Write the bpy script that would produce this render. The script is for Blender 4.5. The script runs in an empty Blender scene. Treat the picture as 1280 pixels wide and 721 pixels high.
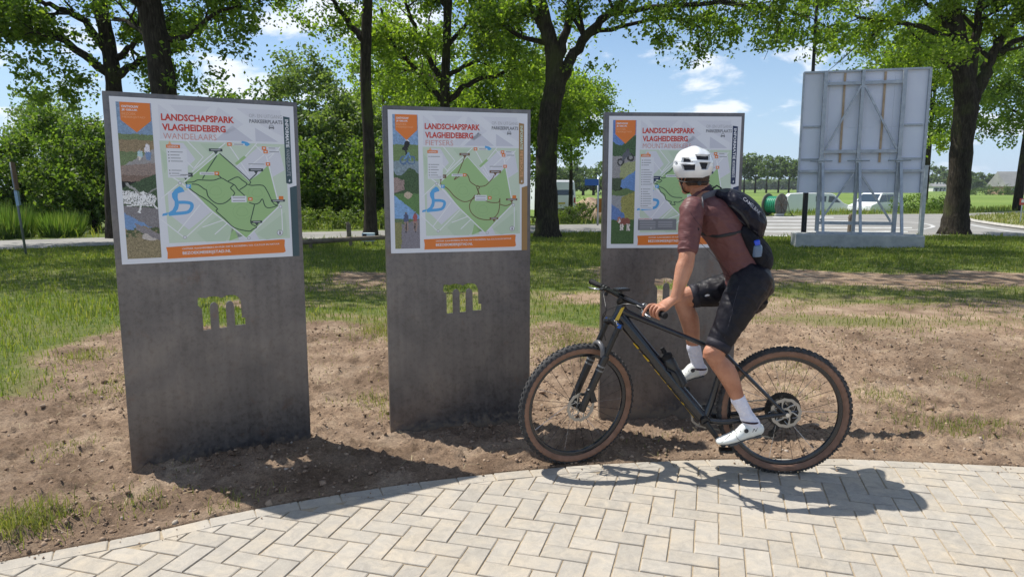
import bpy, bmesh, math, random
import numpy as np
from mathutils import Vector, Matrix
from mathutils.geometry import tessellate_polygon
R = math.radians
rnd = random.Random(7)
rng = np.random.default_rng(11)
scene = bpy.context.scene
COL = scene.collection

# ------------------------------------------------------------------ camera, sky, sun, exposure
FPX, PITCH, CAMH = 880.0, R(8.15), 1.62
cam_data = bpy.data.cameras.new('camera')
cam_data.sensor_fit = 'HORIZONTAL'
cam_data.sensor_width = 36.0
cam_data.lens = 36.0 * FPX / 1280.0
cam_data.clip_start = 0.05
cam_data.clip_end = 6000
cam = bpy.data.objects.new('camera', cam_data)
cam.location = (0, 0, CAMH)
cam.rotation_euler = (R(90) - PITCH, 0, 0)
COL.objects.link(cam)
scene.camera = cam

SUN_TRAVEL = Vector((0.525, -0.275, -1.0)).normalized()      # the way the sunlight goes
SUN_ELEV = math.asin(-SUN_TRAVEL.z)
to_sun = -SUN_TRAVEL
SUN_AZ = math.atan2(to_sun.x, to_sun.y)                      # clockwise from +Y
sun_data = bpy.data.lights.new('sun', 'SUN')
sun_data.energy = 5.0
sun_data.angle = R(0.53)
sun_data.color = (1.0, 0.955, 0.88)
sun = bpy.data.objects.new('sun', sun_data)
sun.rotation_euler = SUN_TRAVEL.to_track_quat('-Z', 'Y').to_euler()
sun.location = (0, 0, 30)
COL.objects.link(sun)

world = bpy.data.worlds.new('World')
scene.world = world
world.use_nodes = True
wn = world.node_tree
for n in list(wn.nodes):
    wn.nodes.remove(n)


def wnode(t, **kw):
    n = wn.nodes.new(t)
    for k, v in kw.items():
        setattr(n, k, v)
    return n


w_out = wnode('ShaderNodeOutputWorld')
w_bg = wnode('ShaderNodeBackground')
w_bg.inputs['Strength'].default_value = 0.108
w_sky = wnode('ShaderNodeTexSky')
w_sky.sky_type = 'NISHITA'
w_sky.sun_disc = False
w_sky.sun_elevation = SUN_ELEV
w_sky.sun_rotation = SUN_AZ
w_sky.air_density = 1.0
w_sky.dust_density = 0.25
w_sky.ozone_density = 4.0
w_tc = wnode('ShaderNodeTexCoord')
w_sep = wnode('ShaderNodeSeparateXYZ')
wn.links.new(w_tc.outputs['Generated'], w_sep.inputs[0])


def wmath(op, a, b=None, c=None, clamp=False):
    n = wnode('ShaderNodeMath', operation=op, use_clamp=clamp)
    for i, s in enumerate((a, b, c)):
        if s is None:
            continue
        if isinstance(s, (int, float)):
            n.inputs[i].default_value = s
        else:
            wn.links.new(s, n.inputs[i])
    return n.outputs[0]


zc = wmath('ADD', wmath('MAXIMUM', w_sep.outputs[2], 0.0), 0.30)
cx = wmath('DIVIDE', w_sep.outputs[0], zc)
cy = wmath('DIVIDE', w_sep.outputs[1], zc)
w_cmb = wnode('ShaderNodeCombineXYZ')
wn.links.new(cx, w_cmb.inputs[0])
wn.links.new(cy, w_cmb.inputs[1])
w_cmb.inputs[2].default_value = 8.15
w_n1 = wnode('ShaderNodeTexNoise')
w_n1.inputs['Scale'].default_value = 3.4
w_n1.inputs['Detail'].default_value = 9
w_n1.inputs['Roughness'].default_value = 0.56
w_n1.inputs['Distortion'].default_value = 0.25
wn.links.new(w_cmb.outputs[0], w_n1.inputs['Vector'])
w_mr = wnode('ShaderNodeMapRange')
w_mr.interpolation_type = 'SMOOTHSTEP'
w_mr.inputs[1].default_value = 0.49
w_mr.inputs[2].default_value = 0.61
wn.links.new(w_n1.outputs['Fac'], w_mr.inputs[0])
hz = wmath('MULTIPLY', w_mr.outputs[0], wmath('MULTIPLY', wmath('SUBTRACT', w_sep.outputs[2], -0.02), 9.0, clamp=True))
w_cc = wnode('ShaderNodeMixRGB')
w_cc.inputs[2].default_value = (7.4, 7.8, 8.4, 1)
wn.links.new(wmath('MULTIPLY', hz, 0.92), w_cc.inputs[0])
wn.links.new(w_sky.outputs[0], w_cc.inputs[1])
w_lo = wnode('ShaderNodeMixRGB')                              # pale air low over the horizon
w_lo.inputs[2].default_value = (3.6, 5.0, 7.0, 1)
low = wmath('MULTIPLY', wmath('SUBTRACT', 1.0, wmath('MULTIPLY', wmath('ABSOLUTE', w_sep.outputs[2]), 4.2), clamp=True), .8)
wn.links.new(low, w_lo.inputs[0])
wn.links.new(w_sky.outputs[0], w_lo.inputs[1])
wn.links.new(w_lo.outputs[0], w_cc.inputs[1])
wn.links.new(w_cc.outputs[0], w_bg.inputs['Color'])
wn.links.new(w_bg.outputs[0], w_out.inputs['Surface'])

scene.view_settings.view_transform = 'Standard'
scene.view_settings.look = 'None'
scene.view_settings.exposure = 0.36
scene.view_settings.gamma = 1.0
scene.view_settings.use_curve_mapping = False
scene.cycles.max_bounces = 7
scene.cycles.transparent_max_bounces = 6


# ------------------------------------------------------------------ helpers: measuring off the lens model
def ray(u, v):
    dx = (u - 640) / FPX
    dy = -(v - 360.5) / FPX
    return Vector((dx, math.cos(PITCH) + dy * math.sin(PITCH), -math.sin(PITCH) + dy * math.cos(PITCH)))


def gnd(u, v, z=0.0):
    r = ray(u, v)
    t = (z - CAMH) / r.z
    return Vector((r.x * t, r.y * t, z))


def at(u, v, Y):
    r = ray(u, v)
    t = Y / r.y
    return Vector((r.x * t, Y, CAMH + r.z * t))


def V(*a):
    return Vector(a)


# ------------------------------------------------------------------ helpers: objects
def tag(o, label=None, cat=None, group=None, kind=None):
    if label:
        o['label'] = label
    if cat:
        o['category'] = cat
    if group:
        o['group'] = group
    if kind:
        o['kind'] = kind
    return o


def empty(name, loc=(0, 0, 0), label=None, cat=None, group=None):
    o = bpy.data.objects.new(name, None)
    o.empty_display_size = 0.1
    o.location = loc
    COL.objects.link(o)
    return tag(o, label, cat, group)


def wloc(p):
    v = Vector((0, 0, 0))
    while p is not None:
        v += p.location
        p = p.parent
    return v


def link_mesh(name, me, parent=None, loc=(0, 0, 0)):
    o = bpy.data.objects.new(name, me)
    o.location = loc
    COL.objects.link(o)
    if parent is not None:
        o.parent = parent
    return o


def copy_tree(o, parent=None):
    c = o.copy()
    COL.objects.link(c)
    c.parent = parent
    for ch in o.children:
        copy_tree(ch, c)
    return c


class MB:
    """collects geometry in world coordinates, links it as one mesh object"""

    def __init__(s):
        s.v, s.f, s.m = [], [], []

    def add(s, vs, fs, mi=0):
        o = len(s.v)
        s.v += [tuple(p) for p in vs]
        s.f += [tuple(i + o for i in f) for f in fs]
        s.m += [mi] * len(fs)

    def box(s, c, size, ax=None, mi=0):
        """c centre, size full extents, ax = (x, y, z) axes"""
        c = Vector(c)
        X, Y, Z = ax if ax else (V(1, 0, 0), V(0, 1, 0), V(0, 0, 1))
        vs = []
        for k in (-.5, .5):
            for j in (-.5, .5):
                for i in (-.5, .5):
                    vs.append(c + X * (i * size[0]) + Y * (j * size[1]) + Z * (k * size[2]))
        s.add(vs, [(0, 2, 3, 1), (4, 5, 7, 6), (0, 1, 5, 4), (2, 6, 7, 3), (0, 4, 6, 2), (1, 3, 7, 5)], mi)

    def bevbox(s, c, size, b, ax=None, mi=0):
        c = Vector(c)
        X, Y, Z = ax if ax else (V(1, 0, 0), V(0, 1, 0), V(0, 0, 1))
        bm = bmesh.new()
        bmesh.ops.create_cube(bm, size=1)
        for v in bm.verts:
            v.co = Vector((v.co.x * size[0], v.co.y * size[1], v.co.z * size[2]))
        bmesh.ops.bevel(bm, geom=bm.edges[:], offset=b, segments=2, affect='EDGES', profile=0.6)
        bm.verts.index_update()
        s.add([c + X * v.co.x + Y * v.co.y + Z * v.co.z for v in bm.verts], [[v.index for v in f.verts] for f in bm.faces], mi)
        bm.free()

    def tube(s, pts, r, n=8, mi=0, caps=True, closed=False, side=None):
        """pts list of points; r number, list, or list of (ra, rb); side = preferred direction of ra"""
        pts = [Vector(p) for p in pts]
        N = len(pts)
        rr = r if isinstance(r, (list, tuple)) else [r] * N
        prev = None
        vs = []
        for i, p in enumerate(pts):
            if closed:
                t = pts[(i + 1) % N] - pts[i - 1]
            else:
                t = pts[min(i + 1, N - 1)] - pts[max(i - 1, 0)]
            if t.length < 1e-9:
                t = V(0, 0, 1)
            t.normalize()
            if side is not None:
                a = Vector(side) - t * t.dot(Vector(side))
            elif prev is None:
                a = t.cross(V(0, 0, 1)) if abs(t.z) < .9 else t.cross(V(1, 0, 0))
            else:
                a = prev - t * t.dot(prev)
            if a.length < 1e-6:
                a = t.orthogonal()
            a.normalize()
            prev = a
            b = t.cross(a)
            ra, rb = rr[i] if isinstance(rr[i], (list, tuple)) else (rr[i], rr[i])
            for k in range(n):
                th = 2 * math.pi * k / n
                vs.append(p + a * (math.cos(th) * ra) + b * (math.sin(th) * rb))
        fs = []
        last = N if closed else N - 1
        for i in range(last):
            j = (i + 1) % N
            for k in range(n):
                k2 = (k + 1) % n
                fs.append((i * n + k, i * n + k2, j * n + k2, j * n + k))
        if caps and not closed:
            fs.append(tuple(range(n))[::-1])
            fs.append(tuple((N - 1) * n + k for k in range(n)))
        s.add(vs, fs, mi)

    def lathe(s, o, axis, prof, n=32, mi=0, closed=False):
        """prof: list of (radius, height along axis)"""
        o = Vector(o)
        axis = Vector(axis).normalized()
        a = axis.orthogonal().normalized()
        b = axis.cross(a)
        vs = []
        for (r, h) in prof:
            for k in range(n):
                th = 2 * math.pi * k / n
                vs.append(o + axis * h + a * (r * math.cos(th)) + b * (r * math.sin(th)))
        fs = []
        M = len(prof)
        for i in range(M if closed else M - 1):
            j = (i + 1) % M
            for k in range(n):
                k2 = (k + 1) % n
                fs.append((i * n + k, i * n + k2, j * n + k2, j * n + k))
        s.add(vs, fs, mi)

    def prism(s, poly, d, mi=0):
        """poly: planar list of Vectors, extruded by vector d"""
        poly = [Vector(p) for p in poly]
        n = len(poly)
        vs = poly + [p + Vector(d) for p in poly]
        tri = tessellate_polygon([poly])
        fs = [tuple(t) for t in tri] + [tuple(i + n for i in t[::-1]) for t in tri]
        fs += [(i, (i + 1) % n, (i + 1) % n + n, i + n) for i in range(n)]
        s.add(vs, fs, mi)

    def flat(s, poly, mi=0):
        poly = [Vector(p) for p in poly]
        s.add(poly, [tuple(t) for t in tessellate_polygon([poly])], mi)

    def build(s, name, mats, parent=None, smooth=False, loc=None, fix=True):
        base = wloc(parent) if parent is not None else Vector(loc if loc is not None else (0, 0, 0))
        me = bpy.data.meshes.new(name)
        me.from_pydata([(p[0] - base.x, p[1] - base.y, p[2] - base.z) for p in s.v], [], s.f)
        if not isinstance(mats, (list, tuple)):
            mats = [mats]
        for m in mats:
            me.materials.append(m)
        if len(mats) > 1:
            me.polygons.foreach_set('material_index', s.m)
        if fix:
            bm = bmesh.new()
            bm.from_mesh(me)
            bmesh.ops.recalc_face_normals(bm, faces=bm.faces)
            bm.to_mesh(me)
            bm.free()
        if smooth is True:
            me.shade_smooth()
        elif smooth:
            me.shade_smooth()
            try:
                me.set_sharp_from_angle(angle=R(smooth))
            except Exception:
                pass
        me.update()
        return link_mesh(name, me, parent, base if parent is None else (0, 0, 0))


def np_mesh(name, verts, quads, mats, parent=None, loc=(0, 0, 0), smooth=False, attr=None, k=4, uv=None):
    """fast mesh from numpy arrays; attr = {name: per-vertex floats}"""
    base = np.array(wloc(parent) if parent is not None else loc, dtype=np.float32)
    me = bpy.data.meshes.new(name)
    nv, nf = len(verts), len(quads)
    me.vertices.add(nv)
    me.vertices.foreach_set('co', (verts.astype(np.float32) - base).ravel())
    me.loops.add(nf * k)
    me.polygons.add(nf)
    me.loops.foreach_set('vertex_index', quads.astype(np.int32).ravel())
    me.polygons.foreach_set('loop_start', np.arange(0, nf * k, k, dtype=np.int32))
    me.polygons.foreach_set('loop_total', np.full(nf, k, dtype=np.int32))
    if smooth:
        me.polygons.foreach_set('use_smooth', np.ones(nf, dtype=bool))
    me.update(calc_edges=True)
    for an, av in (attr or {}).items():
        a = me.attributes.new(an, 'FLOAT', 'POINT')
        a.data.foreach_set('value', av.astype(np.float32))
    for m in (mats if isinstance(mats, (list, tuple)) else [mats]):
        me.materials.append(m)
    return link_mesh(name, me, parent, tuple(base) if parent is None else (0, 0, 0))


def bake_mods(o):
    dg = bpy.context.evaluated_depsgraph_get()
    dg.update()
    me = bpy.data.meshes.new_from_object(o.evaluated_get(dg))
    old = o.data
    o.modifiers.clear()
    o.data = me
    bpy.data.meshes.remove(old)


def remesh(o, voxel, smooth=4, fac=0.5):
    m = o.modifiers.new('r', 'REMESH')
    m.mode = 'VOXEL'
    m.voxel_size = voxel
    m.use_smooth_shade = True
    if smooth:
        q = o.modifiers.new('s', 'SMOOTH')
        q.factor = fac
        q.iterations = smooth
    mats = list(o.data.materials)
    bake_mods(o)
    o.data.materials.clear()
    for mm in mats:
        o.data.materials.append(mm)
    o.data.shade_smooth()


def catmull(pts, k=6):
    """pts: list of tuples of numbers; smooth interpolation"""
    P = [np.array(p, dtype=float) for p in pts]
    P = [2 * P[0] - P[1]] + P + [2 * P[-1] - P[-2]]
    out = []
    for i in range(1, len(P) - 2):
        for j in range(k):
            t = j / k
            a, b, c, d = P[i - 1], P[i], P[i + 1], P[i + 2]
            out.append(0.5 * ((2 * b) + (-a + c) * t + (2 * a - 5 * b + 4 * c - d) * t * t + (-a + 3 * b - 3 * c + d) * t ** 3))
    out.append(P[-2])
    return out


def loft(mb, rows, side=(0, 1, 0), n=16, k=5, mi=0, caps=True):
    """rows: (point, ra, rb): ra along side"""
    q = catmull([(r[0][0], r[0][1], r[0][2], r[1], r[2]) for r in rows], k)
    pts = [Vector(a[:3]) for a in q]
    rr = [(max(a[3], .002), max(a[4], .002)) for a in q]
    if caps:   # rounded ends
        t0 = (pts[0] - pts[1]).normalized()
        t1 = (pts[-1] - pts[-2]).normalized()
        e0, e1 = [], []
        for c in (0.5, 0.85, 0.99):
            sc = math.sqrt(1 - c * c)
            e0.insert(0, (pts[0] + t0 * min(rr[0]) * c, (rr[0][0] * sc, rr[0][1] * sc)))
            e1.append((pts[-1] + t1 * min(rr[-1]) * c, (rr[-1][0] * sc, rr[-1][1] * sc)))
        pts = [a for a, _ in e0] + pts + [a for a, _ in e1]
        rr = [b for _, b in e0] + rr + [b for _, b in e1]
    mb.tube(pts, rr, n=n, mi=mi, side=side)


# ------------------------------------------------------------------ helpers: materials
def mat(name, base=(.5, .5, .5), rough=.6, metal=0.0, spec=.5, coat=0.0):
    m = bpy.data.materials.new(name)
    m.use_nodes = True
    b = m.node_tree.nodes['Principled BSDF']
    b.inputs['Base Color'].default_value = (*base, 1)
    b.inputs['Roughness'].default_value = rough
    b.inputs['Metallic'].default_value = metal
    b.inputs['Specular IOR Level'].default_value = spec
    b.inputs['Coat Weight'].default_value = coat
    return m


def nn(m, t, **kw):
    n = m.node_tree.nodes.new(t)
    for k, v in kw.items():
        setattr(n, k, v)
    return n


def lk(m, a, b):
    m.node_tree.links.new(a, b)


def bsdf(m):
    return m.node_tree.nodes['Principled BSDF']


def noise(m, scale, detail=4, rough=.55, vec=None, dist=0.0):
    n = nn(m, 'ShaderNodeTexNoise')
    n.inputs['Scale'].default_value = scale
    n.inputs['Detail'].default_value = detail
    n.inputs['Roughness'].default_value = rough
    n.inputs['Distortion'].default_value = dist
    if vec is None:
        vec = nn(m, 'ShaderNodeNewGeometry').outputs['Position']
    lk(m, vec, n.inputs['Vector'])
    return n.outputs['Fac']


def ramp(m, fac, stops):
    r = nn(m, 'ShaderNodeValToRGB')
    while len(r.color_ramp.elements) < len(stops):
        r.color_ramp.elements.new(0.5)
    for e, (p, c) in zip(r.color_ramp.elements, stops):
        e.position = p
        e.color = (*c, 1) if len(c) == 3 else c
    lk(m, fac, r.inputs[0])
    return r.outputs[0]


def mix(m, fac, a, b, mode='MIX'):
    n = nn(m, 'ShaderNodeMixRGB', blend_type=mode)
    for i, s in enumerate((fac, a, b)):
        if isinstance(s, (int, float)):
            n.inputs[i].default_value = s
        elif isinstance(s, tuple):
            n.inputs[i].default_value = (*s, 1)
        else:
            lk(m, s, n.inputs[i])
    return n.outputs[0]


def mth(m, op, a, b=0.0, clamp=False):
    n = nn(m, 'ShaderNodeMath', operation=op, use_clamp=clamp)
    for i, s in enumerate((a, b)):
        if isinstance(s, (int, float)):
            n.inputs[i].default_value = s
        else:
            lk(m, s, n.inputs[i])
    return n.outputs[0]


def bump(m, h, strength=.3, dist=.01):
    b = nn(m, 'ShaderNodeBump')
    b.inputs['Strength'].default_value = strength
    b.inputs['Distance'].default_value = dist
    lk(m, h, b.inputs['Height'])
    lk(m, b.outputs[0], bsdf(m).inputs['Normal'])


def noisy(name, c0, c1, scale=8, rough=.7, metal=0, bs=0.0, bscale=None, lo=.3, hi=.7, spec=.4, bd=.01, detail=5, coat=0):
    m = mat(name, c0, rough, metal, spec, coat)
    f = noise(m, scale, detail)
    lk(m, ramp(m, f, [(lo, c0), (hi, c1)]), bsdf(m).inputs['Base Color'])
    if bs:
        bump(m, noise(m, bscale or scale * 3, 5), bs, bd)
    return m


def leaf_mat(name, dark, light, trans=.35, yellow=None):
    m = mat(name, dark, .55, 0, .35)
    geo = nn(m, 'ShaderNodeNewGeometry')
    c = ramp(m, geo.outputs['Random Per Island'], [(0.0, dark), (0.75, light), (1.0, yellow or light)])
    f = noise(m, 0.9, 3)
    c = mix(m, mth(m, 'MULTIPLY', f, .5), c, tuple(x * .6 for x in dark))
    lk(m, c, bsdf(m).inputs['Base Color'])
    tr = nn(m, 'ShaderNodeBsdfTranslucent')
    c2 = mix(m, 1.0, c, (1.9, 2.0, .7), 'MULTIPLY')
    lk(m, c2, tr.inputs['Color'])
    ms = nn(m, 'ShaderNodeMixShader')
    ms.inputs[0].default_value = trans
    out = m.node_tree.nodes['Material Output']
    lk(m, bsdf(m).outputs[0], ms.inputs[1])
    lk(m, tr.outputs[0], ms.inputs[2])
    lk(m, ms.outputs[0], out.inputs['Surface'])
    return m


# numpy value noise ------------------------------------------------
def vnoise(x, y, seed=0):
    xi, yi = np.floor(x).astype(np.int64), np.floor(y).astype(np.int64)
    xf, yf = x - xi, y - yi
    u, v = xf * xf * (3 - 2 * xf), yf * yf * (3 - 2 * yf)

    def h(a, b):
        n = (a * 374761393 + b * 668265263 + seed * 974634777) & 0x7fffffff
        n = ((n ^ (n >> 13)) * 1274126177) & 0x7fffffff
        return ((n ^ (n >> 16)) & 0xffff) / 65535.0
    return (h(xi, yi) * (1 - u) + h(xi + 1, yi) * u) * (1 - v) + (h(xi, yi + 1) * (1 - u) + h(xi + 1, yi + 1) * u) * v


def fbm(x, y, o=4, seed=0, gain=.5):
    s, a, t = 0, 1.0, 0
    for i in range(o):
        s = s + a * vnoise(x * 2 ** i, y * 2 ** i, seed + i * 17)
        t += a
        a *= gain
    return s / t


def sstep(a, b, x):
    t = np.clip((x - a) / (b - a), 0, 1)
    return t * t * (3 - 2 * t)
# ================================================================== GROUND
EDGE = np.array([(-9, -4.5), (-5.5, -.6), (-4.2, .9), (-3.2, 1.95), (-2.6, 2.55), (-2.245, 2.886), (-2.115, 2.955), (-1.905, 3.056), (-1.692, 3.163), (-1.504, 3.285),
                 (-1.295, 3.4), (-1.076, 3.503), (-.873, 3.591), (-.655, 3.673), (-.44, 3.752), (-.183, 3.826), (.149, 3.907),
                 (.431, 3.968), (.8, 4.02), (1.157, 4.053), (1.6, 4.068), (2.064, 4.062), (2.432, 4.015), (3.005, 3.942), (4, 3.75), (6, 3.2), (10, 1.5)])


def edge_y(x):
    return np.interp(x, EDGE[:, 0], EDGE[:, 1])


ROAD_NEAR = [(-60, -4), (-30, 8.5), (-18, 15.5), (-13.5, 18.5), (-10.5, 20.6), (-6.5, 22), (-4.2, 23), (1.45, 25.3), (3.3, 25.7), (6.6, 24.6), (8.5, 23.5), (12.2, 23.3), (15.2, 24.2), (17.5, 22.9), (26, 21.2), (60, 19)]
ROAD_FAR = [(-60, 3), (-32, 14), (-20, 19.5), (-15.7, 21.8), (-13.1, 23.3), (-7.6, 25.9), (-4.9, 27), (1.76, 31), (3.9, 31.6), (9, 34.5), (14, 40), (22.5, 43.5), (27.8, 44), (35, 49), (60, 66), (110, 100)]
RN, RF = np.array(ROAD_NEAR), np.array(ROAD_FAR)


def on_road(x, y, m=0.0):
    return (y > np.interp(x, RN[:, 0], RN[:, 1]) - m) & (y < np.interp(x, RF[:, 0], RF[:, 1]) + m)


def grass_cover(x, y):
    """0 bare soil .. 1 closed grass"""
    n = fbm(x * .9, y * .9, 4, 3)
    n2 = fbm(x * .45 + 9, y * 1.3, 3, 8)
    yy = y + (n - .5) * 2.2
    g = sstep(13.2, 14.2, yy)                                        # the verge under the trees
    band = sstep(7.3, 8.6, yy) * (1 - sstep(11.6, 12.4, yy))         # dry strip between the two bare strips
    lush = 1 - sstep(1.3, 3.0, x)
    g = np.maximum(g, band * (.62 + .30 * lush) * np.clip(2.3 * n2 - .25, .1, 1.35))
    mid = (1 - sstep(1.2, 2.2, x)) * sstep(-.9, .1, x) * sstep(10.5, 12, yy)
    g = np.maximum(g, mid * .8)
    # left lawn runs nearer
    lx = np.interp(y, [3.5, 5.4, 6.3, 7.3, 8.3, 10, 12], [-4.6, -4.0, -4.3, -4.55, -4.6, -3.9, -3.5])
    left = (1 - sstep(-.35, .45, x - lx + (n - .5) * 1.3)) * sstep(3.9, 5.3, y)
    g = np.maximum(g, left * (.62 + .6 * n))
    # a dry brown lane crosses on the right
    return np.clip(g, 0, 1)


TUFTS = [(-2.34, 3.22, .16, 1.0), (-2.45, 3.02, .14, .8), (-4.1, 6.6, .2, .5), (3.1, 4.72, .20, .34), (2.85, 4.9, .15, .22), (3.42, 4.8, .13, .3), (3.0, 5.5, .25, .3), (-1.9, 3.45, .12, .25),
         (-1.45, 3.42, .13, .2), (-2.0, 4.1, .15, .12), (-1.05, 5.2, .18, .3), (-.85, 4.9, .12, .25), (2.3, 5.6, .2, .12), (-1.35, 7.9, .4, .7), (-1.0, 8.1, .4, .7), (.6, 7.3, .5, .4), (-1.9, 5.0, .2, .2),
         (2.6, 6.4, .2, .15), (4.0, 6.0, .2, .15), (-3.2, 5.6, .3, .25), (-2.8, 4.2, .18, .15)]


def height(x, y):
    e = edge_y(x)
    d = y - e
    under = d < 0.012
    n = fbm(x * 1.6, y * 1.6, 4, 21) - .5
    fine = fbm(x * 9, y * 9, 4, 31, .6) - .5
    clod = np.maximum(fbm(x * 19 + 3, y * 19, 3, 41, .65) - .51, 0) * .125 + np.maximum(vnoise(x * 42, y * 42, 47) - .55, 0) * .016
    rut = np.maximum(fbm(x * 3.5 - y * 1.5, y * 6, 4, 51) - .54, 0) * .10
    soil = 1 - grass_cover(x, y)
    near = 1 - sstep(6.5, 10, y)
    amp = sstep(0, .22, d)
    h = n * .04 * amp + (fine * .038 + clod + rut) * (.25 + .75 * amp) * (.3 + .7 * soil) * (.3 + .7 * near)
    h = h - .055 * sstep(-.7, .3, x) * sstep(.25, .8, d) * (1 - sstep(6, 8, y))
    h = h + .05 * np.exp(-(((x + 1.35) / .55) ** 2 + ((y - 3.93) / .22) ** 2)) * amp
    h = h + .035 * np.exp(-(((x - .35) / .5) ** 2 + ((y - 4.45) / .2) ** 2)) * amp
    h = h - .004
    far = sstep(9, 16, y)
    h = h * (1 - far * .3) + far * (fbm(x * .35, y * .35, 3, 5) - .5) * .12
    h = np.where(on_road(x, y, .15), -.10, h)
    h = np.where(on_road(x, y, 3) & ~on_road(x, y, .15), h * .4 + .0, h)
    drop = sstep(0, 9, y - (np.interp(x, RF[:, 0], RF[:, 1]) + 3.0))
    h = h * (1 - drop) + drop * (-.55 + .05 * (fbm(x * .1, y * .1, 2, 6) - .5))
    h = np.where(under, -.085, h)
    return h


def axis_pts(segs):
    out = [segs[0][0]]
    for a, b, st in segs:
        if isinstance(st, float):
            n = max(1, int(round((b - a) / st)))
            out += list(np.linspace(a, b, n + 1)[1:])
        else:            # geometric
            n = st[0]
            t = np.linspace(0, 1, n + 1)[1:]
            g = st[1]
            out += list(a + (b - a) * (np.power(g, t) - 1) / (g - 1))
    return np.array(out)


xs_pos = axis_pts([(0, 3.6, .018), (3.6, 6.5, .04), (6.5, 14, .12), (14, 40, .6), (40, 3500, (24, 300.))])
xs = np.concatenate([-xs_pos[:0:-1], xs_pos])
ys = axis_pts([(-12, 2.2, .6), (2.2, 2.85, .06), (2.85, 5.4, .017), (5.4, 8.5, .03), (8.5, 14, .07), (14, 50, .3), (50, 4500, (34, 400.))])
GX, GY = np.meshgrid(xs, ys)
gx, gy = GX.ravel(), GY.ravel()
gz = height(gx, gy)
cover = grass_cover(gx, gy)
tuft = np.zeros_like(gx)
for (tx, ty, tr, ta) in TUFTS:
    tuft = np.maximum(tuft, ta * np.exp(-(((gx - tx) / tr) ** 2 + ((gy - ty) / (tr * 1.3)) ** 2)))
nxp, nyp = len(xs), len(ys)
idx = np.arange(nxp * nyp).reshape(nyp, nxp)
quads = np.stack([idx[:-1, :-1], idx[:-1, 1:], idx[1:, 1:], idx[1:, :-1]], -1).reshape(-1, 4)

m_ground = mat('ground_soil_and_grass', (.3, .2, .12), .95, 0, .15)
g_att = nn(m_ground, 'ShaderNodeAttribute', attribute_name='cover').outputs['Fac']
g_tft = nn(m_ground, 'ShaderNodeAttribute', attribute_name='tuft').outputs['Fac']
pos = nn(m_ground, 'ShaderNodeNewGeometry').outputs['Position']
sepg = nn(m_ground, 'ShaderNodeSeparateXYZ')
lk(m_ground, pos, sepg.inputs[0])
f1 = noise(m_ground, 2.2, 8, .6)
f2 = noise(m_ground, 34, 8, .76)
f3 = noise(m_ground, 95, 5, .8)
soil = ramp(m_ground, f1, [(.30, (.25, .174, .12)), (.50, (.40, .29, .205)), (.70, (.54, .42, .31))])
soil = mix(m_ground, .8, soil, ramp(m_ground, noise(m_ground, .55, 5, .6), [(.38, (.62, .60, .58)), (.52, (.92, .91, .90)), (.66, (1.12, 1.1, 1.06))]), 'MULTIPLY')
soil = mix(m_ground, .62, soil, ramp(m_ground, f2, [(.28, (.24, .22, .20)), (.5, (.86, .84, .82)), (.72, (1.4, 1.36, 1.28))]), 'MULTIPLY')
soil = mix(m_ground, .8, soil, ramp(m_ground, f3, [(.3, (.45, .43, .42)), (.55, (1, 1, 1)), (.75, (1.35, 1.3, 1.2))]), 'MULTIPLY')
dry = ramp(m_ground, f2, [(.3, (.10, .10, .035)), (.5, (.21, .195, .08)), (.72, (.34, .29, .16))])
grn = ramp(m_ground, noise(m_ground, 6, 5, .7), [(.3, (.055, .09, .018)), (.5, (.11, .15, .035)), (.75, (.24, .22, .10))])
cov = mth(m_ground, 'ADD', g_att, mth(m_ground, 'MULTIPLY', mth(m_ground, 'SUBTRACT', f2, .5), .9))
gmask = ramp(m_ground, cov, [(.44, (0, 0, 0)), (.66, (1, 1, 1))])
grcol = mix(m_ground, ramp(m_ground, g_att, [(.55, (1, 1, 1)), (.95, (0, 0, 0))]), grn, dry)
c = mix(m_ground, gmask, soil, grcol)
# the field beyond the road
mp = nn(m_ground, 'ShaderNodeMapping')
mp.inputs['Scale'].default_value = (.010, .05, .05)
lk(m_ground, pos, mp.inputs['Vector'])
fst = noise(m_ground, 1.0, 5, .6, mp.outputs[0])
field = ramp(m_ground, fst, [(.35, (.105, .165, .035)), (.55, (.15, .22, .045)), (.7, (.21, .265, .075))])
field = mix(m_ground, .35, field, ramp(m_ground, noise(m_ground, 2.0, 5, .7), [(.3, (.6, .6, .5)), (.7, (1.25, 1.25, 1.2))]), 'MULTIPLY')
fm = nn(m_ground, 'ShaderNodeMapRange')
fm.inputs[1].default_value = 46
fm.inputs[2].default_value = 52
lk(m_ground, sepg.outputs[1], fm.inputs[0])
c = mix(m_ground, fm.outputs[0], c, field)
lk(m_ground, c, bsdf(m_ground).inputs['Base Color'])
hsum = mth(m_ground, 'ADD', mth(m_ground, 'MULTIPLY', f2, .6), mth(m_ground, 'MULTIPLY', f3, .4))
bump(m_ground, hsum, 1.0, .034)
ground = np_mesh('ground', np.stack([gx, gy, gz], -1), quads, m_ground, smooth=True, attr={'cover': np.maximum(cover, tuft * .6), 'tuft': tuft})
tag(ground, 'bare sandy soil and grass running out to the green field', kind='structure')


def hz(x, y):
    return float(height(np.array([x], float), np.array([y], float))[0])


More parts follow.
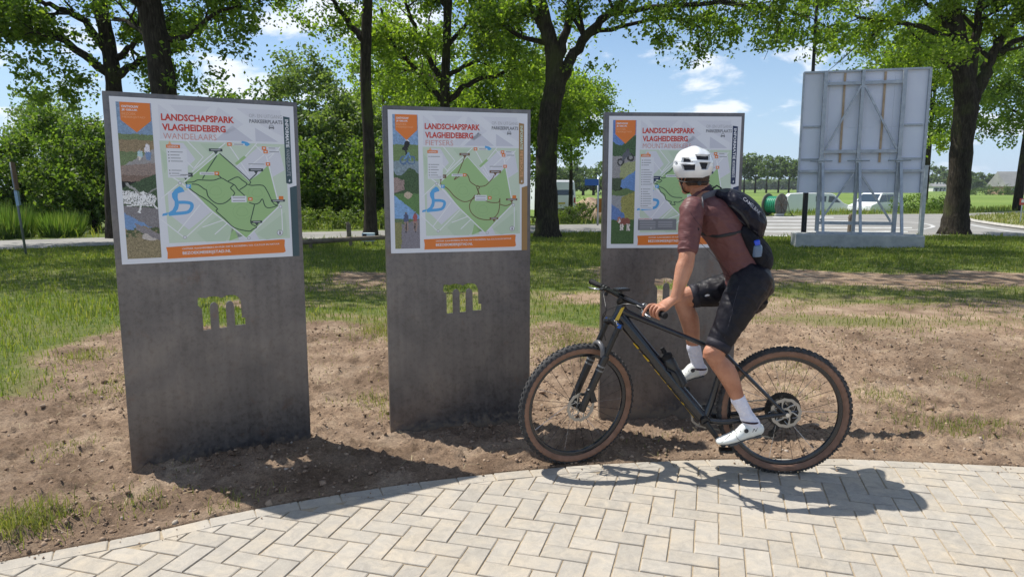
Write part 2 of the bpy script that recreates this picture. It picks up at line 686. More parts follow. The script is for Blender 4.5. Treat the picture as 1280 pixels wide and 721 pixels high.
# clods, pebbles and straw lying on the soil
def scatter_clods():
    n = 24000
    x = rng.uniform(-5.5, 7, n * 3)
    y = 2.6 + rng.power(.75, n * 3) * 5.5
    keep = ((y - edge_y(x)) > -.02 - .22 * rng.random(n * 3) ** 5) & (grass_cover(x, y) < .45) & (rng.random(n * 3) < 1.1 * fbm(x * 1.3, y * 1.3, 3, 77) ** 1.6 + .05)
    x, y = x[keep][:n], y[keep][:n]
    n = len(x)
    s = .003 + .011 * rng.power(.4, n)
    s = np.where(rng.random(n) < .03, s * 1.9, s)
    z = np.where(y < edge_y(x) + .012, s * .4, height(x, y) + s * .25)
    s = np.where(y < edge_y(x) + .012, s * .45, s)
    ico = bmesh.new()
    bmesh.ops.create_icosphere(ico, subdivisions=1, radius=1)
    bv = np.array([v.co[:] for v in ico.verts])
    ico.verts.index_update()
    bf = np.array([[v.index for v in f.verts] for f in ico.faces])
    ico.free()
    P = bv[None] * (1 + .35 * rng.standard_normal((n, 12, 1)).clip(-1.4, 1.4)) * s[:, None, None] * rng.uniform(.6, 1.3, (n, 1, 3)) * np.array([1, 1, .75])
    P = P + np.stack([x, y, z], -1)[:, None]
    F = bf[None] + (np.arange(n) * 12)[:, None, None]
    m = mat('soil_clod', (.2, .14, .09), .95, 0, .1)
    g = nn(m, 'ShaderNodeNewGeometry')
    cc = ramp(m, g.outputs['Random Per Island'], [(0, (.16, .108, .072)), (.6, (.30, .212, .148)), (.96, (.38, .285, .205)), (1, (.42, .36, .30))])
    lk(m, cc, bsdf(m).inputs['Base Color'])
    o = np_mesh('soil_clods', P.reshape(-1, 3), F.reshape(-1, 3), m, k=3)
    tag(o, 'loose clods and pebbles on the bare soil', 'soil', kind='stuff')
    # straw
    k = 2200
    x = rng.uniform(-4.5, 6.5, k)
    y = rng.uniform(2.8, 8, k)
    ok = (y - edge_y(x) > .02) & (rng.random(k) < fbm(x * 1.8, y * 1.8, 3, 91) ** 2 * 2.2)
    x, y = x[ok], y[ok]
    k = len(x)
    a = rng.uniform(0, 2 * np.pi, k)
    L = rng.uniform(.012, .045, k)
    w = rng.uniform(.0008, .0018, k)
    z = height(x, y) + .008
    dx, dy = np.cos(a), np.sin(a)
    p0 = np.stack([x - dx * L - dy * w, y - dy * L + dx * w, z + .002], -1)
    p1 = np.stack([x - dx * L + dy * w, y - dy * L - dx * w, z + .002], -1)
    p2 = np.stack([x + dx * L + dy * w, y + dy * L - dx * w, z + rng.uniform(.0, .03, k)], -1)
    p3 = np.stack([x + dx * L - dy * w, y + dy * L + dx * w, p2[:, 2]], -1)
    o = np_mesh('straw', np.stack([p0, p1, p2, p3], 1).reshape(-1, 3), np.arange(k * 4).reshape(-1, 4), mat('dry_straw', (.36, .30, .17), .8))
    tag(o, 'dry straw and root bits scattered over the soil', 'straw', kind='stuff')


scatter_clods()

# ------------------------------------------------------------------ grass
m_grass = leaf_mat('grass_blades', (.085, .13, .024), (.20, .245, .05), .42, (.37, .33, .13))
m_grass_dry = leaf_mat('grass_blades_dry', (.13, .165, .04), (.26, .265, .09), .35, (.38, .33, .17))


def blades(name, x, y, h, w, label, m, lean=.45, z=None):
    n = len(x)
    z = height(x, y) if z is None else z
    a = rng.uniform(0, 2 * np.pi, n)
    b = rng.uniform(0, 2 * np.pi, n)
    ln = np.abs(rng.normal(0, lean, n)) * h
    dx, dy = np.cos(a) * w, np.sin(a) * w
    lx, ly = np.cos(b) * ln, np.sin(b) * ln
    p = np.empty((n, 5, 3))
    p[:, 0] = np.stack([x - dx, y - dy, z - .01], -1)
    p[:, 1] = np.stack([x + dx, y + dy, z - .01], -1)
    p[:, 2] = np.stack([x + dx * .7 + lx * .35, y + dy * .7 + ly * .35, z + h * .6], -1)
    p[:, 3] = np.stack([x - dx * .7 + lx * .35, y - dy * .7 + ly * .35, z + h * .6], -1)
    p[:, 4] = np.stack([x + lx, y + ly, z + h], -1)
    b0 = np.arange(n)[:, None] * 5
    tri = np.concatenate([b0 + np.array([[0, 1, 2]]), b0 + np.array([[0, 2, 3]]), b0 + np.array([[3, 2, 4]])], 1).reshape(-1, 3)
    o = np_mesh(name, p.reshape(-1, 3), tri, m, k=3)
    return tag(o, label, 'grass', kind='stuff')


def spread(n, x0, x1, y0, y1, pw=1.0):
    x = rng.uniform(x0, x1, n)
    y = y0 + (y1 - y0) * rng.power(pw, n)
    return x, y


def grow():
    # green blades: verge and left lawn
    x, y = spread(430000, -16, 22, 4.0, 25.5, .9)
    vis = (np.abs(x) < y * .80 + 1.2) & ~on_road(x, y, .05) & (y < np.interp(x, RN[:, 0], RN[:, 1]) + 0)
    g = grass_cover(x, y)
    keep = vis & (rng.random(len(x)) < np.clip(g, 0, 1) ** .9) & (g > .25)
    x, y, g = x[keep], y[keep], g[keep]
    clump = fbm(x * 2.1, y * 2.1, 3, 61)
    h = (.02 + .065 * rng.random(len(x)) ** 1.5) * (.25 + 1.6 * clump) * (.6 + .5 * g)
    strip = (y > 7.0) & (y < 12.6) & (x > -3)
    left = (x < -3.2) & (y < 12)
    h = np.where(left, h * 1.25, h)
    isdry = (strip & (rng.random(len(x)) < np.where(x > 1.8, .75, .3))) | (rng.random(len(x)) < .16)
    w = .0024 + .00030 * y
    print('grass blades', len(x))
    blades('grass', x[~isdry], y[~isdry], h[~isdry], w[~isdry], 'green grass on the verge and the lawn around the panels', m_grass)
    blades('dry_grass', x[isdry], y[isdry], h[isdry] * .75, w[isdry] * .9, 'yellowing thin grass in the strip behind the bicycle', m_grass_dry, .7)
    # tufts on the soil
    X, Y, H = [], [], []
    for (tx, ty, tr, ta) in TUFTS:
        n = int(900 * ta * (tr / .2) ** 1.5)
        X.append(rng.normal(tx, tr * .6, n))
        Y.append(rng.normal(ty, tr * .7, n))
        H.append(rng.uniform(.02, .10, n) * (.5 + .6 * ta))
    n = 9000                                                   # sparse single weeds
    wx, wy = spread(n, -4.6, 7, 3.3, 8.4)
    k = fbm(wx * 2.2, wy * 2.2, 3, 71) > .64
    X.append(wx[k]); Y.append(wy[k]); H.append(rng.uniform(.012, .05, k.sum()))
    X, Y, H = map(np.concatenate, (X, Y, H))
    k = (Y - edge_y(X)) > .01
    blades('weed_tufts', X[k], Y[k], H[k], np.full(k.sum(), .0023), 'small weed tufts sprouting from the bare soil', m_grass_dry, .9)
    # rougher growth: along the road, beyond the road
    x, y = spread(60000, -24, 46, 20, 62)
    nearv = (y < np.interp(x, RN[:, 0], RN[:, 1])) & (y > np.interp(x, RN[:, 0], RN[:, 1]) - 2.5)
    dfar = y - np.interp(x, RF[:, 0], RF[:, 1])
    keep = (nearv | ((dfar > .0) & (dfar < 5))) & (fbm(x * .8, y * .8, 3, 81) > .36)
    x, y = x[keep], y[keep]
    dfar = y - np.interp(x, RF[:, 0], RF[:, 1])
    far = dfar > 0
    h = np.where(far, rng.uniform(.08, .40, len(x)), rng.uniform(.05, .22, len(x)))
    blades('tall_grass', x, y, h, np.where(far, .02, .012), 'taller rough grass along both sides of the road', m_grass, .4)


grow()


# ================================================================== PAVING
m_brick = mat('paving_brick', (.5, .47, .42), .85, 0, .25)
oi = nn(m_brick, 'ShaderNodeObjectInfo').outputs['Random']
bc = ramp(m_brick, oi, [(0, (.352, .322, .277)), (.35, (.375, .343, .296)), (.7, (.39, .357, .308)), (1, (.418, .382, .33))])
fn1 = noise(m_brick, 3.3, 6, .65)
fn2 = noise(m_brick, 14, 7, .65, dist=1.2)
fn3 = noise(m_brick, 190, 3, .7)
b_at = nn(m_brick, 'ShaderNodeNewGeometry').outputs['Position']
sand = ramp(m_brick, mth(m_brick, 'ADD', fn1, mth(m_brick, 'MULTIPLY', mth(m_brick, 'SUBTRACT', fn2, .5), .5)), [(.42, (0, 0, 0)), (.72, (1, 1, 1))])
bc = mix(m_brick, mth(m_brick, 'MULTIPLY', sand, .6), bc, (.46, .385, .285))
bc = mix(m_brick, .55, bc, ramp(m_brick, fn2, [(.3, (.72, .71, .69)), (.5, (.97, .97, .96)), (.7, (1.18, 1.18, 1.16))]), 'MULTIPLY')
bc = mix(m_brick, .35, bc, ramp(m_brick, fn3, [(.3, (.6, .6, .6)), (.6, (1.1, 1.1, 1.1))]), 'MULTIPLY')
lk(m_brick, bc, bsdf(m_brick).inputs['Base Color'])
bump(m_brick, mth(m_brick, 'ADD', mth(m_brick, 'MULTIPLY', fn3, .5), fn2), .35, .004)
m_joint = noisy('joint_sand', (.26, .205, .14), (.44, .36, .25), 30, .95, bs=.6, bscale=150, bd=.006)

pavement = empty('pavement', (0, 2, 0))
tag(pavement, 'light grey herringbone brick paving', kind='structure')
PAV = wloc(pavement)
mb = MB()
exs = np.linspace(-8.8, 9.8, 120)
for i in range(len(exs) - 1):
    a, b = exs[i], exs[i + 1]
    mb.add([(a, -9, -.0062), (b, -9, -.0062), (b, edge_y(b) - .004, -.0062), (a, edge_y(a) - .004, -.0062)], [(0, 1, 2, 3)])
mb.build('joint_sand', m_joint, pavement, fix=False)


def brick_mesh(poly, h=.07, ch=.0035):
    """poly in xy (ccw), bevelled top; local coordinates around its centre"""
    n = len(poly)
    c = sum(poly, Vector((0, 0))) / n
    ins = []
    for p, in zip(poly):
        d = (c - p)
        ins.append(p + d.normalized() * min(ch * 1.5, d.length * .3))
    vs = [(p.x, p.y, -h) for p in poly] + [(p.x, p.y, -ch) for p in poly] + [(p.x, p.y, 0) for p in ins]
    fs = []
    for i in range(n):
        j = (i + 1) % n
        fs += [(i, j, j + n, i + n), (i + n, j + n, j + 2 * n, i + 2 * n)]
    fs.append(tuple(range(2 * n, 3 * n)))
    me = bpy.data.meshes.new('brick')
    me.from_pydata(vs, [], fs)
    me.materials.append(m_brick)
    me.update()
    return me


def in_frame(p, pad=20):
    q = Vector(p) - Vector((0, 0, CAMH))
    f = q.y * math.cos(PITCH) - q.z * math.sin(PITCH)
    if f < .1:
        return False
    u = 640 + q.x / f * FPX
    v = 360.5 - (q.y * math.sin(PITCH) + q.z * math.cos(PITCH)) / f * FPX
    return -pad < u < 1280 + pad and -pad < v < 721 + pad


def clip(poly, p, nrm):
    out = []
    n = len(poly)
    for i in range(n):
        a, b = poly[i], poly[(i + 1) % n]
        da, db = (a - p).dot(nrm), (b - p).dot(nrm)
        if da <= 0:
            out.append(a)
        if da * db < 0:
            out.append(a + (b - a) * (da / (da - db)))
    return out


def area(poly):
    return abs(sum(poly[i].cross(poly[(i + 1) % len(poly)]) for i in range(len(poly)))) / 2


def pave():
    L, W, J = .22, .11, .0062
    ang = R(-16)
    e1 = Vector((math.cos(ang), math.sin(ang)))
    e2 = Vector((-math.sin(ang), math.cos(ang)))
    org = Vector((.12, 2.93))
    full = {}
    for k in ('h', 'v'):
        a, b = (L, W) if k == 'h' else (W, L)
        P = [e1 * (sx * (a - J) / 2) + e2 * (sy * (b - J) / 2) for sx, sy in ((-1, -1), (1, -1), (1, 1), (-1, 1))]
        full[k] = brick_mesh(P)
    items = []                                   # (centre, mesh)
    BW = .098                                    # border course
    for i in range(-70, 90):
        for j in range(-70, 40):
            c4 = (i - j) % 4
            if c4 == 0:
                ctr, k, a, b = org + e1 * ((i + 1) * W) + e2 * ((j + .5) * W), 'h', L, W
            elif c4 == 3:
                ctr, k, a, b = org + e1 * ((i + .5) * W) + e2 * ((j + 1) * W), 'v', W, L
            else:
                continue
            if ctr.y < -.6 or abs(ctr.x) > 5.2 or ctr.y > 4.3:
                continue
            ey = float(edge_y(ctr.x))
            sl = (float(edge_y(ctr.x + .05)) - float(edge_y(ctr.x - .05))) / .1
            tg = Vector((1, sl)).normalized()
            nr = Vector((-tg.y, tg.x))
            p = Vector((ctr.x, ey)) - nr * (BW + .004)
            d = (ctr - p).dot(nr)
            if d > .12:
                continue
            if d < -.13:
                items.append((ctr, full[k]))
                continue
            poly = [ctr + e1 * (sx * (a - J) / 2) + e2 * (sy * (b - J) / 2) for sx, sy in ((-1, -1), (1, -1), (1, 1), (-1, 1))]
            q = clip(poly, p, nr)
            if len(q) < 3 or area(q) < .0022:
                continue
            if area(q) > .985 * area(poly):
                items.append((ctr, full[k]))
            else:
                cc = sum(q, Vector((0, 0))) / len(q)
                items.append((cc, brick_mesh([v - cc for v in q])))
    # border course, long side along the kerbless edge
    x = -5.2
    while x < 5.6:
        p0 = Vector((x, float(edge_y(x))))
        dx = .21
        for _ in range(6):
            p1 = Vector((x + dx, float(edge_y(x + dx))))
            dx *= .215 / (p1 - p0).length
        tg = (p1 - p0).normalized()
        nr = Vector((tg.y, -tg.x))
        a, b = p0 + tg * .003, p1 - tg * .003
        q = [a + nr * BW, b + nr * BW, b, a]
        cc = sum(q, Vector((0, 0))) / 4
        items.append((cc, brick_mesh([v - cc for v in q])))
        x += dx
    vis = [it for it in items if in_frame((it[0].x, it[0].y, 0), 10)]
    rest = [it for it in items if not in_frame((it[0].x, it[0].y, 0), 10)]
    vis.sort(key=lambda it: it[0].length)
    rest += vis[298:]
    print('bricks in view', len(vis), 'rest', len(rest))
    for (c, me) in vis[:298]:
        o = bpy.data.objects.new('brick', me)
        o.parent = pavement
        o.location = (c.x - PAV.x, c.y - PAV.y, rnd.uniform(-.0014, .0014) - PAV.z)
        o.rotation_euler = (rnd.gauss(0, .004), rnd.gauss(0, .004), rnd.gauss(0, .006))
        COL.objects.link(o)
    mb = MB()
    for (c, me) in rest:
        z = rnd.uniform(-.001, .001)
        mb.add([(v.co.x + c.x, v.co.y + c.y, v.co.z + z) for v in me.vertices], [tuple(p.vertices) for p in me.polygons])
    o = mb.build('outlying_bricks', m_brick, pavement, fix=False)
    o['kind'] = 'stuff'


pave()

# ================================================================== ROAD
m_road = mat('asphalt', (.13, .13, .135), .9, 0, .3)
rc = ramp(m_road, noise(m_road, .5, 6, .6), [(.3, (.20, .195, .185)), (.7, (.30, .29, .27))])
rc = mix(m_road, .5, rc, ramp(m_road, noise(m_road, 25, 4, .7), [(.3, (.6, .6, .6)), (.7, (1.2, 1.2, 1.2))]), 'MULTIPLY')
lk(m_road, rc, bsdf(m_road).inputs['Base Color'])
m_mark = noisy('road_paint', (.34, .34, .33), (.62, .62, .60), 2.5, .7)
mb = MB()
xs_r = np.linspace(-58, 58, 117)
for i in range(len(xs_r) - 1):
    a, b = xs_r[i], xs_r[i + 1]
    na, nb, fa, fb = (float(np.interp(a, RN[:, 0], RN[:, 1])), float(np.interp(b, RN[:, 0], RN[:, 1])),
                      float(np.interp(a, RF[:, 0], RF[:, 1])), float(np.interp(b, RF[:, 0], RF[:, 1])))
    mb.add([(a, na, .0), (b, nb, .0), (b, fb, .0), (a, fa, .0)], [(0, 1, 2, 3)])
road = mb.build('road', m_road, fix=False)
tag(road, 'pale asphalt road with a junction on the right', kind='structure')


def strip(mb, pts, w, z, mi=0):
    pts = [Vector((p[0], p[1], z)) for p in pts]
    L, Rr = [], []
    for i, p in enumerate(pts):
        t = (pts[min(i + 1, len(pts) - 1)] - pts[max(i - 1, 0)]).normalized()
        n = V(-t.y, t.x, 0)
        L.append(p + n * w / 2)
        Rr.append(p - n * w / 2)
    n = len(pts)
    mb.add(L + Rr, [(i, i + n, i + n + 1, i + 1) for i in range(n - 1)], mi)


mb = MB()
# crossing bars, the long bars of a speed table and the curved edge line of the junction
for v0, v1, u0, u1 in ((271.2, 272.2, 966, 1042), (275.8, 276.7, 958, 1062), (280.0, 280.9, 956, 1058), (284.0, 285.2, 956, 1140), (288.8, 290.0, 956, 1135), (294.2, 295.3, 962, 1012)):
    a, b, c_, d = gnd(u0, v1), gnd(u1, v1 + .4), gnd(u1, v0 + .4), gnd(u0, v0)
    mb.add([(p.x, p.y, .005) for p in (a, b, c_, d)], [(0, 1, 2, 3)])
cur = [gnd(u, v) for u, v in ((1040, 279.5), (1075, 277.5), (1110, 277.2), (1140, 278.2), (1157, 280), (1166, 282.5), (1164, 284.5), (1150, 287.0), (1125, 288.4), (1090, 289.4))]
strip(mb, [tuple(p) for p in catmull([(p.x, p.y, 0) for p in cur], 5)], .16, .006)
strip(mb, [tuple(gnd(u, v)) for u, v in ((1212, 281.0), (1240, 286.0), (1262, 289.4), (1285, 291.5))], .22, .006)
marks = mb.build('road_markings', m_mark, fix=False)
tag(marks, 'white painted lines on the asphalt road', kind='structure')

m_kerb = noisy('concrete_kerb', (.33, .32, .29), (.45, .43, .39), 5, .9)
isl = [gnd(u, v) for u, v in ((1206, 275), (1222, 271.6), (1250, 269.5), (1290, 267.8), (1330, 267), (1330, 291), (1290, 288.4), (1255, 284), (1222, 279))]
mb = MB()
mb.prism([V(p.x, p.y, -.08) for p in isl], (0, 0, .17))
m_isl = noisy('dry_verge', (.11, .15, .035), (.30, .27, .14), 1.4, .95)
island = mb.build('traffic_island', m_isl)
tag(island, 'dry grassy wedge between the two roads on the right', kind='structure')
mb = MB()
mb.tube([V(p.x, p.y, .06) for p in isl[5:] + isl[:1]], (.09), n=6)
k_ = mb.build('kerb', m_kerb, island)


def island_grass():
    poly = [(p.x, p.y) for p in isl]
    x0, x1 = min(p[0] for p in poly), max(p[0] for p in poly)
    y0, y1 = min(p[1] for p in poly), max(p[1] for p in poly)
    x, y = rng.uniform(x0, x1, 9000), rng.uniform(y0, y1, 9000)
    ins = np.zeros(len(x), bool)
    for i in range(len(poly)):
        (ax, ay), (bx, by) = poly[i], poly[(i + 1) % len(poly)]
        c = ((ay > y) != (by > y)) & (x < (bx - ax) * (y - ay) / (by - ay + 1e-9) + ax)
        ins ^= c
    x, y = x[ins], y[ins]
    blades('verge_grass', x, y, rng.uniform(.05, .22, len(x)), np.full(len(x), .018), 'dry short grass on the wedge between the roads', m_grass_dry, .5, z=np.full(len(x), .09))


island_grass()
# ================================================================== TREES
m_bark = mat('oak_bark', (.06, .05, .04), .95, 0, .1)
mpb = nn(m_bark, 'ShaderNodeMapping')
mpb.inputs['Scale'].default_value = (9, 9, 1.6)
lk(m_bark, nn(m_bark, 'ShaderNodeNewGeometry').outputs['Position'], mpb.inputs['Vector'])
bk1 = noise(m_bark, 2.2, 8, .7, mpb.outputs[0], .6)
bcol = ramp(m_bark, bk1, [(.3, (.013, .011, .009)), (.52, (.042, .036, .028)), (.72, (.09, .077, .06))])
bcol = mix(m_bark, ramp(m_bark, noise(m_bark, 1.1, 4), [(.52, (0, 0, 0)), (.68, (.6, .6, .6))]), bcol, (.075, .085, .03))
lk(m_bark, bcol, bsdf(m_bark).inputs['Base Color'])
bump(m_bark, bk1, 1.0, .05)
L_OAK = leaf_mat('oak_leaves', (.065, .12, .018), (.19, .28, .045), .55, (.28, .36, .07))
L_OAK2 = leaf_mat('oak_leaves_bright', (.09, .155, .02), (.22, .31, .048), .55, (.30, .38, .07))
L_WILLOW = leaf_mat('willow_leaves', (.08, .13, .045), (.18, .25, .09), .42, (.24, .30, .13))
L_HEDGE = leaf_mat('hedge_leaves', (.04, .085, .016), (.15, .23, .045), .45, (.22, .29, .08))
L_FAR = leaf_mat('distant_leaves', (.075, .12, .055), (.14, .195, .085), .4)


def leaves(name, C, size, m, parent=None, flat=0.0, loc=(0, 0, 0), asp=.62, label=None, fold=.18):
    """one small folded leaf face per centre"""
    n = len(C)
    nrm = rng.standard_normal((n, 3))
    nrm[:, 2] = np.abs(nrm[:, 2]) + flat
    nrm /= np.linalg.norm(nrm, axis=1)[:, None]
    t = rng.standard_normal((n, 3))
    t -= nrm * (t * nrm).sum(1)[:, None]
    t /= np.linalg.norm(t, axis=1)[:, None]
    b = np.cross(nrm, t)
    s = size * rng.uniform(.6, 1.35, n)[:, None]
    P = np.stack([C - t * s * .5, C + b * s * asp * .5 + nrm * s * fold * .5, C + t * s * .5, C - b * s * asp * .5 + nrm * s * fold * .5], 1)
    return np_mesh(name, P.reshape(-1, 3), np.arange(n * 4).reshape(-1, 4), m, parent, loc)


def branchify(limbs, rr, twigs, depth, spread=.9, minr=.012):
    """random child branches from each limb polyline; collects twig ends"""
    out = []
    for (pts, r0, r1, lev) in limbs:
        if lev >= depth:
            twigs.append((pts[-1], lev))
            twigs.append((pts[len(pts) // 2], lev))
            continue
        L = sum((pts[i + 1] - pts[i]).length for i in range(len(pts) - 1))
        nch = max(3, int(L * (1.5 if lev == 0 else 2.2)))
        nch = min(nch, 11)
        for k in range(nch):
            t = rr.uniform(.28 if lev else .35, 1.0)
            f = t * (len(pts) - 1)
            i = min(int(f), len(pts) - 2)
            p = pts[i].lerp(pts[i + 1], f - i)
            d = (pts[i + 1] - pts[i]).normalized()
            ax = Vector((rr.gauss(0, 1), rr.gauss(0, 1), rr.gauss(0, 1) * .8))
            ax = (ax - d * ax.dot(d)).normalized()
            nd = (d * .55 + ax * spread + V(0, 0, .12)).normalized()
            ln = L * rr.uniform(.28, .55) * (1.15 - .5 * t)
            ln = max(ln, .35)
            r = max((r0 + (r1 - r0) * t) * .55, minr)
            q = [p]
            m_ = 4
            for s in range(m_):
                nd = (nd + Vector((rr.gauss(0, .22), rr.gauss(0, .22), rr.gauss(.02, .18)))).normalized()
                q.append(q[-1] + nd * (ln / m_))
            out.append((q, r, minr * .6, lev + 1))
        twigs.append((pts[-1], lev))
    return out


def make_tree(name, label, trunk, limbs, seed, leaf_mat_, nleaf, lsize, clump=.42, depth=2, extra=None, gapy=1.0, group=None, keepout=None, cat='tree', shade_canopy=None):
    """trunk: list of (point, radius); limbs: list of (list of points, r0, r1); extra: extra twig centres"""
    rr = random.Random(seed)
    nleaf = int(nleaf * .95)
    lsize = lsize * .82
    clump = clump * .84
    base = trunk[0][0]
    root = empty(name, tuple(base), label, cat, group)
    mb = MB()
    tp = catmull([(*p, r) for p, r in trunk], 5)
    pts = [Vector(a[:3]) for a in tp]
    rad = [a[3] * (1 + .05 * math.sin(i * 2.1)) for i, a in enumerate(tp)]
    mb.tube(pts, rad, n=14, caps=True)
    # root flare
    for k in range(6):
        th = k * 1.05 + rr.random()
        d = V(math.cos(th), math.sin(th), 0)
        r = trunk[0][1]
        mb.tube([base + d * r * .25 + V(0, 0, r * 1.5), base + d * r * .62 + V(0, 0, r * .5), base + d * r * 1.12 + V(0, 0, -.1)], [r * .30, r * .30, r * .14], n=9)
    cur, twigs, allb = [], [], []
    for lp, r0, r1 in limbs:
        q = catmull([(p.x, p.y, p.z) for p in lp], 4)
        q = [Vector(a) + Vector((rr.gauss(0, .03), rr.gauss(0, .03), rr.gauss(0, .03))) * (1 if 0 < i < len(q) - 1 else 0) for i, a in enumerate(q)]
        cur.append((q, r0, r1, 0))
    allb += cur
    nxt = cur
    for d_ in range(depth):
        nxt = branchify(nxt, rr, twigs, depth)
        allb += nxt
    branchify(nxt, rr, twigs, depth)
    for (q, r0, r1, lev) in allb:
        n = len(q)
        mb.tube(q, [r0 + (r1 - r0) * (i / (n - 1)) for i in range(n)], n=(8, 6, 4)[min(lev, 2)], caps=lev == 0)
    mb.build('trunk', m_bark, root, smooth=True, fix=False)
    tw = [p for p, l in twigs if l >= 1]
    if extra:
        tw += extra
    if keepout:
        tw = [p for p in tw if keepout(p)]
    tw = [p for p in tw if rr.random() < .45] if not extra else [p for i, p in enumerate(tw) if i >= len(tw) - len(extra) or rr.random() < .42]
    T = np.array([tuple(p) for p in tw])
    print(name, len(T))
    # each twig end carries a clump; clumps differ in weight, so gaps of sky stay open
    wgt = rng.random(len(T)) ** 1.2 + .05
    pick = rng.choice(len(T), nleaf, p=wgt / wgt.sum())
    sub = T[pick] + rng.normal(0, clump, (nleaf, 3)) * np.array([1, 1, .6])
    # second scatter: little sprays inside every clump
    spr = (pick * 7 + rng.integers(0, 7, nleaf))
    off = np.random.default_rng(seed).normal(0, clump * .8, (len(T) * 7 + 8, 3))
    C = T[pick] + off[spr] * np.array([1, 1, .65]) + rng.normal(0, clump * .28, (nleaf, 3))
    C = np.where((rng.random(nleaf) < .2)[:, None], sub, C)
    if keepout:
        k = np.array([keepout(c) for c in C])
        C = C[k]
    if shade_canopy is not None:  # leaves above the view, added to thicken the shade on the verge
        g = np.random.default_rng(seed + 900)
        T2 = np.array([tuple(q) for q in ellipse_pts(shade_canopy[0], shade_canopy[1], shade_canopy[2], seed + 50, .2)])
        k = g.integers(0, len(T2), shade_canopy[3])
        C = np.concatenate([C, T2[k] + g.normal(0, .55, (shade_canopy[3], 3)) * np.array([1, 1, .6])])
        lsize = np.concatenate([np.full(len(C) - shade_canopy[3], lsize), np.full(shade_canopy[3], .24)])[:, None]
    cr = leaves('crown', C, lsize, leaf_mat_, root)
    cr['kind'] = 'stuff'
    return root


def px(Y, *uv):
    return [at(u, v, Y) for u, v in uv]


def ellipse_pts(c, r, n, seed, lo=.35):
    g = np.random.default_rng(seed)
    d = g.standard_normal((n, 3))
    d /= np.linalg.norm(d, axis=1)[:, None]
    q = d * (lo + (1 - lo) * g.random((n, 1)) ** .5) * np.array(r) + np.array(c)
    return [Vector(a) for a in q]


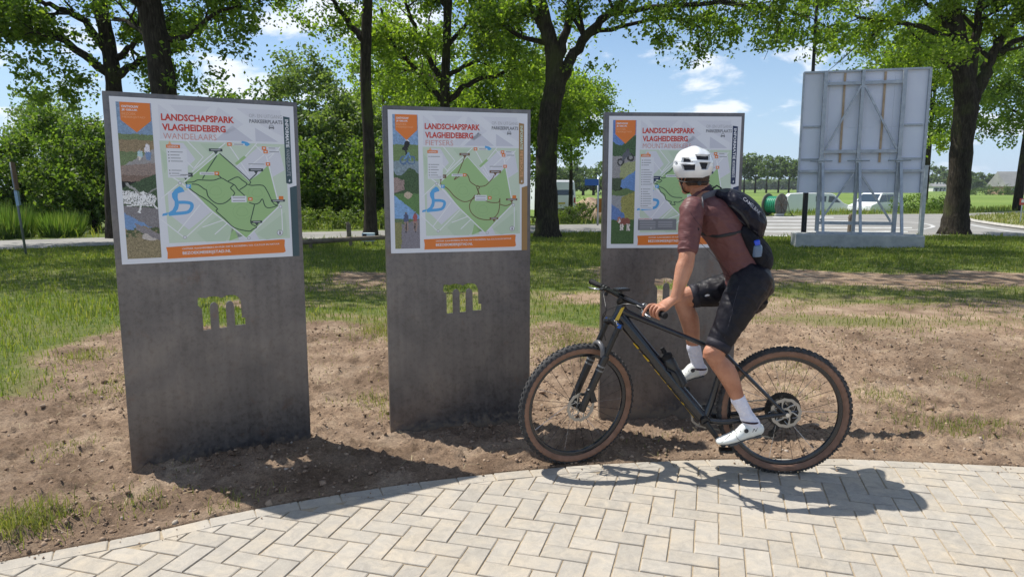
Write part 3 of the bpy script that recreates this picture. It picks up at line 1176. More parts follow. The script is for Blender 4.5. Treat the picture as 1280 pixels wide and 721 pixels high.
def oak_row():
    # 1 thick straight trunk behind the left panel
    Y = 19.5
    t = [(gnd(206, 306), .50), (at(206, 250, Y), .38), (at(208, 150, Y), .335), (at(197, 60, Y), .32), (at(186, 0, Y), .31), (at(178, -80, Y), .28), (at(176, -200, Y), .16)]
    t[0] = (V(t[1][0].x, Y, -.05), .48)
    limbs = [([at(188, 40, Y), at(225, 48, Y), at(262, 22, Y - .5), at(300, 5, Y - 1)], .10, .03),
             ([at(186, 10, Y), at(140, -25, Y - 1), at(90, -60, Y - 1.5)], .13, .04),
             ([at(182, -30, Y), at(240, -60, Y + 1), at(310, -70, Y + 1.5)], .15, .05),
             ([at(180, -90, Y), at(110, -150, Y + 1), at(60, -190, Y)], .13, .05),
             ([at(178, -110, Y), at(250, -170, Y), at(290, -230, Y)], .13, .05),
             ([at(190, 55, Y), at(165, 30, Y + 2), at(120, 15, Y + 4)], .09, .03)]
    ex = [at(u, v, y) for u, v, y in ((275, 45, 18.5), (300, 30, 18.5), (255, 60, 19), (262, 90, 18.6), (285, 10, 18.7), (315, 22, 18.5), (250, 20, 19), (240, 105, 18.8), (300, 60, 18.6), (230, 70, 18.6))]
    make_tree('oak_tree', 'thick straight oak trunk rising right behind the leftmost map panel', t, limbs, 3, L_OAK, 17000, .15, .40, extra=ex , shade_canopy=((-10.5, 17.5, 11.5), (5, 5, 3.2), 50, 7000), group='oaks along the road', keepout=lambda p: p[1] > 10)
    # 2 the oak left of it, forked limbs
    Y = 23.0
    t = [(V(at(143, 250, Y).x, Y, -.05), .36), (at(143, 230, Y), .28), (at(143, 120, Y), .245), (at(136, 60, Y), .225), (at(124, 0, Y), .21), (at(112, -80, Y), .2), (at(108, -180, Y), .1)]
    limbs = [([at(139, 94, Y), at(105, 69, Y - .5), at(60, 40, Y - 1), at(26, 36, Y - 1.2), at(-20, 25, Y - 1.5)], .15, .04),
             ([at(137, 70, Y), at(104, 28, Y), at(78, 12, Y - .5), at(50, 2, Y - 1), at(10, -25, Y - 1)], .13, .04),
             ([at(146, 96, Y), at(165, 82, Y), at(181, 71, Y + .5), at(230, 60, Y + 1)], .14, .05),
             ([at(142, 76, Y), at(160, 60, Y), at(178, 44, Y), at(220, 20, Y)], .12, .04),
             ([at(120, -10, Y), at(80, -50, Y), at(20, -80, Y)], .13, .04),
             ([at(118, -30, Y), at(160, -80, Y), at(190, -120, Y)], .13, .04)]
    ex = [at(u, v, y) for u, v, y in ((40, 75, 21.8), (62, 92, 21.8), (85, 100, 22), (30, 45, 21.6), (48, 118, 21.8), (105, 92, 22), (70, 60, 22), (12, 20, 21.5), (40, 15, 22), (3, 48, 21.6), (95, 115, 22), (110, 50, 22.5), (28, 95, 21.7), (60, 112, 21.8))]
    make_tree('oak_tree', 'oak with long low limbs reaching left, leftmost of the roadside oaks', t, limbs, 5, L_OAK, 21000, .16, .42, extra=ex , shade_canopy=((-16, 20, 12.5), (5.5, 5.5, 3.6), 50, 7000), group='oaks along the road')
    # 3 slim oak between panels
    Y = 24.2
    t = [(V(at(463, 285, Y).x, Y, -.05), .27), (at(463, 262, Y), .21), (at(461, 180, Y), .19), (at(457, 100, Y), .18), (at(458, 40, Y), .175), (at(460, -20, Y), .16), (at(462, -140, Y), .12)]
    limbs = [([at(456, 52, Y), at(438, 32, Y), at(425, 15, Y - .3), at(410, -5, Y - .6), at(380, -30, Y - 1)], .12, .04),
             ([at(459, 0, Y), at(500, -40, Y + 1), at(540, -70, Y + 1)], .12, .04),
             ([at(459, -30, Y), at(420, -90, Y), at(380, -130, Y)], .12, .04),
             ([at(460, -60, Y), at(500, -130, Y), at(520, -180, Y)], .12, .04)]
    ex = [at(u, v, Y - .5) for u, v in ((400, 12), (372, 8), (388, 28), (420, 30), (352, 5), (410, 40), (365, 20), (430, 6), (350, 15))]
    make_tree('oak_tree', 'slim dark oak trunk seen between the left and middle map panels', t, limbs, 8, L_OAK, 12000, .15, .40, extra=ex , shade_canopy=((-5.5, 20, 12.5), (4.5, 6, 3.4), 46, 7000), group='oaks along the road')
    # 4 the spreading oak behind the middle panel
    Y = 27.5
    t = [(V(at(557, 280, Y).x, Y, -.05), .27), (at(557, 240, Y), .21), (at(557, 160, Y), .19), (at(556, 120, Y), .19), (at(558, 60, Y), .15), (at(560, 0, Y), .16), (at(562, -90, Y), .1)]
    limbs = [([at(555, 126, Y), at(538, 112, Y), at(520, 88, Y), at(500, 66, Y - .5), at(482, 38, Y - 1), at(476, 10, Y - 1)], .13, .04),
             ([at(554, 108, Y), at(536, 72, Y), at(520, 42, Y), at(510, 10, Y - .5), at(500, -20, Y)], .12, .04),
             ([at(560, 125, Y), at(580, 110, Y), at(605, 98, Y), at(635, 90, Y), at(665, 78, Y)], .12, .04),
             ([at(560, 95, Y), at(580, 84, Y), at(605, 70, Y), at(625, 52, Y)], .10, .03),
             ([at(558, 60, Y), at(575, 40, Y), at(600, 12, Y), at(620, -20, Y)], .10, .03),
             ([at(557, 115, Y), at(545, 100, Y + 2), at(520, 90, Y + 3), at(480, 80, Y + 4)], .10, .03),
             ([at(559, 10, Y), at(540, -20, Y), at(525, -60, Y)], .10, .03)]
    ex = ellipse_pts(at(565, 40, Y), (5.0, 3, 3.6), 60, 4, .5)
    make_tree('oak_tree', 'wide spreading oak with fanned branches behind the middle map panel', t, limbs, 12, L_OAK2, 30000, .17, .5, extra=ex, group='oaks along the road')
    # 5 the big forked oak right of the middle panel
    Y = 23.2
    t = [(V(at(684, 290, Y).x, Y, -.05), .47), (at(684, 270, Y), .37), (at(683, 200, Y), .34), (at(687, 140, Y), .335), (at(694, 105, Y), .33), (at(690, 60, Y), .24), (at(680, 20, Y), .2), (at(668, -40, Y), .17), (at(660, -140, Y), .1)]
    limbs = [([at(695, 118, Y), at(706, 92, Y), at(722, 60, Y), at(745, 32, Y - .4), at(775, 5, Y - 1), at(810, -28, Y - 1.5), at(850, -50, Y - 2)], .21, .06),
             ([at(697, 95, Y), at(703, 55, Y), at(712, 20, Y), at(716, -25, Y), at(722, -90, Y)], .17, .06),
             ([at(690, 60, Y), at(674, 32, Y), at(664, 8, Y), at(650, -25, Y)], .13, .04),
             ([at(760, 18, Y - .8), at(830, 8, Y - 1.4), at(900, 6, Y - 2), at(960, 10, Y - 2.4), at(1010, 22, Y - 2.6)], .09, .03),
             ([at(700, 60, Y), at(640, 40, Y + 1), at(600, 20, Y + 2)], .10, .03),
             ([at(735, 45, Y), at(790, 30, Y), at(850, 25, Y - .5), at(885, 45, Y - .8)], .08, .02),
             ([at(712, 0, Y), at(770, -60, Y), at(830, -90, Y)], .12, .04)]
    ex = [at(u, v, y) for u, v, y in ((760, 20, 21), (800, 40, 21.3), (835, 60, 21.5), (880, 68, 21.5), (900, 50, 21), (860, 35, 21), (925, 25, 20.6), (955, 45, 20.6), (985, 40, 20.6), (1005, 60, 20.6), (1030, 48, 20.6), (1045, 25, 20.6), (890, 15, 21), (980, 12, 20.8), (820, 20, 21), (850, 8, 21), (930, 5, 21), (1020, 8, 20.8), (870, 80, 21.4), (1012, 75, 20.7),
                                      (745, 100, 22.8), (735, 140, 23), (742, 120, 23), (720, 165, 23), (712, 198, 23), (745, 85, 23), (730, 60, 24), (705, 180, 23.5), (640, 60, 24), (625, 100, 25), (655, 130, 25), (790, 10, 22), (775, 35, 22))]
    make_tree('oak_tree', 'stout forked oak to the right of the middle panel with a limb over the cyclist', t, limbs, 21, L_OAK, 26000, .15, .40, extra=ex , shade_canopy=((1.5, 18.5, 11.8), (5.5, 6, 3.2), 56, 9000), group='oaks along the road',
              keepout=lambda p: not (p[0] > 2.4 and p[2] < 5.35 - .02 * p[0] and p[1] < 26))
    # 6 the big oak on the right
    Y = 24.8
    t = [(V(at(1193, 291, Y).x, Y, -.08), .53), (at(1195, 268, Y), .41), (at(1199, 225, Y), .36), (at(1203, 170, Y), .355), (at(1208, 128, Y), .37), (at(1202, 80, Y), .30), (at(1197, 40, Y), .25), (at(1190, 0, Y), .22), (at(1184, -90, Y), .14)]
    limbs = [([at(1213, 130, Y), at(1226, 105, Y), at(1238, 78, Y), at(1252, 50, Y), at(1275, 15, Y), at(1310, -20, Y)], .24, .07),
             ([at(1209, 118, Y), at(1216, 80, Y), at(1222, 40, Y), at(1228, 0, Y), at(1236, -60, Y)], .20, .07),
             ([at(1240, 72, Y), at(1262, 56, Y), at(1290, 45, Y), at(1330, 35, Y)], .13, .04),
             ([at(1201, 78, Y), at(1180, 48, Y), at(1150, 34, Y), at(1115, 28, Y - .6), at(1080, 24, Y - 1), at(1050, 12, Y - 1.2)], .12, .03),
             ([at(1198, 50, Y), at(1178, 22, Y), at(1160, 5, Y), at(1130, -20, Y)], .12, .04),
             ([at(1200, 95, Y), at(1175, 75, Y + 1), at(1140, 68, Y + 1.5), at(1105, 66, Y + 2)], .09, .03),
             ([at(1192, 0, Y), at(1140, -50, Y), at(1090, -80, Y)], .12, .04)]
    ex = [at(u, v, y) for u, v, y in ((1055, 20, 23), (1075, 45, 23.2), (1040, 60, 23), (1100, 15, 23.5), (1130, 50, 24), (1085, 70, 24), (1110, 85, 25), (1140, 80, 25), (1165, 60, 25), (1170, 100, 26), (1080, 5, 23), (1240, 20, 24), (1265, 30, 24), (1175, 135, 26), (1160, 165, 26.5), (1175, 180, 26.5), (1060, 80, 24), (1150, 10, 24), (1250, 65, 25))]
    make_tree('oak_tree', 'largest oak with a thick leaning trunk to the right of the billboard', t, limbs, 33, L_OAK2, 30000, .15, .42, extra=ex , shade_canopy=((14.5, 22.5, 13.0), (6.5, 5, 2.8), 60, 8000), group='oaks along the road', keepout=lambda p: p[1] > 20.4)


oak_row()


def simple_tree(name, label, x, y, h, rw, seed, lm, nleaf, ls, trunk_r=.2, low=.3, group=None, cat='tree', nblob=46, z0=-.1, lean=0, trunk_h=None, clump=None):
    """rounder tree for the middle and far distance: trunk, a few limbs, crown of clumps"""
    rr = random.Random(seed)
    root = empty(name, (x, y, z0), label, cat, group)
    mb = MB()
    th = trunk_h or h * .75
    mb.tube([V(x, y, z0), V(x + lean * .3, y, z0 + th * .4), V(x + lean, y, z0 + th)], [trunk_r * 1.25, trunk_r * .85, trunk_r * .25], n=8)
    if h > 2.6:
        for k in range(9):
            a = rr.uniform(0, 6.28)
            zb = z0 + h * (low + .05 + .35 * rr.random())
            d = V(math.cos(a), math.sin(a), .5) * rw * rr.uniform(.5, .85)
            b = V(x + lean * .5, y, zb)
            mb.tube([b, b + d * .5 + V(0, 0, .15), b + d + V(0, 0, .1 * h)], [trunk_r * .4, trunk_r * .25, trunk_r * .08], n=5)
    mb.build('trunk', m_bark, root, smooth=True, fix=False)
    g = np.random.default_rng(seed)
    ch = h * (1 - low) / 2
    zc = z0 + h - ch
    d = g.standard_normal((nblob, 3))
    d /= np.linalg.norm(d, axis=1)[:, None]
    q = d * (.25 + .75 * g.random((nblob, 1)) ** .45)
    q[:, :2] *= (1 - .25 * np.clip(q[:, 2:3], 0, 1)) * g.uniform(.75, 1.12, (nblob, 1))
    T = q * np.array([rw, rw, ch]) + np.array([x + lean * .7, y, zc])
    w = g.random(nblob) + .25
    pick = g.choice(nblob, nleaf, p=w / w.sum())
    cs = clump or (rw * .17)
    off = g.normal(0, cs * .85, (nblob * 6 + 6, 3))
    C = T[pick] + off[pick * 6 + g.integers(0, 6, nleaf)] * np.array([1, 1, .8]) + g.normal(0, cs * .36, (nleaf, 3))
    C = C[C[:, 2] > z0 + .05]
    cr = leaves('crown', C, ls, lm, root)
    cr['kind'] = 'stuff'
    return root


def backdrop():
    gp = 'bushes and trees massed beyond the road on the left'
    # hedge-like shrubs on the left, each its own plant
    H = [(-25.5, 25.5, 4.4, 2.6), (-23.2, 27.5, 5.8, 2.2), (-20.6, 26.6, 4.3, 2.4), (-18.4, 28.4, 4.6, 2.3), (-16.3, 27.6, 4.1, 2.1), (-14.2, 29.5, 4.5, 2.3), (-12.2, 29.2, 3.9, 2.1), (-20.5, 33, 6.0, 2.3), (-22.6, 34.5, 6.4, 1.9)]
    labs = ['dark leafy bush at the far left edge behind the leaning post', 'tall feathery bush rising left of the hedge top', 'dense bush behind the tall grass clump on the left', 'broad bush left of the leftmost panel, its top even',
            'dark bush just left of the panel edge', 'bush mostly hidden behind the leftmost map panel', 'bush hidden behind the right half of the leftmost map', 'pale wispy tree standing up behind the left bushes', 'second pale wispy tree at the far left, a little taller']
    for i, (x, y, h, w) in enumerate(H):
        wisp = i in (1, 7, 8)
        simple_tree('bush' if not wisp else 'willow_tree', labs[i], x, y, h, w, 100 + i, L_WILLOW if wisp else L_HEDGE, 15000 if not wisp else 9000, .15, .09, .02, gp, 'bush' if not wisp else 'tree', 60, clump=.42)
    # the wood in the middle
    M = [(-13.6, 38, 7.2, 3.6, L_HEDGE), (-10.4, 37, 8.4, 3.2, L_WILLOW), (-7.6, 35, 6.2, 2.6, L_WILLOW), (-7.2, 40.5, 10.0, 3.6, L_OAK2), (-3.4, 38, 9.0, 3.4, L_OAK2), (-.6, 36.5, 8.4, 3.0, L_OAK2), (-3.2, 33.5, 4.6, 2.2, L_HEDGE), (-9.4, 33, 3.6, 2.0, L_HEDGE), (-6.2, 32.2, 3.4, 1.7, L_HEDGE), (1.4, 40, 8.6, 2.9, L_OAK2), (3.6, 43.5, 8.8, 2.6, L_OAK2)]
    labs = ['rounded tree whose top shows just right of the leftmost panel', 'silvery green willow between the left and middle panels', 'pale willow bush low between the left and middle panels', 'tallest leafy tree in the wood, behind the slim oak',
            'leafy tree filling the sky above the middle panel, left half', 'leafy tree above the right half of the middle panel', 'dark bush behind the foot of the slim oak', 'dark rounded bush beside the edge of the leftmost panel', 'small dark bush behind the wooden post',
            'leafy tree closing the wood on its right end', 'farther light green tree at the right end of the wood']
    for i, (x, y, h, w, lm) in enumerate(M):
        simple_tree('leafy_tree' if h > 5 else 'bush', labs[i], x, y, h, w, 140 + i, lm, int(5200 * w), .19, .16 if i < 9 else .12, .46 if i >= 9 else .04 if h < 7 else .12, gp, 'tree' if h > 5 else 'bush', 70, clump=.5)
    # herbs and tall grass at the road
    G = [(-17.6, 22.6, .95, .8), (-16.3, 22.9, 1.15, .9), (-15.0, 23.5, .9, .8)]
    m_tall = leaf_mat('broom_stems', (.05, .10, .02), (.17, .27, .06), .4, (.30, .33, .12))
    for i, (x, y, h, w) in enumerate(G):
        n = 1300
        a = rng.uniform(0, 2 * np.pi, n)
        r = w * np.sqrt(rng.random(n)) * .7
        X, Y_ = x + r * np.cos(a), y + r * np.sin(a)
        hh = h * rng.uniform(.25, 1.15, n) * (1 - .35 * (r / w) ** 2)
        b = np.stack([X, Y_, np.full(n, .0)], -1)
        tip = b + np.stack([np.cos(a) * r * .5 + rng.normal(0, .07, n), np.sin(a) * r * .5, hh], -1)
        mid = (b + tip) / 2 + rng.normal(0, .02, (n, 3))
        wv = np.array([.013, 0, 0])
        P = np.stack([b - wv, b + wv, mid + wv, tip, mid - wv], 1)
        b0 = np.arange(n)[:, None] * 5
        tri = np.concatenate([b0 + np.array([[0, 1, 2]]), b0 + np.array([[0, 2, 4]]), b0 + np.array([[4, 2, 3]])], 1).reshape(-1, 3)
        o = np_mesh('tall_grass_clump', P.reshape(-1, 3), tri, m_tall, k=3, loc=(x, y, 0))
        tag(o, ['bright green clump of tall grass right beside the leaning post', 'largest bright tall grass clump in front of the left bushes', 'tall grass clump nearest the leftmost map panel'][i], 'grass clump', 'tall grass clumps at the road')
    m_herb = leaf_mat('herb_leaves', (.08, .13, .03), (.17, .23, .06), .4, (.24, .27, .10))
    hs = [(-8.6, 28.4), (-7.9, 27.6), (-7.2, 28.2), (-6.5, 27.9), (-5.8, 28.6), (-5.2, 28.2), (-4.6, 28.6), (-9.4, 28.0), (2.2, 32.4), (2.8, 32.9), (3.4, 32.6), (-3.9, 29), (-12.2, 26.5)]
    hl = ['second weed clump right of the leftmost panel, on the far roadside', 'third roadside weed clump from the leftmost panel, standing nearer the road', 'fourth roadside weed clump, behind the wooden post', 'fifth roadside weed clump, right of the wooden post', 'sixth roadside weed clump, just left of the slim oak',
          'roadside weed clump directly behind the slim oak trunk', 'roadside weed clump just right of the slim oak trunk', 'weed clump touching the right edge of the leftmost panel', 'weed clump beside the forked oak under the tall van', 'middle weed clump between forked oak and blue road sign', 'weed clump nearest the pole of the blue road sign', 'weed clump at the left edge of the middle panel', 'weed clump hidden behind the leftmost map panel']
    for i, (x, y) in enumerate(hs):
        h = .75 + .45 * rnd.random()
        r_ = simple_tree('herb_clump', 'leafy weed clump growing on the far side of the road', x, y, h, .5, 200 + i, m_herb, 900, .085, .012, .02, 'leafy weed clumps beyond the road', 'weeds', 18, clump=.13)
        r_['label'] = hl[i]
    # midground trees on the right
    simple_tree('young_oak', 'small oak with slender trunk at the right edge beyond the wedge of grass', 36.0, 50.5, 13.0, 3.6, 301, L_OAK, 15000, .22, .27, .40, None, 'tree', 60, z0=-.5, lean=.2)
    simple_tree('maple_tree', 'leafy tree standing behind the billboard on its right', 29.3, 50.5, 14.0, 4.6, 302, L_OAK, 20000, .22, .22, .40, None, 'tree', 70, z0=-.5, lean=.2)
    simple_tree('roadside_shrub', 'dark low shrub behind the right foot of the billboard', 26.5, 46.6, 1.15, 1.5, 303, L_HEDGE, 2500, .12, .03, .0, None, 'bush', 24, z0=-.1)
    simple_tree('roadside_shrub', 'dark shrub peeking out left of the trunk behind the billboard', 29.3, 47.5, 1.2, 1.1, 304, L_HEDGE, 2000, .12, .03, .0, None, 'bush', 24, z0=-.1)
    # distant trees in rows
    g = random.Random(5)
    ords = ['first', 'second', 'third', 'fourth', 'fifth', 'sixth', 'seventh', 'eighth', 'ninth', 'tenth', 'last']
    lab = {0: 'distant tree in the row behind the cyclist, seen above his pack', 1: 'distant tree in the belt seen between the middle and right panels', 2: 'distant tree on the skyline to the right of the big oak'}
    rows = []
    for i, u in enumerate((918, 930, 944, 958, 973, 986, 1000, 1014)):
        rows.append((u, 286 + g.uniform(-8, 8), g.uniform(12.5, 15.5), 0, .42))
    for i, u in enumerate((690, 703, 716, 729, 742, 754)):
        rows.append((u, 200 + g.uniform(-8, 8), g.uniform(8.2, 9.6) * (1.08 if i in (1,) else 1), 1, .05))
    for i, u in enumerate((1150, 1164, 1178, 1194, 1212, 1226, 1240, 1254, 1268, 1284, 1300)):
        rows.append((u, 420 + g.uniform(-12, 12), {1: 17.5, 0: 10}.get(i, g.uniform(8.5, 11.5)), 2, .05))
    for i, (u, Y, h, k, low) in enumerate(rows):
        x = (u - 640) / FPX * Y * .99
        r_ = simple_tree('distant_tree', lab[k], x, Y, h, h * (.36 if k == 0 else .6), 400 + i, L_FAR, 1700, Y * .0034, .35, low, ('tree row across the field', 'tree belt left of the right panel', 'tree line on the horizon at the right')[k], 'tree', 30, z0=-.55, clump=h * .07)
        j = i - (0, 8, 14)[k]
        r_['label'] = (ords[j] + ' tree from the left in the row across the field behind the cyclist', ords[j] + ' tree from the left in the far belt between middle and right panels', ords[j] + ' tree from the left on the skyline right of the billboard')[k]
    # low far woodland that reads as one mass
    n = 16000
    x = rng.uniform(-60, 620, n)
    yb = 640 + 40 * np.sin(x * .011)
    hh = 7 + 5 * fbm(x * .02, x * 0 + 3, 3, 5)
    C = np.stack([x, yb + rng.uniform(-8, 8, n), -.5 + hh * rng.random(n) ** .8], -1)
    o = leaves('far_woodland', C, 4.0, L_FAR, None, loc=(0, 640, 0))
    tag(o, 'hazy band of woodland along the horizon', 'woodland', kind='stuff')


backdrop()
# ================================================================== BILLBOARD seen from behind
m_galv = noisy('galvanised_steel', (.30, .33, .37), (.44, .47, .50), 9, .45, .6, bs=.1)
m_board = noisy('board_back', (.66, .69, .80), (.74, .77, .86), 1.3, .5)  # slight blue of the reflected sky put into the base colour
m_conc = noisy('concrete_block', (.30, .31, .31), (.46, .46, .44), 4, .9, bs=.4, bscale=20, bd=.02)
m_wood = noisy('weathered_wood', (.10, .08, .06), (.20, .16, .12), 10, .85, bs=.3)
m_lath = noisy('wood_lath', (.40, .28, .18), (.52, .38, .26), 10, .7)
m_dark = mat('dark_metal', (.02, .02, .022), .5, .3)
m_seam = mat('seam', (.45, .47, .5), .6)


def beam(mb, a, b, w=.06, d=.06, face=None, mi=0):
    a, b = Vector(a), Vector(b)
    z = (b - a)
    L = z.length
    z.normalize()
    x = (Vector(face).cross(z)) if face is not None else z.orthogonal()
    x.normalize()
    y = z.cross(x)
    mb.box((a + b) / 2, (w, d, L), (x, y, z), mi)


def billboard():
    L0 = V(8.25, 20.55, 0)
    R0 = V(11.35, 19.75, 0)
    ex = (R0 - L0).normalized()
    W = (R0 - L0).length
    ny = V(ex.y, -ex.x, 0)           # towards the camera
    ZB, ZT = 1.47, 4.82
    root = empty('billboard', tuple((L0 + R0) / 2), 'large white billboard seen from behind on a steel frame and concrete block', 'billboard')

    def P(s, z, out=0.0):
        return L0 + ex * (s * W) + V(0, 0, z) + ny * out
    # the board in panels, a hair of gap between them
    cols = [0, .215, .47, .735, 1.0]
    rws = [ZB, 2.42, 3.28, ZT]
    for i in range(4):
        for j in range(3):
            mb = MB()
            a, b = cols[i], cols[i + 1]
            c = (P(a, rws[j]) + P(b, rws[j + 1])) / 2
            mb.box(c, ((b - a) * W - .003, .03, rws[j + 1] - rws[j] - .002), (ex, ny, V(0, 0, 1)))
            mb.build('board_panel', m_board, root)
    fr = .05
    for s0, z0, s1, z1, w in ((0, ZB, 0, ZT, .05), (1, ZB, 1, ZT, .07), (0, ZT, 1, ZT, .05)):
        mb = MB()
        beam(mb, P(s0, z0 if s0 == s1 else ZT, fr), P(s1, z1, fr), w, .06, ny)
        mb.build('edge_rail', m_galv, root)
    for z in (2.42, 3.28):
        for a, b in ((0.02, .16), (.80, .98)):
            mb = MB()
            beam(mb, P(a, z + (.0 if z < 3 else .05), .045), P(b, z + (.0 if z < 3 else .05), .045), .045, .04, ny)
            mb.build('side_batten', m_galv, root)
    for s in (.175, .475, .80):                       # the three uprights
        mb = MB()
        beam(mb, P(s, .38, .14), P(s, ZT - .02 if s != .475 else ZT, .14), .10 if s != .475 else .085, .10, ny)
        mb.build('upright', m_galv, root)
    for z, w in ((4.48, .085), (2.62, .09), (2.08, .07)):
        mb = MB()
        a, b = (.175, .80) if z > 2.3 else (0.0, 1.0)
        beam(mb, P(a, z, .12), P(b, z, .12), w, .06, ny)
        mb.build('cross_rail', m_galv, root)
    mb = MB()
    beam(mb, P(.175, .62, .14), P(.80, .62, .14), .09, .08, ny)
    mb.build('cross_rail', m_galv, root)
    for a, b in (((.205, 2.68), (.46, 4.40)), ((.49, 4.40), (.775, 2.68)), ((.20, .68), (.45, 2.02)), ((.50, 2.02), (.77, .68))):
        mb = MB()
        beam(mb, P(a[0], a[1], .16), P(b[0], b[1], .16), .05, .05, ny)
        mb.build('diagonal_brace', m_galv, root)
    for s in (.335, .655):
        mb = MB()
        beam(mb, P(s, 2.32, .04), P(s, ZT - .05, .04), .055, .025, ny)
        mb.build('wooden_lath', m_lath, root)
    for s in (.175, .475, .80):                       # raking struts at the foot
        mb = MB()
        beam(mb, P(s + .012, 2.3, .22), P(s + .03, .36, .62), .07, .07, ny)
        mb.build('raking_strut', m_galv, root)
        mb = MB()
        mb.box(P(s, 2.36, .19), (.16, .10, .12), (ex, ny, V(0, 0, 1)))
        mb.tube([P(s - .09, 2.36, .24), P(s + .09, 2.36, .24)], .018, n=8)
        mb.build('clamp', m_galv, root)
    mb = MB()
    beam(mb, P(.15, .36, .60), P(.84, .36, .60), .08, .08, ny)
    mb.build('base_rail', m_galv, root)
    mb = MB()
    mb.bevbox(P(.48, .13, .38), (W * 1.02, 1.0, .40), .03, (ex, ny, V(0, 0, 1)))
    mb.build('concrete_foot', m_conc, root)


billboard()


# ================================================================== poles, posts, signs
def poles():
    p = gnd(1010, 305)
    mb = MB()
    x, y = p.x + .06, 20.9
    mb.tube([V(x, y, -.1), V(x, y, 1.9)], .075, n=10)
    mb.tube([V(x, y, 1.9), V(x + .0, y, 7.4)], [.06, .04], n=10)
    mb.tube([V(x, y, 7.4), V(x + .08, y, 7.75), V(x + .5, y, 7.95), V(x + 1.2, y, 8.0)], .03, n=8)
    mb.bevbox(V(x + 1.45, y, 7.98), (.6, .22, .09), .03)
    mb.box(V(x + .0, y + .02, 1.93), (.19, .19, .05))
    o = mb.build('street_lamp', m_dark, smooth=30, loc=(x, y, 0))
    tag(o, 'tall thin black street lamp pole at the left edge of the billboard', 'street lamp')
    # second dark post beside the trunk right of the billboard
    q = at(1153, 262, 21.8)
    mb = MB()
    mb.box(V(q.x, 21.8, 1.1), (.11, .11, 2.3))
    mb.box(V(q.x, 21.8, 2.27), (.13, .13, .04))
    mb.build('support_post', m_galv, None, loc=(q.x, 21.8, 0))
    o = bpy.data.objects['support_post']
    tag(o, 'grey square post behind the right edge of the billboard', 'post')
    # bollard behind the billboard
    q = gnd(1062, 290)
    mb = MB()
    mb.tube([V(q.x, q.y, -.05), V(q.x + .02, q.y, .62), V(q.x + .03, q.y, .66)], [.09, .085, .06], n=10)
    mb.tube([V(q.x, q.y, .5), V(q.x, q.y, .56)], .092, n=10)
    o = mb.build('bollard', m_wood, smooth=30, loc=(q.x, q.y, 0))
    tag(o, 'short dark wooden bollard seen between the billboard legs', 'bollard')
    # leaning sign post at the far left
    b = gnd(33, 318)
    root = empty('leaning_sign_post', (b.x, b.y, 0), 'thin leaning post with a sign seen edge-on at the far left', 'sign post')
    top = at(13, 203, b.y)
    mb = MB()
    mb.tube([V(b.x, b.y, -.1), top], .028, n=8)
    mb.build('pole', mat('galvanised_dull', (.16, .18, .19), .5, .4), root, smooth=True)
    d = (top - b).normalized()
    sx = V(-.46, .89, 0).normalized()
    sy = d.cross(sx).normalized()
    mb = MB()
    c = b + d * ((top - b).length - .33)
    mb.bevbox(c - sy * .045, (.52, .02, .66), .008, (sx, sy, d))
    mb.build('upper_sign_board', noisy('sign_back_brown', (.14, .075, .045), (.2, .11, .07), 5, .6), root)
    mb = MB()
    c = b + d * ((top - b).length - .86)
    mb.bevbox(c - sy * .04, (.34, .02, .34), .008, (sx, sy, d))
    mb.box(c + sy * .0, (.07, .06, .36), (sx, sy, d))
    mb.build('lower_sign_board', mat('sign_blue_grey', (.30, .42, .55), .4, .2), root)
    # low timber rail, wooden post and meter box between the left and middle panels
    a, c = gnd(372, 311), gnd(500, 305)
    o_ = MB()
    o_.tube([V(a.x, a.y, .17), V((a.x + c.x) / 2, (a.y + c.y) / 2, .20), V(c.x, c.y, .21)], [.07, .065, .06], n=8)
    for t in (.12, .5, .9):
        q = a.lerp(c, t)
        o_.tube([V(q.x, q.y, -.1), V(q.x, q.y, .26)], .05, n=7)
    o = o_.build('timber_rail', m_wood, smooth=30, loc=(a.x, a.y, 0))
    tag(o, 'low round timber rail in the grass between the left and middle panels', 'fence')
    q = gnd(437, 301)
    mb = MB()
    mb.tube([V(q.x, q.y, -.1), V(q.x - .02, q.y, .5), V(q.x - .05, q.y, .57)], [.075, .07, .045], n=8)
    o = mb.build('wooden_post', m_wood, smooth=30, loc=(q.x, q.y, 0))
    tag(o, 'weathered wooden post standing just left of the slim oak', 'post')
    q = gnd(461, 306)
    root = empty('meter_box', (q.x, q.y, 0), 'small pale box on a low stand before the slim oak trunk', 'box')
    mb = MB()
    mb.bevbox(V(q.x, q.y, .22), (.34, .22, .24), .012)
    mb.build('housing', noisy('box_pale_blue', (.42, .52, .56), (.5, .6, .63), 6, .5), root)
    mb = MB()
    mb.box(V(q.x - .09, q.y - .112, .23), (.11, .012, .17))
    mb.box(V(q.x + .10, q.y - .112, .24), (.03, .012, .04))
    mb.build('door_panel', m_dark, root)
    mb = MB()
    for dx in (-.12, .12):
        mb.box(V(q.x + dx, q.y, .04), (.03, .03, .16))
    mb.build('stand', m_wood, root)
    # blue direction sign on grey pole
    Y = 30.6
    root = empty('direction_sign', (at(747, 278, Y).x, Y, 0), 'blue rectangular road sign on a grey pole left of the right-hand panel', 'road sign')
    px_ = at(747, 278, Y).x
    mb = MB()
    mb.tube([V(px_, Y, -.1), V(px_, Y, at(747, 222, Y).z)], .04, n=8)
    mb.build('pole', m_galv, root, smooth=True)
    mb = MB()
    a, b_ = at(731, 224, Y), at(748, 232, Y)
    mb.bevbox(V((a.x + b_.x) / 2, Y - .05, (a.z + b_.z) / 2), (b_.x - a.x, .03, a.z - b_.z), .01)
    mb.build('sign_board', mat('road_sign_blue', (.03, .12, .42), .4), root)
    # second blue sign farther away
    Y = 68
    a, b_ = at(1001, 223, Y), at(1011, 229.5, Y)
    root = empty('direction_sign', ((a.x + b_.x) / 2, Y, -.5), 'tiny dark blue road sign in the field just left of the billboard', 'road sign')
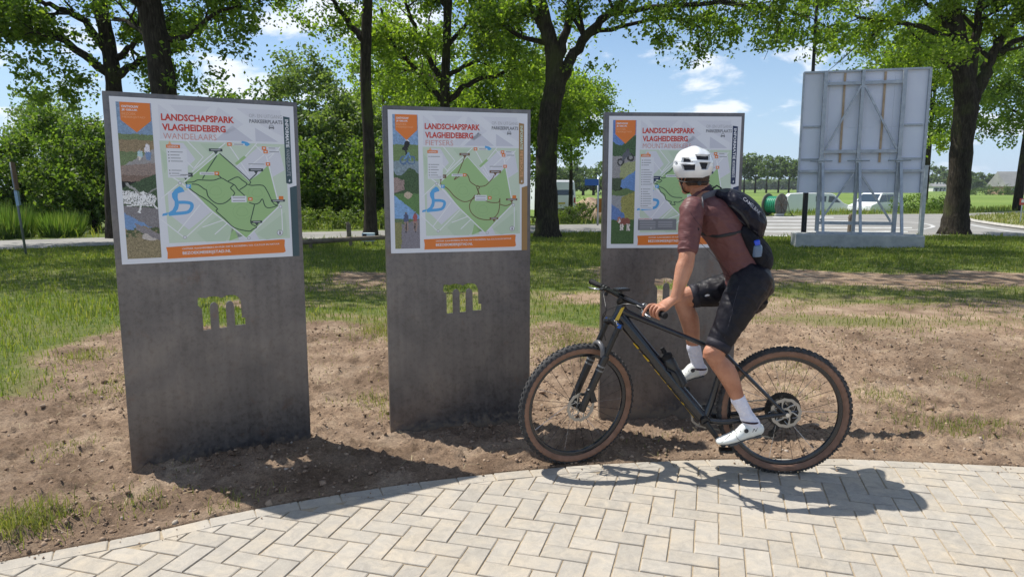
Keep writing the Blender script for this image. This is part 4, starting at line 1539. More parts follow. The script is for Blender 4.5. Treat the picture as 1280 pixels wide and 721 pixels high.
    mb = MB()
    mb.tube([V(a.x + .25, Y, -.6), V(a.x + .25, Y, a.z)], .04, n=6)
    mb.tube([V(b_.x - .25, Y, -.6), V(b_.x - .25, Y, a.z)], .04, n=6)
    mb.build('pole', m_galv, root)
    mb = MB()
    mb.bevbox(V((a.x + b_.x) / 2, Y - .06, (a.z + b_.z) / 2), (b_.x - a.x, .03, a.z - b_.z), .01)
    mb.build('sign_board', mat('road_sign_navy', (.02, .06, .22), .4), root)
    # small red and white sign at the right edge
    q = gnd(1275, 281)
    root = empty('notice_sign', (q.x, q.y, 0), 'small red and white notice on a thin stake at the right edge', 'sign')
    mb = MB()
    mb.tube([V(q.x, q.y, -.05), V(q.x, q.y, 1.15)], .022, n=6)
    mb.build('stake', m_galv, root)
    mb = MB()
    mb.bevbox(V(q.x + .03, q.y - .03, 1.0), (.32, .02, .28), .006)
    mb.build('sign_board', mat('sign_red', (.42, .06, .04), .5), root)
    mb = MB()
    mb.box(V(q.x + .04, q.y - .0425, 1.035), (.22, .004, .13))
    mb.build('white_field', mat('sign_white', (.75, .73, .7), .5), root)


poles()


# ================================================================== vehicles, cable reel, heaps
m_vwhite = mat('van_paint_white', (.72, .73, .74), .3, 0, .5, .4)
m_glass = mat('vehicle_glass', (.03, .05, .07), .08, 0, .8)
m_tyre = mat('tyre_rubber', (.015, .015, .016), .85)
m_hub = mat('wheel_steel', (.35, .35, .36), .4, .7)
m_lred = mat('tail_light_red', (.35, .02, .015), .3)
m_lamp = mat('headlight_glass', (.6, .62, .65), .15, 0, .7)
m_plate = mat('number_plate', (.55, .42, .05), .5)


def vehicle(name, label, cat, x, y, z, yaw, prof, width, glass, wheels, lights, plate=None, taper=.86, extra=None):
    """prof: side outline (s forward, h up); glass: list of (kind, polygon or rect)"""
    fx = V(math.cos(yaw), math.sin(yaw), 0)
    fy = V(-fx.y, fx.x, 0)
    O = V(x, y, z)
    root = empty(name, (x, y, z), label, cat)

    def P(s, w, h):
        return O + fx * s + fy * w + V(0, 0, h)
    hb = .98                                            # belt height: above it the body tucks in
    hm = max(p[1] for p in prof)

    def half(h):
        t = max(0, (h - hb) / (hm - hb))
        return width / 2 * (1 - (1 - taper) * t)
    n = len(prof)
    mb = MB()
    secs = []
    for wf in (-1, -.94, .94, 1):
        secs.append([P(s * (1 if abs(wf) < 1 else .992), half(h) * wf, (h if abs(wf) < 1 else .35 + (h - .35) * .975)) for s, h in prof])
    vs = [p for s_ in secs for p in s_]
    fs = []
    for k in range(3):
        for i in range(n):
            j = (i + 1) % n
            fs.append((k * n + i, k * n + j, (k + 1) * n + j, (k + 1) * n + i))
    tri = tessellate_polygon([[V(s, h, 0) for s, h in prof]])
    for t in tri:
        fs.append(tuple(t))
        fs.append(tuple(3 * n + i for i in t))
    mb.add(vs, fs)
    mb.build('body', m_vwhite, root, smooth=35)
    for (kind, poly) in glass:
        mb = MB()
        if kind == 'side':
            mb.prism([P(s, -(half(h) + .004), h) for s, h in poly], fy * -.012)
            mb.build('window', m_glass, root)
            mb = MB()
            mb.prism([P(s, half(h) + .004, h) for s, h in poly], fy * .012)
        else:                                            # across the width between two profile points
            (s0, h0), (s1, h1) = poly
            dn = V(0, 0, 0)
            t = (fx * (s1 - s0) + V(0, 0, h1 - h0)).normalized()
            nrm = fy.cross(t)
            if nrm.dot(fx * (1 if (s0 + s1) > 0 else -1)) < 0:
                nrm = -nrm
            mb.prism([P(s0, -half(h0) * .86, h0) + nrm * .006, P(s0, half(h0) * .86, h0) + nrm * .006, P(s1, half(h1) * .86, h1) + nrm * .006, P(s1, -half(h1) * .86, h1) + nrm * .006], nrm * .01)
        mb.build('window', m_glass, root)
    for s in wheels:
        for sg in (-1, 1):
            c = P(s, sg * (width / 2 - .12), .32)
            mb = MB()
            mb.lathe(c - fy * .1, fy, [(.18, 0), (.31, 0), (.335, .03), (.335, .17), (.31, .2), (.18, .2)], 20)
            w_ = mb.build('wheel', m_tyre, root)
            mb = MB()
            mb.lathe(c - fy * .1, fy, [(0.001, .02 if sg < 0 else .18), (.05, .0 if sg < 0 else .2), (.18, .03 if sg < 0 else .17)], 16)
            mb.build('rim', m_hub, w_)
    for (s, w, h, a, b, m_) in lights:
        for sg in (-1, 1):
            mb = MB()
            mb.bevbox(P(s, sg * w, h), (.05, a, b), .012, (fx, fy, V(0, 0, 1)))
            mb.build('tail_light' if m_ is m_lred else 'headlight', m_, root)
    if plate:
        mb = MB()
        mb.box(P(plate[0], 0, plate[1]), (.02, .5, .11), (fx, fy, V(0, 0, 1)))
        mb.build('number_plate', m_plate, root)
    mb = MB()
    mb.bevbox(P(prof[0][0] + .02, 0, .45), (.14, width * .98, .2), .03, (fx, fy, V(0, 0, 1)))
    m_bump = mat('bumper_grey', (.06, .06, .065), .6)
    mb.build('bumper', m_bump, root)
    mb = MB()
    mb.bevbox(P(max(p[0] for p in prof) - .02, 0, .42), (.14, width * .96, .22), .03, (fx, fy, V(0, 0, 1)))
    mb.build('bumper', m_bump, root)
    return root


van_prof = [(-2.3, .35), (-2.36, .9), (-2.28, 1.75), (-2.12, 1.92), (-1.0, 1.97), (.9, 1.94), (1.15, 1.86), (1.85, 1.18), (2.35, .98), (2.45, .75), (2.45, .35)]
vz = -.72
va = at(1020, 262, 57)
vehicle('white_van', 'white panel van side-on behind the left leg of the billboard', 'van', va.x, 57, vz - .05, R(-14), van_prof, 1.85,
        [('side', [(.72, 1.25), (1.62, 1.22), (1.12, 1.70), (.78, 1.74)]), ('side', [(-.2, 1.28), (.55, 1.27), (.58, 1.72), (-.2, 1.72)]), ('across', [(1.80, 1.22), (1.20, 1.80)]), ('across', [(-2.352, 1.2), (-2.30, 1.66)])],
        (-1.5, 1.55), [(-2.36, .80, 1.02, .14, .30, m_lred), (2.40, .7, .80, .3, .16, m_lamp)], (-2.37, .82))
va = at(1090, 262, 55)
vehicle('white_pickup_van', 'white van with windscreen facing left, behind the middle of the billboard frame', 'van', va.x + .3, 55, vz + .1, R(214), [(-2.3, .35), (-2.34, 1.0), (-2.2, 1.72), (-1.9, 1.84), (.55, 1.84), (.75, 1.78), (1.45, 1.12), (2.3, .92), (2.42, .7), (2.42, .35)], 1.85,
        [('side', [(.1, 1.16), (1.22, 1.13), (.75, 1.66), (.15, 1.70)]), ('side', [(-1.2, 1.16), (0, 1.16), (.05, 1.70), (-1.2, 1.70)]), ('across', [(1.40, 1.16), (.80, 1.73)])],
        (-1.5, 1.55), [(-2.34, .80, 1.0, .14, .26, m_lred), (2.36, .68, .76, .34, .16, m_lamp)], (2.43, .5))
va = at(697, 262, 50)
vehicle('tall_white_van', 'rear of a tall white van parked behind the forked oak', 'van', va.x - .9, 51.5, -.35, R(112), [(-2.9, .4), (-2.95, 1.2), (-2.85, 2.35), (-2.7, 2.48), (1.3, 2.5), (1.6, 2.36), (2.3, 1.45), (2.85, 1.15), (2.9, .8), (2.9, .4)], 2.2,
        [('side', [(1.0, 1.5), (2.05, 1.46), (1.6, 2.05), (1.05, 2.08)]), ('across', [(2.25, 1.5), (1.65, 2.3)]), ('across', [(-2.935, 1.45), (-2.86, 1.95)])],
        (-1.8, 1.95), [(-2.95, .98, 1.1, .12, .36, m_lred), (2.88, .85, .85, .3, .16, m_lamp)], (-2.97, .9), taper=.93)


def reel():
    c = gnd(969, 270)
    root = empty('cable_reel', (c.x, c.y, 0), 'wooden cable drum wound with green pipe beside the road', 'cable reel')
    ax = V(.62, -.78, 0).normalized()
    r = .64
    ctr = V(c.x, c.y + .2, r)
    m_fl = noisy('reel_flange_wood', (.10, .10, .085), (.19, .18, .15), 8, .8)
    m_green = mat('green_pipe', (.03, .30, .17), .4)
    for s in (-.42, .42):
        mb = MB()
        mb.lathe(ctr + ax * s - ax * .03, ax, [(.07, 0), (r, 0), (r + .01, .02), (r + .01, .04), (r, .06), (.07, .06)], 36, closed=True)
        fl = mb.build('flange', m_fl, root, smooth=30)
        mb = MB()
        for k in range(8):
            a = k * math.pi / 4
            d = (ax.cross(V(0, 0, 1)).normalized() * math.cos(a) + V(0, 0, 1) * math.sin(a))
            mb.box(ctr + ax * (s * 1.09) + d * .36, (.025, .05, .44), (ax, ax.cross(d), d))
        mb.lathe(ctr + ax * (s * 1.05), ax, [(.001, .0), (.11, .0), (.11, .06 if s > 0 else -.06), (.001, .06 if s > 0 else -.06)], 16)
        mb.build('flange_rib', m_wood, fl)
    for k in range(13):                                     # wound coils
        mb = MB()
        t = -.36 + k * .06
        pts = [ctr + ax * t + (ax.cross(V(0, 0, 1)).normalized() * math.cos(a) + V(0, 0, 1) * math.sin(a)) * (.44 + .02 * (k % 2)) for a in np.linspace(0, 2 * np.pi, 25)[:-1]]
        mb.tube(pts, .032, n=6, closed=True)
        mb.build('pipe_coil', m_green, root, smooth=True)
    mb = MB()
    mb.tube([ctr + ax * .5 + V(0, -.1, .45), ctr + ax * .72 + V(0, -.3, .1), ctr + ax * .8 + V(0, -.35, -.35), ctr + ax * 1.0 + V(0, -.5, -.62)], .02, n=6)
    mb.build('cable_tail', m_dark, root, smooth=True)
    mb = MB()
    mb.box(ctr + V(.1, -.55, -.56), (.5, .12, .12))
    mb.build('wheel_chock', noisy('pale_timber', (.5, .5, .47), (.65, .65, .6), 5, .7), root)


reel()


def heaps():
    m_h = noisy('heap_sand', (.26, .18, .12), (.42, .31, .22), 1.6, .95, bs=.6, bscale=8, bd=.1)
    for i, (u, Y, w, h, lab) in enumerate(((716, 52, 2.6, 1.15, 'smaller heap of brown soil beside the rear of the tall van'), (737, 50, 3.0, 1.45, 'larger heap of brown soil just left of the orange box'))):
        cx_ = at(u, 262, Y).x
        n = 40
        xs_ = np.linspace(-1.25, 1.25, n)
        X, Y_ = np.meshgrid(xs_, xs_)
        r = np.sqrt(X ** 2 + Y_ ** 2)
        nz = fbm(X * 2.4 + i * 5, Y_ * 2.4, 5, 5 + i, .6)
        Z = np.clip(1 - r, 0, 1) ** .8 * h * (.65 + .7 * nz) - .18 * (r > 1)
        q = np.arange(n * n).reshape(n, n)
        Q = np.stack([q[:-1, :-1], q[:-1, 1:], q[1:, 1:], q[1:, :-1]], -1).reshape(-1, 4)
        o = np_mesh('soil_heap', np.stack([(X * w + cx_).ravel(), (Y_ * w * .7 + Y).ravel(), (Z - .55).ravel()], -1), Q, m_h, smooth=True, loc=(cx_, Y, -.5))
        tag(o, lab, 'soil heap', 'soil heaps beyond the road')
    # orange site box with two dark props
    Y = 40.0
    a = at(751, 258, Y)
    root = empty('site_box', (a.x, Y, 0), 'orange site box propped with two dark bars at the edge of the right panel', 'site box')
    mb = MB()
    mb.bevbox(V(a.x + .05, Y, .62), (.55, .6, .78), .03)
    mb.build('body', noisy('orange_paint', (.50, .17, .02), (.62, .24, .04), 3, .5), root)
    for k in (0, 1):
        mb = MB()
        mb.tube([V(a.x - .95 + k * .25, Y - .2, .0), V(a.x - .2, Y - .2, .62 + k * .1)], .05, n=7)
        mb.build('prop', m_dark, root, smooth=True)
    # far buildings
    m_roof = noisy('grey_roof', (.20, .20, .20), (.28, .28, .27), .5, .8)
    m_wall_ = noisy('house_wall', (.30, .18, .13), (.38, .25, .18), .5, .9)
    m_wall2 = noisy('pale_wall', (.55, .55, .52), (.66, .66, .62), .5, .8)

    def house(name, label, x, y, w, d, he, hr, mw, grp=None):
        root = empty(name, (x, y, -.6), label, 'house', grp)
        z = -.6
        mb = MB()
        mb.box(V(x, y, z + he / 2), (w, d, he))
        wl = mb.build('wall', mw, root)
        mb = MB()
        o = .5
        mb.prism([V(x - w / 2 - o, y - d / 2 - o, z + he - .1), V(x - w / 2 - o, y + d / 2 + o, z + he - .1), V(x - w / 2 - o, y, z + he + hr)], (w + 2 * o, 0, 0))
        rf = mb.build('roof', m_roof, root)
        mb = MB()
        mb.box(V(x + w * .25, y, z + he + hr), (.8, .8, 1.3))
        mb.build('chimney', mw, rf)
        nwin = max(2, int(w / 4))
        for k in range(nwin):
            mb = MB()
            mb.box(V(x - w / 2 + (k + .5) * w / nwin, y - d / 2 - .02, z + he * .55), (1.3, .08, 1.3))
            f = mb.build('window', mat('window_frame_white', (.7, .7, .7), .5), root)
            mb = MB()
            mb.box(V(x - w / 2 + (k + .5) * w / nwin, y - d / 2 - .07, z + he * .55), (1.05, .04, 1.05))
            mb.build('pane', m_glass, f)
        mb = MB()
        mb.box(V(x, y - d / 2 - .03, z + 1.05), (1.1, .08, 2.1))
        mb.build('door', m_dark, root)
    house('farmhouse', 'distant farmhouse with a wide grey roof at the right edge', (1272 - 640) / FPX * 225, 225, 16, 9, 2.6, 4.6, m_wall_)
    for i, (u, lab) in enumerate(((1162, 'leftmost tiny pale barn on the horizon, just right of the billboard'), (1172, 'middle tiny pale barn on the horizon between billboard and big oak'), (1181, 'tiny pale barn on the horizon touching the big oak trunk'))):
        house('far_barn', lab, (u - 640) / FPX * 395, 395 + i * 4, 3.6, 5, 2.8, 1.6, m_wall2, 'tiny pale barns on the horizon')
    # low bushes in front of the tree line
    for i, u in enumerate((1214, 1232, 1243, 1256)):
        Y = 205
        simple_tree('field_bush', ['low round field bush nearest the big oak trunk on the horizon', 'second low field bush right of the big oak', 'low field bush left of the farmhouse, the widest', 'low field bush touching the farmhouse wall'][i], (u - 640) / FPX * Y, Y, (2.2, 3.0, 2.4, 2.8)[i], (2.2, 2.4, 3.0, 2.0)[i], 500 + i, L_FAR, 900, .3, .05, .04, 'low bushes at the horizon', 'bush', 16, z0=-.55, clump=.45)


heaps()
# ================================================================== INFORMATION PANELS
m_steel = mat('rolled_steel', (.13, .12, .12), .42, .8, .5)
s1 = noise(m_steel, 3.0, 6, .6, dist=.6)
s2 = noise(m_steel, 38, 5, .7)
mps = nn(m_steel, 'ShaderNodeMapping')
mps.inputs['Scale'].default_value = (26, 26, 1.2)
lk(m_steel, nn(m_steel, 'ShaderNodeNewGeometry').outputs['Position'], mps.inputs['Vector'])
s3 = noise(m_steel, 1.0, 4, .6, mps.outputs[0])
sc = ramp(m_steel, s1, [(.3, (.125, .120, .124)), (.5, (.16, .152, .154)), (.7, (.20, .186, .180))])
sc = mix(m_steel, .55, sc, ramp(m_steel, s2, [(.34, (.62, .6, .6)), (.5, (1, 1, 1)), (.72, (1.25, 1.18, 1.1))]), 'MULTIPLY')
sc = mix(m_steel, .35, sc, ramp(m_steel, s3, [(.35, (.72, .72, .72)), (.65, (1.15, 1.15, 1.15))]), 'MULTIPLY')
sc = mix(m_steel, ramp(m_steel, noise(m_steel, 5.5, 7, .7), [(.60, (0, 0, 0)), (.74, (.5, .5, .5))]), sc, (.15, .085, .055))
sz_ = nn(m_steel, 'ShaderNodeSeparateXYZ')
lk(m_steel, nn(m_steel, 'ShaderNodeNewGeometry').outputs['Position'], sz_.inputs[0])
mud = mth(m_steel, 'ADD', mth(m_steel, 'MULTIPLY', sz_.outputs[2], -3.2), mth(m_steel, 'MULTIPLY', noise(m_steel, 30, 6, .7), 1.1))
mudf = ramp(m_steel, mud, [(.36, (0, 0, 0)), (.56, (.75, .75, .75))])
sc = mix(m_steel, mudf, sc, (.20, .15, .10))
lk(m_steel, sc, bsdf(m_steel).inputs['Base Color'])
lk(m_steel, mth(m_steel, 'SUBTRACT', .8, mudf), bsdf(m_steel).inputs['Metallic'])
lk(m_steel, ramp(m_steel, s2, [(.3, (.28, .28, .28)), (.7, (.48, .48, .48))]), bsdf(m_steel).inputs['Roughness'])
bump(m_steel, s1, .12, .02)


def prt(name, c, rough=.35):
    return mat('print_' + name, c, rough, 0, .4)


PC = {
    'white': (.72, .74, .78), 'violet': (.66, .675, .73), 'violet2': (.57, .585, .655), 'pale': (.56, .66, .53), 'pale2': (.50, .62, .47), 'park': (.34, .53, .24), 'park2': (.29, .47, .21),
    'line': (.78, .80, .82), 'route': (.045, .085, .06), 'brownroute': (.17, .10, .05), 'lake': (.10, .38, .72), 'orange': (.72, .20, .035), 'red': (.55, .05, .03), 'grey': (.20, .21, .23),
    'lgrey': (.42, .43, .46), 'teal': (.045, .085, .10), 'ochre': (.33, .20, .08), 'navy': (.02, .035, .09), 'lred': (.60, .27, .24), 'dgrey': (.16, .16, .17), 'label': (.05, .07, .07), 'lorange': (.80, .42, .22)}
PNAMES = list(PC)
PMATS = [prt(k, PC[k]) for k in PNAMES]
PI_ = {k: i for i, k in enumerate(PNAMES)}

_txt_cache = {}


def text_shape(s, bold=0.0):
    key = (s, bold)
    if key in _txt_cache:
        return _txt_cache[key]
    cu = bpy.data.curves.new('t', 'FONT')
    cu.body = s
    cu.size = 1
    cu.resolution_u = 2
    cu.offset = bold
    ob = bpy.data.objects.new('t', cu)
    COL.objects.link(ob)
    dg = bpy.context.evaluated_depsgraph_get()
    me = bpy.data.meshes.new_from_object(ob.evaluated_get(dg))
    v = [(p.co.x, p.co.y) for p in me.vertices]
    f = [tuple(p.vertices) for p in me.polygons]
    bpy.data.objects.remove(ob)
    bpy.data.meshes.remove(me)
    bpy.data.curves.remove(cu)
    x0, x1 = min(p[0] for p in v), max(p[0] for p in v)
    y0, y1 = min(p[1] for p in v), max(p[1] for p in v)
    v = [((a - x0) / (x1 - x0), (b - y0) / (y1 - y0)) for a, b in v]
    _txt_cache[key] = (v, f)
    return v, f


def homography(src):
    """image quad TL TR BR BL -> unit square (x right, y down)"""
    A, b = [], []
    for (x, y), (u, v) in zip(src, ((0, 0), (1, 0), (1, 1), (0, 1))):
        A.append([x, y, 1, 0, 0, 0, -u * x, -u * y]); b.append(u)
        A.append([0, 0, 0, x, y, 1, -v * x, -v * y]); b.append(v)
    h = np.linalg.solve(np.array(A, float), np.array(b, float))

    def f(x, y):
        w = h[6] * x + h[7] * y + 1
        return ((h[0] * x + h[1] * y + h[2]) / w, (h[3] * x + h[4] * y + h[5]) / w)
    return f


H1 = homography([(135.6, 118), (365.3, 128.4), (374.7, 321.8), (154, 330.4)])
H2 = homography([(45, 57), (652, 75), (650, 662), (65, 675)])
H3 = homography([(80, 60), (708, 62), (698, 692), (65, 690)])


def A1(x, y):
    return H1(185 + x / 6.553, 120 + y / 6.553)


def B1(x, y):
    return H1(185 + x / 6.553, 220 + y / 6.553)


class Sheet:
    """flat print on a plate: x, y in 0..1 from the top left corner"""

    def __init__(s, org, ex, nrm, w, h):
        s.o, s.ex, s.n, s.w, s.h = org, ex, nrm, w, h
        s.mb = MB()
        s.k = 0

    def p(s, x, y, lay):
        return s.o + s.ex * (x * s.w) - V(0, 0, 1) * (y * s.h) + s.n * (.00009 * lay)

    def poly(s, pts, col, lay):
        s.mb.flat([s.p(x, y, lay) for x, y in pts], PI_[col])

    def rect(s, x0, y0, x1, y1, col, lay, skew=0):
        s.poly([(x0, y0), (x1, y0 + skew), (x1, y1 + skew), (x0, y1)], col, lay)

    def line(s, pts, w, col, lay, smooth=0):
        if smooth:
            pts = [tuple(a) for a in catmull(pts, smooth)]
        P = [np.array(q, float) for q in pts]
        L, Rr = [], []
        for i, q in enumerate(P):
            t = P[min(i + 1, len(P) - 1)] - P[max(i - 1, 0)]
            t /= (np.linalg.norm(t) + 1e-9)
            n = np.array([-t[1], t[0]]) * w / 2
            L.append(s.p(*(q + n), lay))
            Rr.append(s.p(*(q - n), lay))
        n = len(P)
        s.mb.add(L + Rr, [(i, i + 1, i + 1 + n, i + n) for i in range(n - 1)], PI_[col])

    def disc(s, x, y, r, col, lay, n=12):
        s.poly([(x + r * math.cos(2 * math.pi * k / n), y + r * math.sin(2 * math.pi * k / n)) for k in range(n)], col, lay)

    def text(s, t, x, y, w, h, col, lay, bold=0.0, vert=False, skew=0.0):
        v, f = text_shape(t, bold)
        if vert:        # reads from top to bottom
            P = [s.p(x + b * w, y + a * h, lay) for a, b in v]
        else:
            P = [s.p(x + a * w, y + (1 - b) * h + skew * a, lay) for a, b in v]
        s.mb.add(P, f, PI_[col])

    def done(s, name, parent):
        if s.mb.v:
            o = s.mb.build(name, PMATS, parent, fix=False)
        s.mb = MB()


def photo_strip(kind, nx=56, ny=250):
    """small printed photographs down the left side of each map"""
    u, v = np.meshgrid((np.arange(nx) + .5) / nx, (np.arange(ny) + .5) / ny)
    g = np.random.default_rng(kind)
    U, W_ = u * 12, v * 60
    n1 = fbm(U * 1.2, W_ * 1.2, 4, 3 + kind, .6)
    n2 = fbm(U * 5, W_ * 5, 3, 13 + kind, .7)
    c = np.zeros((ny, nx, 3))
    u = u + (fbm(U * .9 + 7, W_ * .9, 4, 55 + kind, .65) - .5) * .12
    v = v + (fbm(U * .8 + 3, W_ * .8 + 5, 4, 66 + kind, .65) - .5) * .018

    def put(mask, col, k=1.0, var=.35, nz=n2):
        var = var * 1.25
        col = np.array(col, float)
        m = (mask * k)[..., None]
        shade = (1 + var * (nz[..., None] - .5) * 2)
        c[:] = c * (1 - m) + m * col * shade

    def m(b):
        return b.astype(float)

    def ell(cx, cy, rx, ry):
        return (((u - cx) / rx) ** 2 + ((v - cy) / ry) ** 2 < 1).astype(float)

    def seg(x0, y0, x1, y1, w):
        dx, dy = (x1 - x0), (y1 - y0) * 5
        px_, py_ = u - x0, (v - y0) * 5
        t = np.clip((px_ * dx + py_ * dy) / (dx * dx + dy * dy + 1e-9), 0, 1)
        return (np.hypot(px_ - t * dx, py_ - t * dy) < w).astype(float)
    if kind == 1:
        put(m(v < .25), (.16, .30, .50), 1, .25, n1)                      # cloudy sky
        put(m((v > .2) & (v < .45)), (.16, .24, .07), 1, .4)              # meadow
        put(m((v > .235) & (v < .31) & (u > .0)), (.34, .20, .08), .8, .4)
        put(m((v > .29 + .12 * (1 - u)) & (v < .46)), (.33, .31, .30), 1, .15)   # path
        put(m((v > .40 - .02 * u) & (v < .50)), (.30, .18, .12), .75, .5)        # reeds
        # two walkers
        put(ell(.80, .262, .05, .010), (.5, .4, .3), 1, .0)
        put(seg(.80, .275, .80, .305, .09), (.75, .70, .75), 1, .1)
        put(seg(.78, .315, .78, .355, .045) + seg(.85, .315, .85, .355, .045) > 0, (.12, .25, .50), 1, .1)
        put(seg(.58, .312, .58, .335, .07), (.35, .60, .65), 1, .1)
        put(ell(.58, .300, .04, .008), (.5, .35, .25), 1, 0)
        put(seg(.56, .340, .56, .360, .03), (.7, .6, .5), 1, .1)
        put(m(v > .45 + .09 * (1 - u)) * m(v < .8), (.045, .10, .03), 1, .8)     # woods
        put(m((v > .655 + .02 * u) & (v < .80)), (.22, .20, .21), 1, .35)        # gravel
        # white aircraft frame with propeller
        put(seg(.10, .60, .75, .62, .22) * m(n2 > .42), (.75, .75, .75), 1, .25)
        put(seg(.04, .60, .60, .575, .05), (.80, .80, .78), 1, .05)
        put(seg(.60, .60, .16, .515, .035), (.35, .35, .32), 1, .1)
        put(seg(.60, .60, .98, .545, .03), (.30, .30, .28), 1, .1)
        put(seg(.62, .60, .98, .675, .028), (.75, .75, .72), 1, .1)
        put(seg(.60, .60, .42, .70, .03), (.80, .80, .78), 1, .1)
        put(seg(.1, .66, .70, .64, .02), (.80, .80, .78), 1, .1)
        put(ell(.60, .60, .09, .018), (.85, .85, .85), 1, .05)
        put(m((v > .70 + .13 * u) & (v < .86)), (.10, .28, .60), 1, .1)          # blue sky
        put(m(v > .80 + .015 * np.sin(u * 9)), (.30, .23, .09), 1, .6)           # heath
        put(m((v > .80) & (v < .86) & (n1 > .5)), (.08, .12, .03), 1, .5)
        put(ell(.72, .855, .26, .028), (.55, .48, .42), 1, .25)                  # sheep
        put(m((v > .74 + .1 * u) & (v < .77 + .12 * u) & (u > .3)), (.25, .22, .23), 1, .3)
    elif kind == 2:
        put(m(v < .24), (.15, .33, .60), 1, .35, n1)
        put(m((v > .22) & (v < .37)), (.16, .28, .06), 1, .35)
        put(m((v > .34) & (v < .50)), (.20, .30, .36), 1, .3, n1)
        put(m((v > .42 + .03 * np.sin(u * 7)) & (v < .76)), (.05, .12, .03), 1, .7)
        put(m((v > .46 + .06 * (u)) & (v < .58 - .05 * u) & (u < .42)), (.34, .22, .19), 1, .6)
        put(m((v > .585) & (v < .80)), (.10, .26, .04), 1, .3)
        put(ell(.55, .595, .15, .026), (.55, .42, .26), 1, .3)
        # road cyclist
        put(ell(.58, .195, .06, .012), (.75, .75, .75), 1, 0)
        put(seg(.56, .215, .48, .25, .10), (.02, .02, .02), 1, 0)
        put(seg(.48, .25, .55, .30, .045), (.03, .03, .03), 1, 0)
        for cx_ in (.40, .70):
            r = np.hypot(u - cx_, (v - .335) * 5)
            put(m(abs(r - .14) < .028), (.05, .16, .35), 1, 0)
        put(seg(.42, .33, .60, .285, .03) + seg(.60, .285, .68, .33, .03) > 0, (.08, .3, .6), 1, 0)
        put(m((v > .60 + .15 * u) & (v < .80)), (.12, .36, .72), 1, .2, n1)
        put(m(v > .775), (.12, .20, .06), 1, .5)
        put(m(v > .83 - .05 * u) * m(u > .22), (.22, .20, .24), 1, .15)
        put(m(v > .80) * m(u < .30 - (v - .8) * .3), (.25, .25, .05), 1, .5)
        for cx_, col in ((.46, (.06, .09, .22)), (.82, (.45, .05, .05))):
            put(ell(cx_, .735, .045, .010), (.2, .15, .12), 1, 0)
            put(seg(cx_, .755, cx_, .79, .085), col, 1, .1)
            put(seg(cx_ - .04, .80, cx_ - .02, .86, .03) + seg(cx_ + .05, .80, cx_ + .04, .86, .03) > 0, (.35, .22, .17), 1, 0)
            put(seg(cx_, .81, cx_, .875, .022), (.05, .05, .05), 1, 0)
    else:
        put(m(v < .20), (.05, .20, .60), 1, .2, n1)
        put(m((v > .16 + .04 * np.sin(u * 5)) & (v < .30)), (.05, .13, .03), 1, .8)
        put(m((v > .285) & (v < .46)), (.30, .29, .29), 1, .25)
        put(m((v > .37 - .05 * u) & (v < .48) & (u > .35)), (.36, .42, .08), .8, .6)
        for cx_, cy_ in ((.36, .335), (.78, .295)):
            r = np.hypot(u - cx_, (v - cy_) * 5)
            put(m(abs(r - .12) < .035), (.04, .04, .04), 1, 0)
        put(seg(.40, .32, .74, .27, .04) + seg(.50, .29, .66, .245, .09) > 0, (.10, .11, .14), 1, .2)
        put(ell(.66, .235, .07, .012), (.08, .08, .1), 1, 0)
        put(m((v > .54 - .14 * u) & (v < .66) & (v < .60 - .1 * (1 - u))), (.06, .24, .62), 1, .15, n1)
        put(m((v > .46) & (v < .56) & (u < .45 - (v - .46) * 1.2)), (.06, .10, .04), 1, .7)
        put(m((v > .555 + .01 * np.sin(u * 8)) & (v < .61)), (.12, .22, .05), 1, .4)
        put(m((v > .605) & (v < .80)), (.30, .32, .35), 1, .12)
        put(m((v > .57 + .08 * (1 - u)) & (v < .82) & (u > .42)), (.34, .33, .03), 1, .7)
        put(m((v > .67 + .15 * u) & (v < .83) & (u < .6)), (.06, .20, .55), 1, .15, n1)
        put(m(v > .80), (.055, .15, .03), 1, .4)
        put(ell(.58, .815, .26, .030), (.30, .07, .04), 1, .35)                  # brown and white cow
        put(ell(.36, .80, .10, .022), (.45, .15, .09), 1, .2)
        put(ell(.36, .81, .04, .016), (.75, .7, .65), 1, .0)
        for lx in (.42, .50, .70, .78):
            put(seg(lx, .84, lx, .885, .03), (.75, .66, .6), 1, .0)
    lum = c.mean(-1, keepdims=True)
    fine = np.random.default_rng(kind + 5).random((ny, nx, 1))
    c = (c * .68 + lum * .32) * (.72 + .56 * fbm(U * 3, W_ * 3, 4, 99 + kind, .7)[..., None]) * (.85 + .3 * fine)
    return np.clip(c, .003, .9)


m_photo = mat('printed_photograph', (.3, .3, .3), .35, 0, .4)
lk(m_photo, nn(m_photo, 'ShaderNodeAttribute', attribute_name='ink').outputs['Color'], bsdf(m_photo).inputs['Base Color'])

M_OUT = [(150, 197), (141, 285), (193, 345), (193, 612), (290, 606), (290, 345), (297, 305), (312, 280), (345, 266), (372, 278), (388, 305), (394, 345), (396, 602), (492, 597), (492, 345), (498, 303), (513, 278), (545, 264), (573, 276), (590, 303), (596, 345),
         (598, 587), (735, 582), (735, 492), (692, 490), (690, 330), (684, 272), (662, 232), (625, 200), (575, 190), (520, 190), (478, 203), (446, 222), (400, 202), (345, 190), (290, 194), (235, 208), (200, 200)]


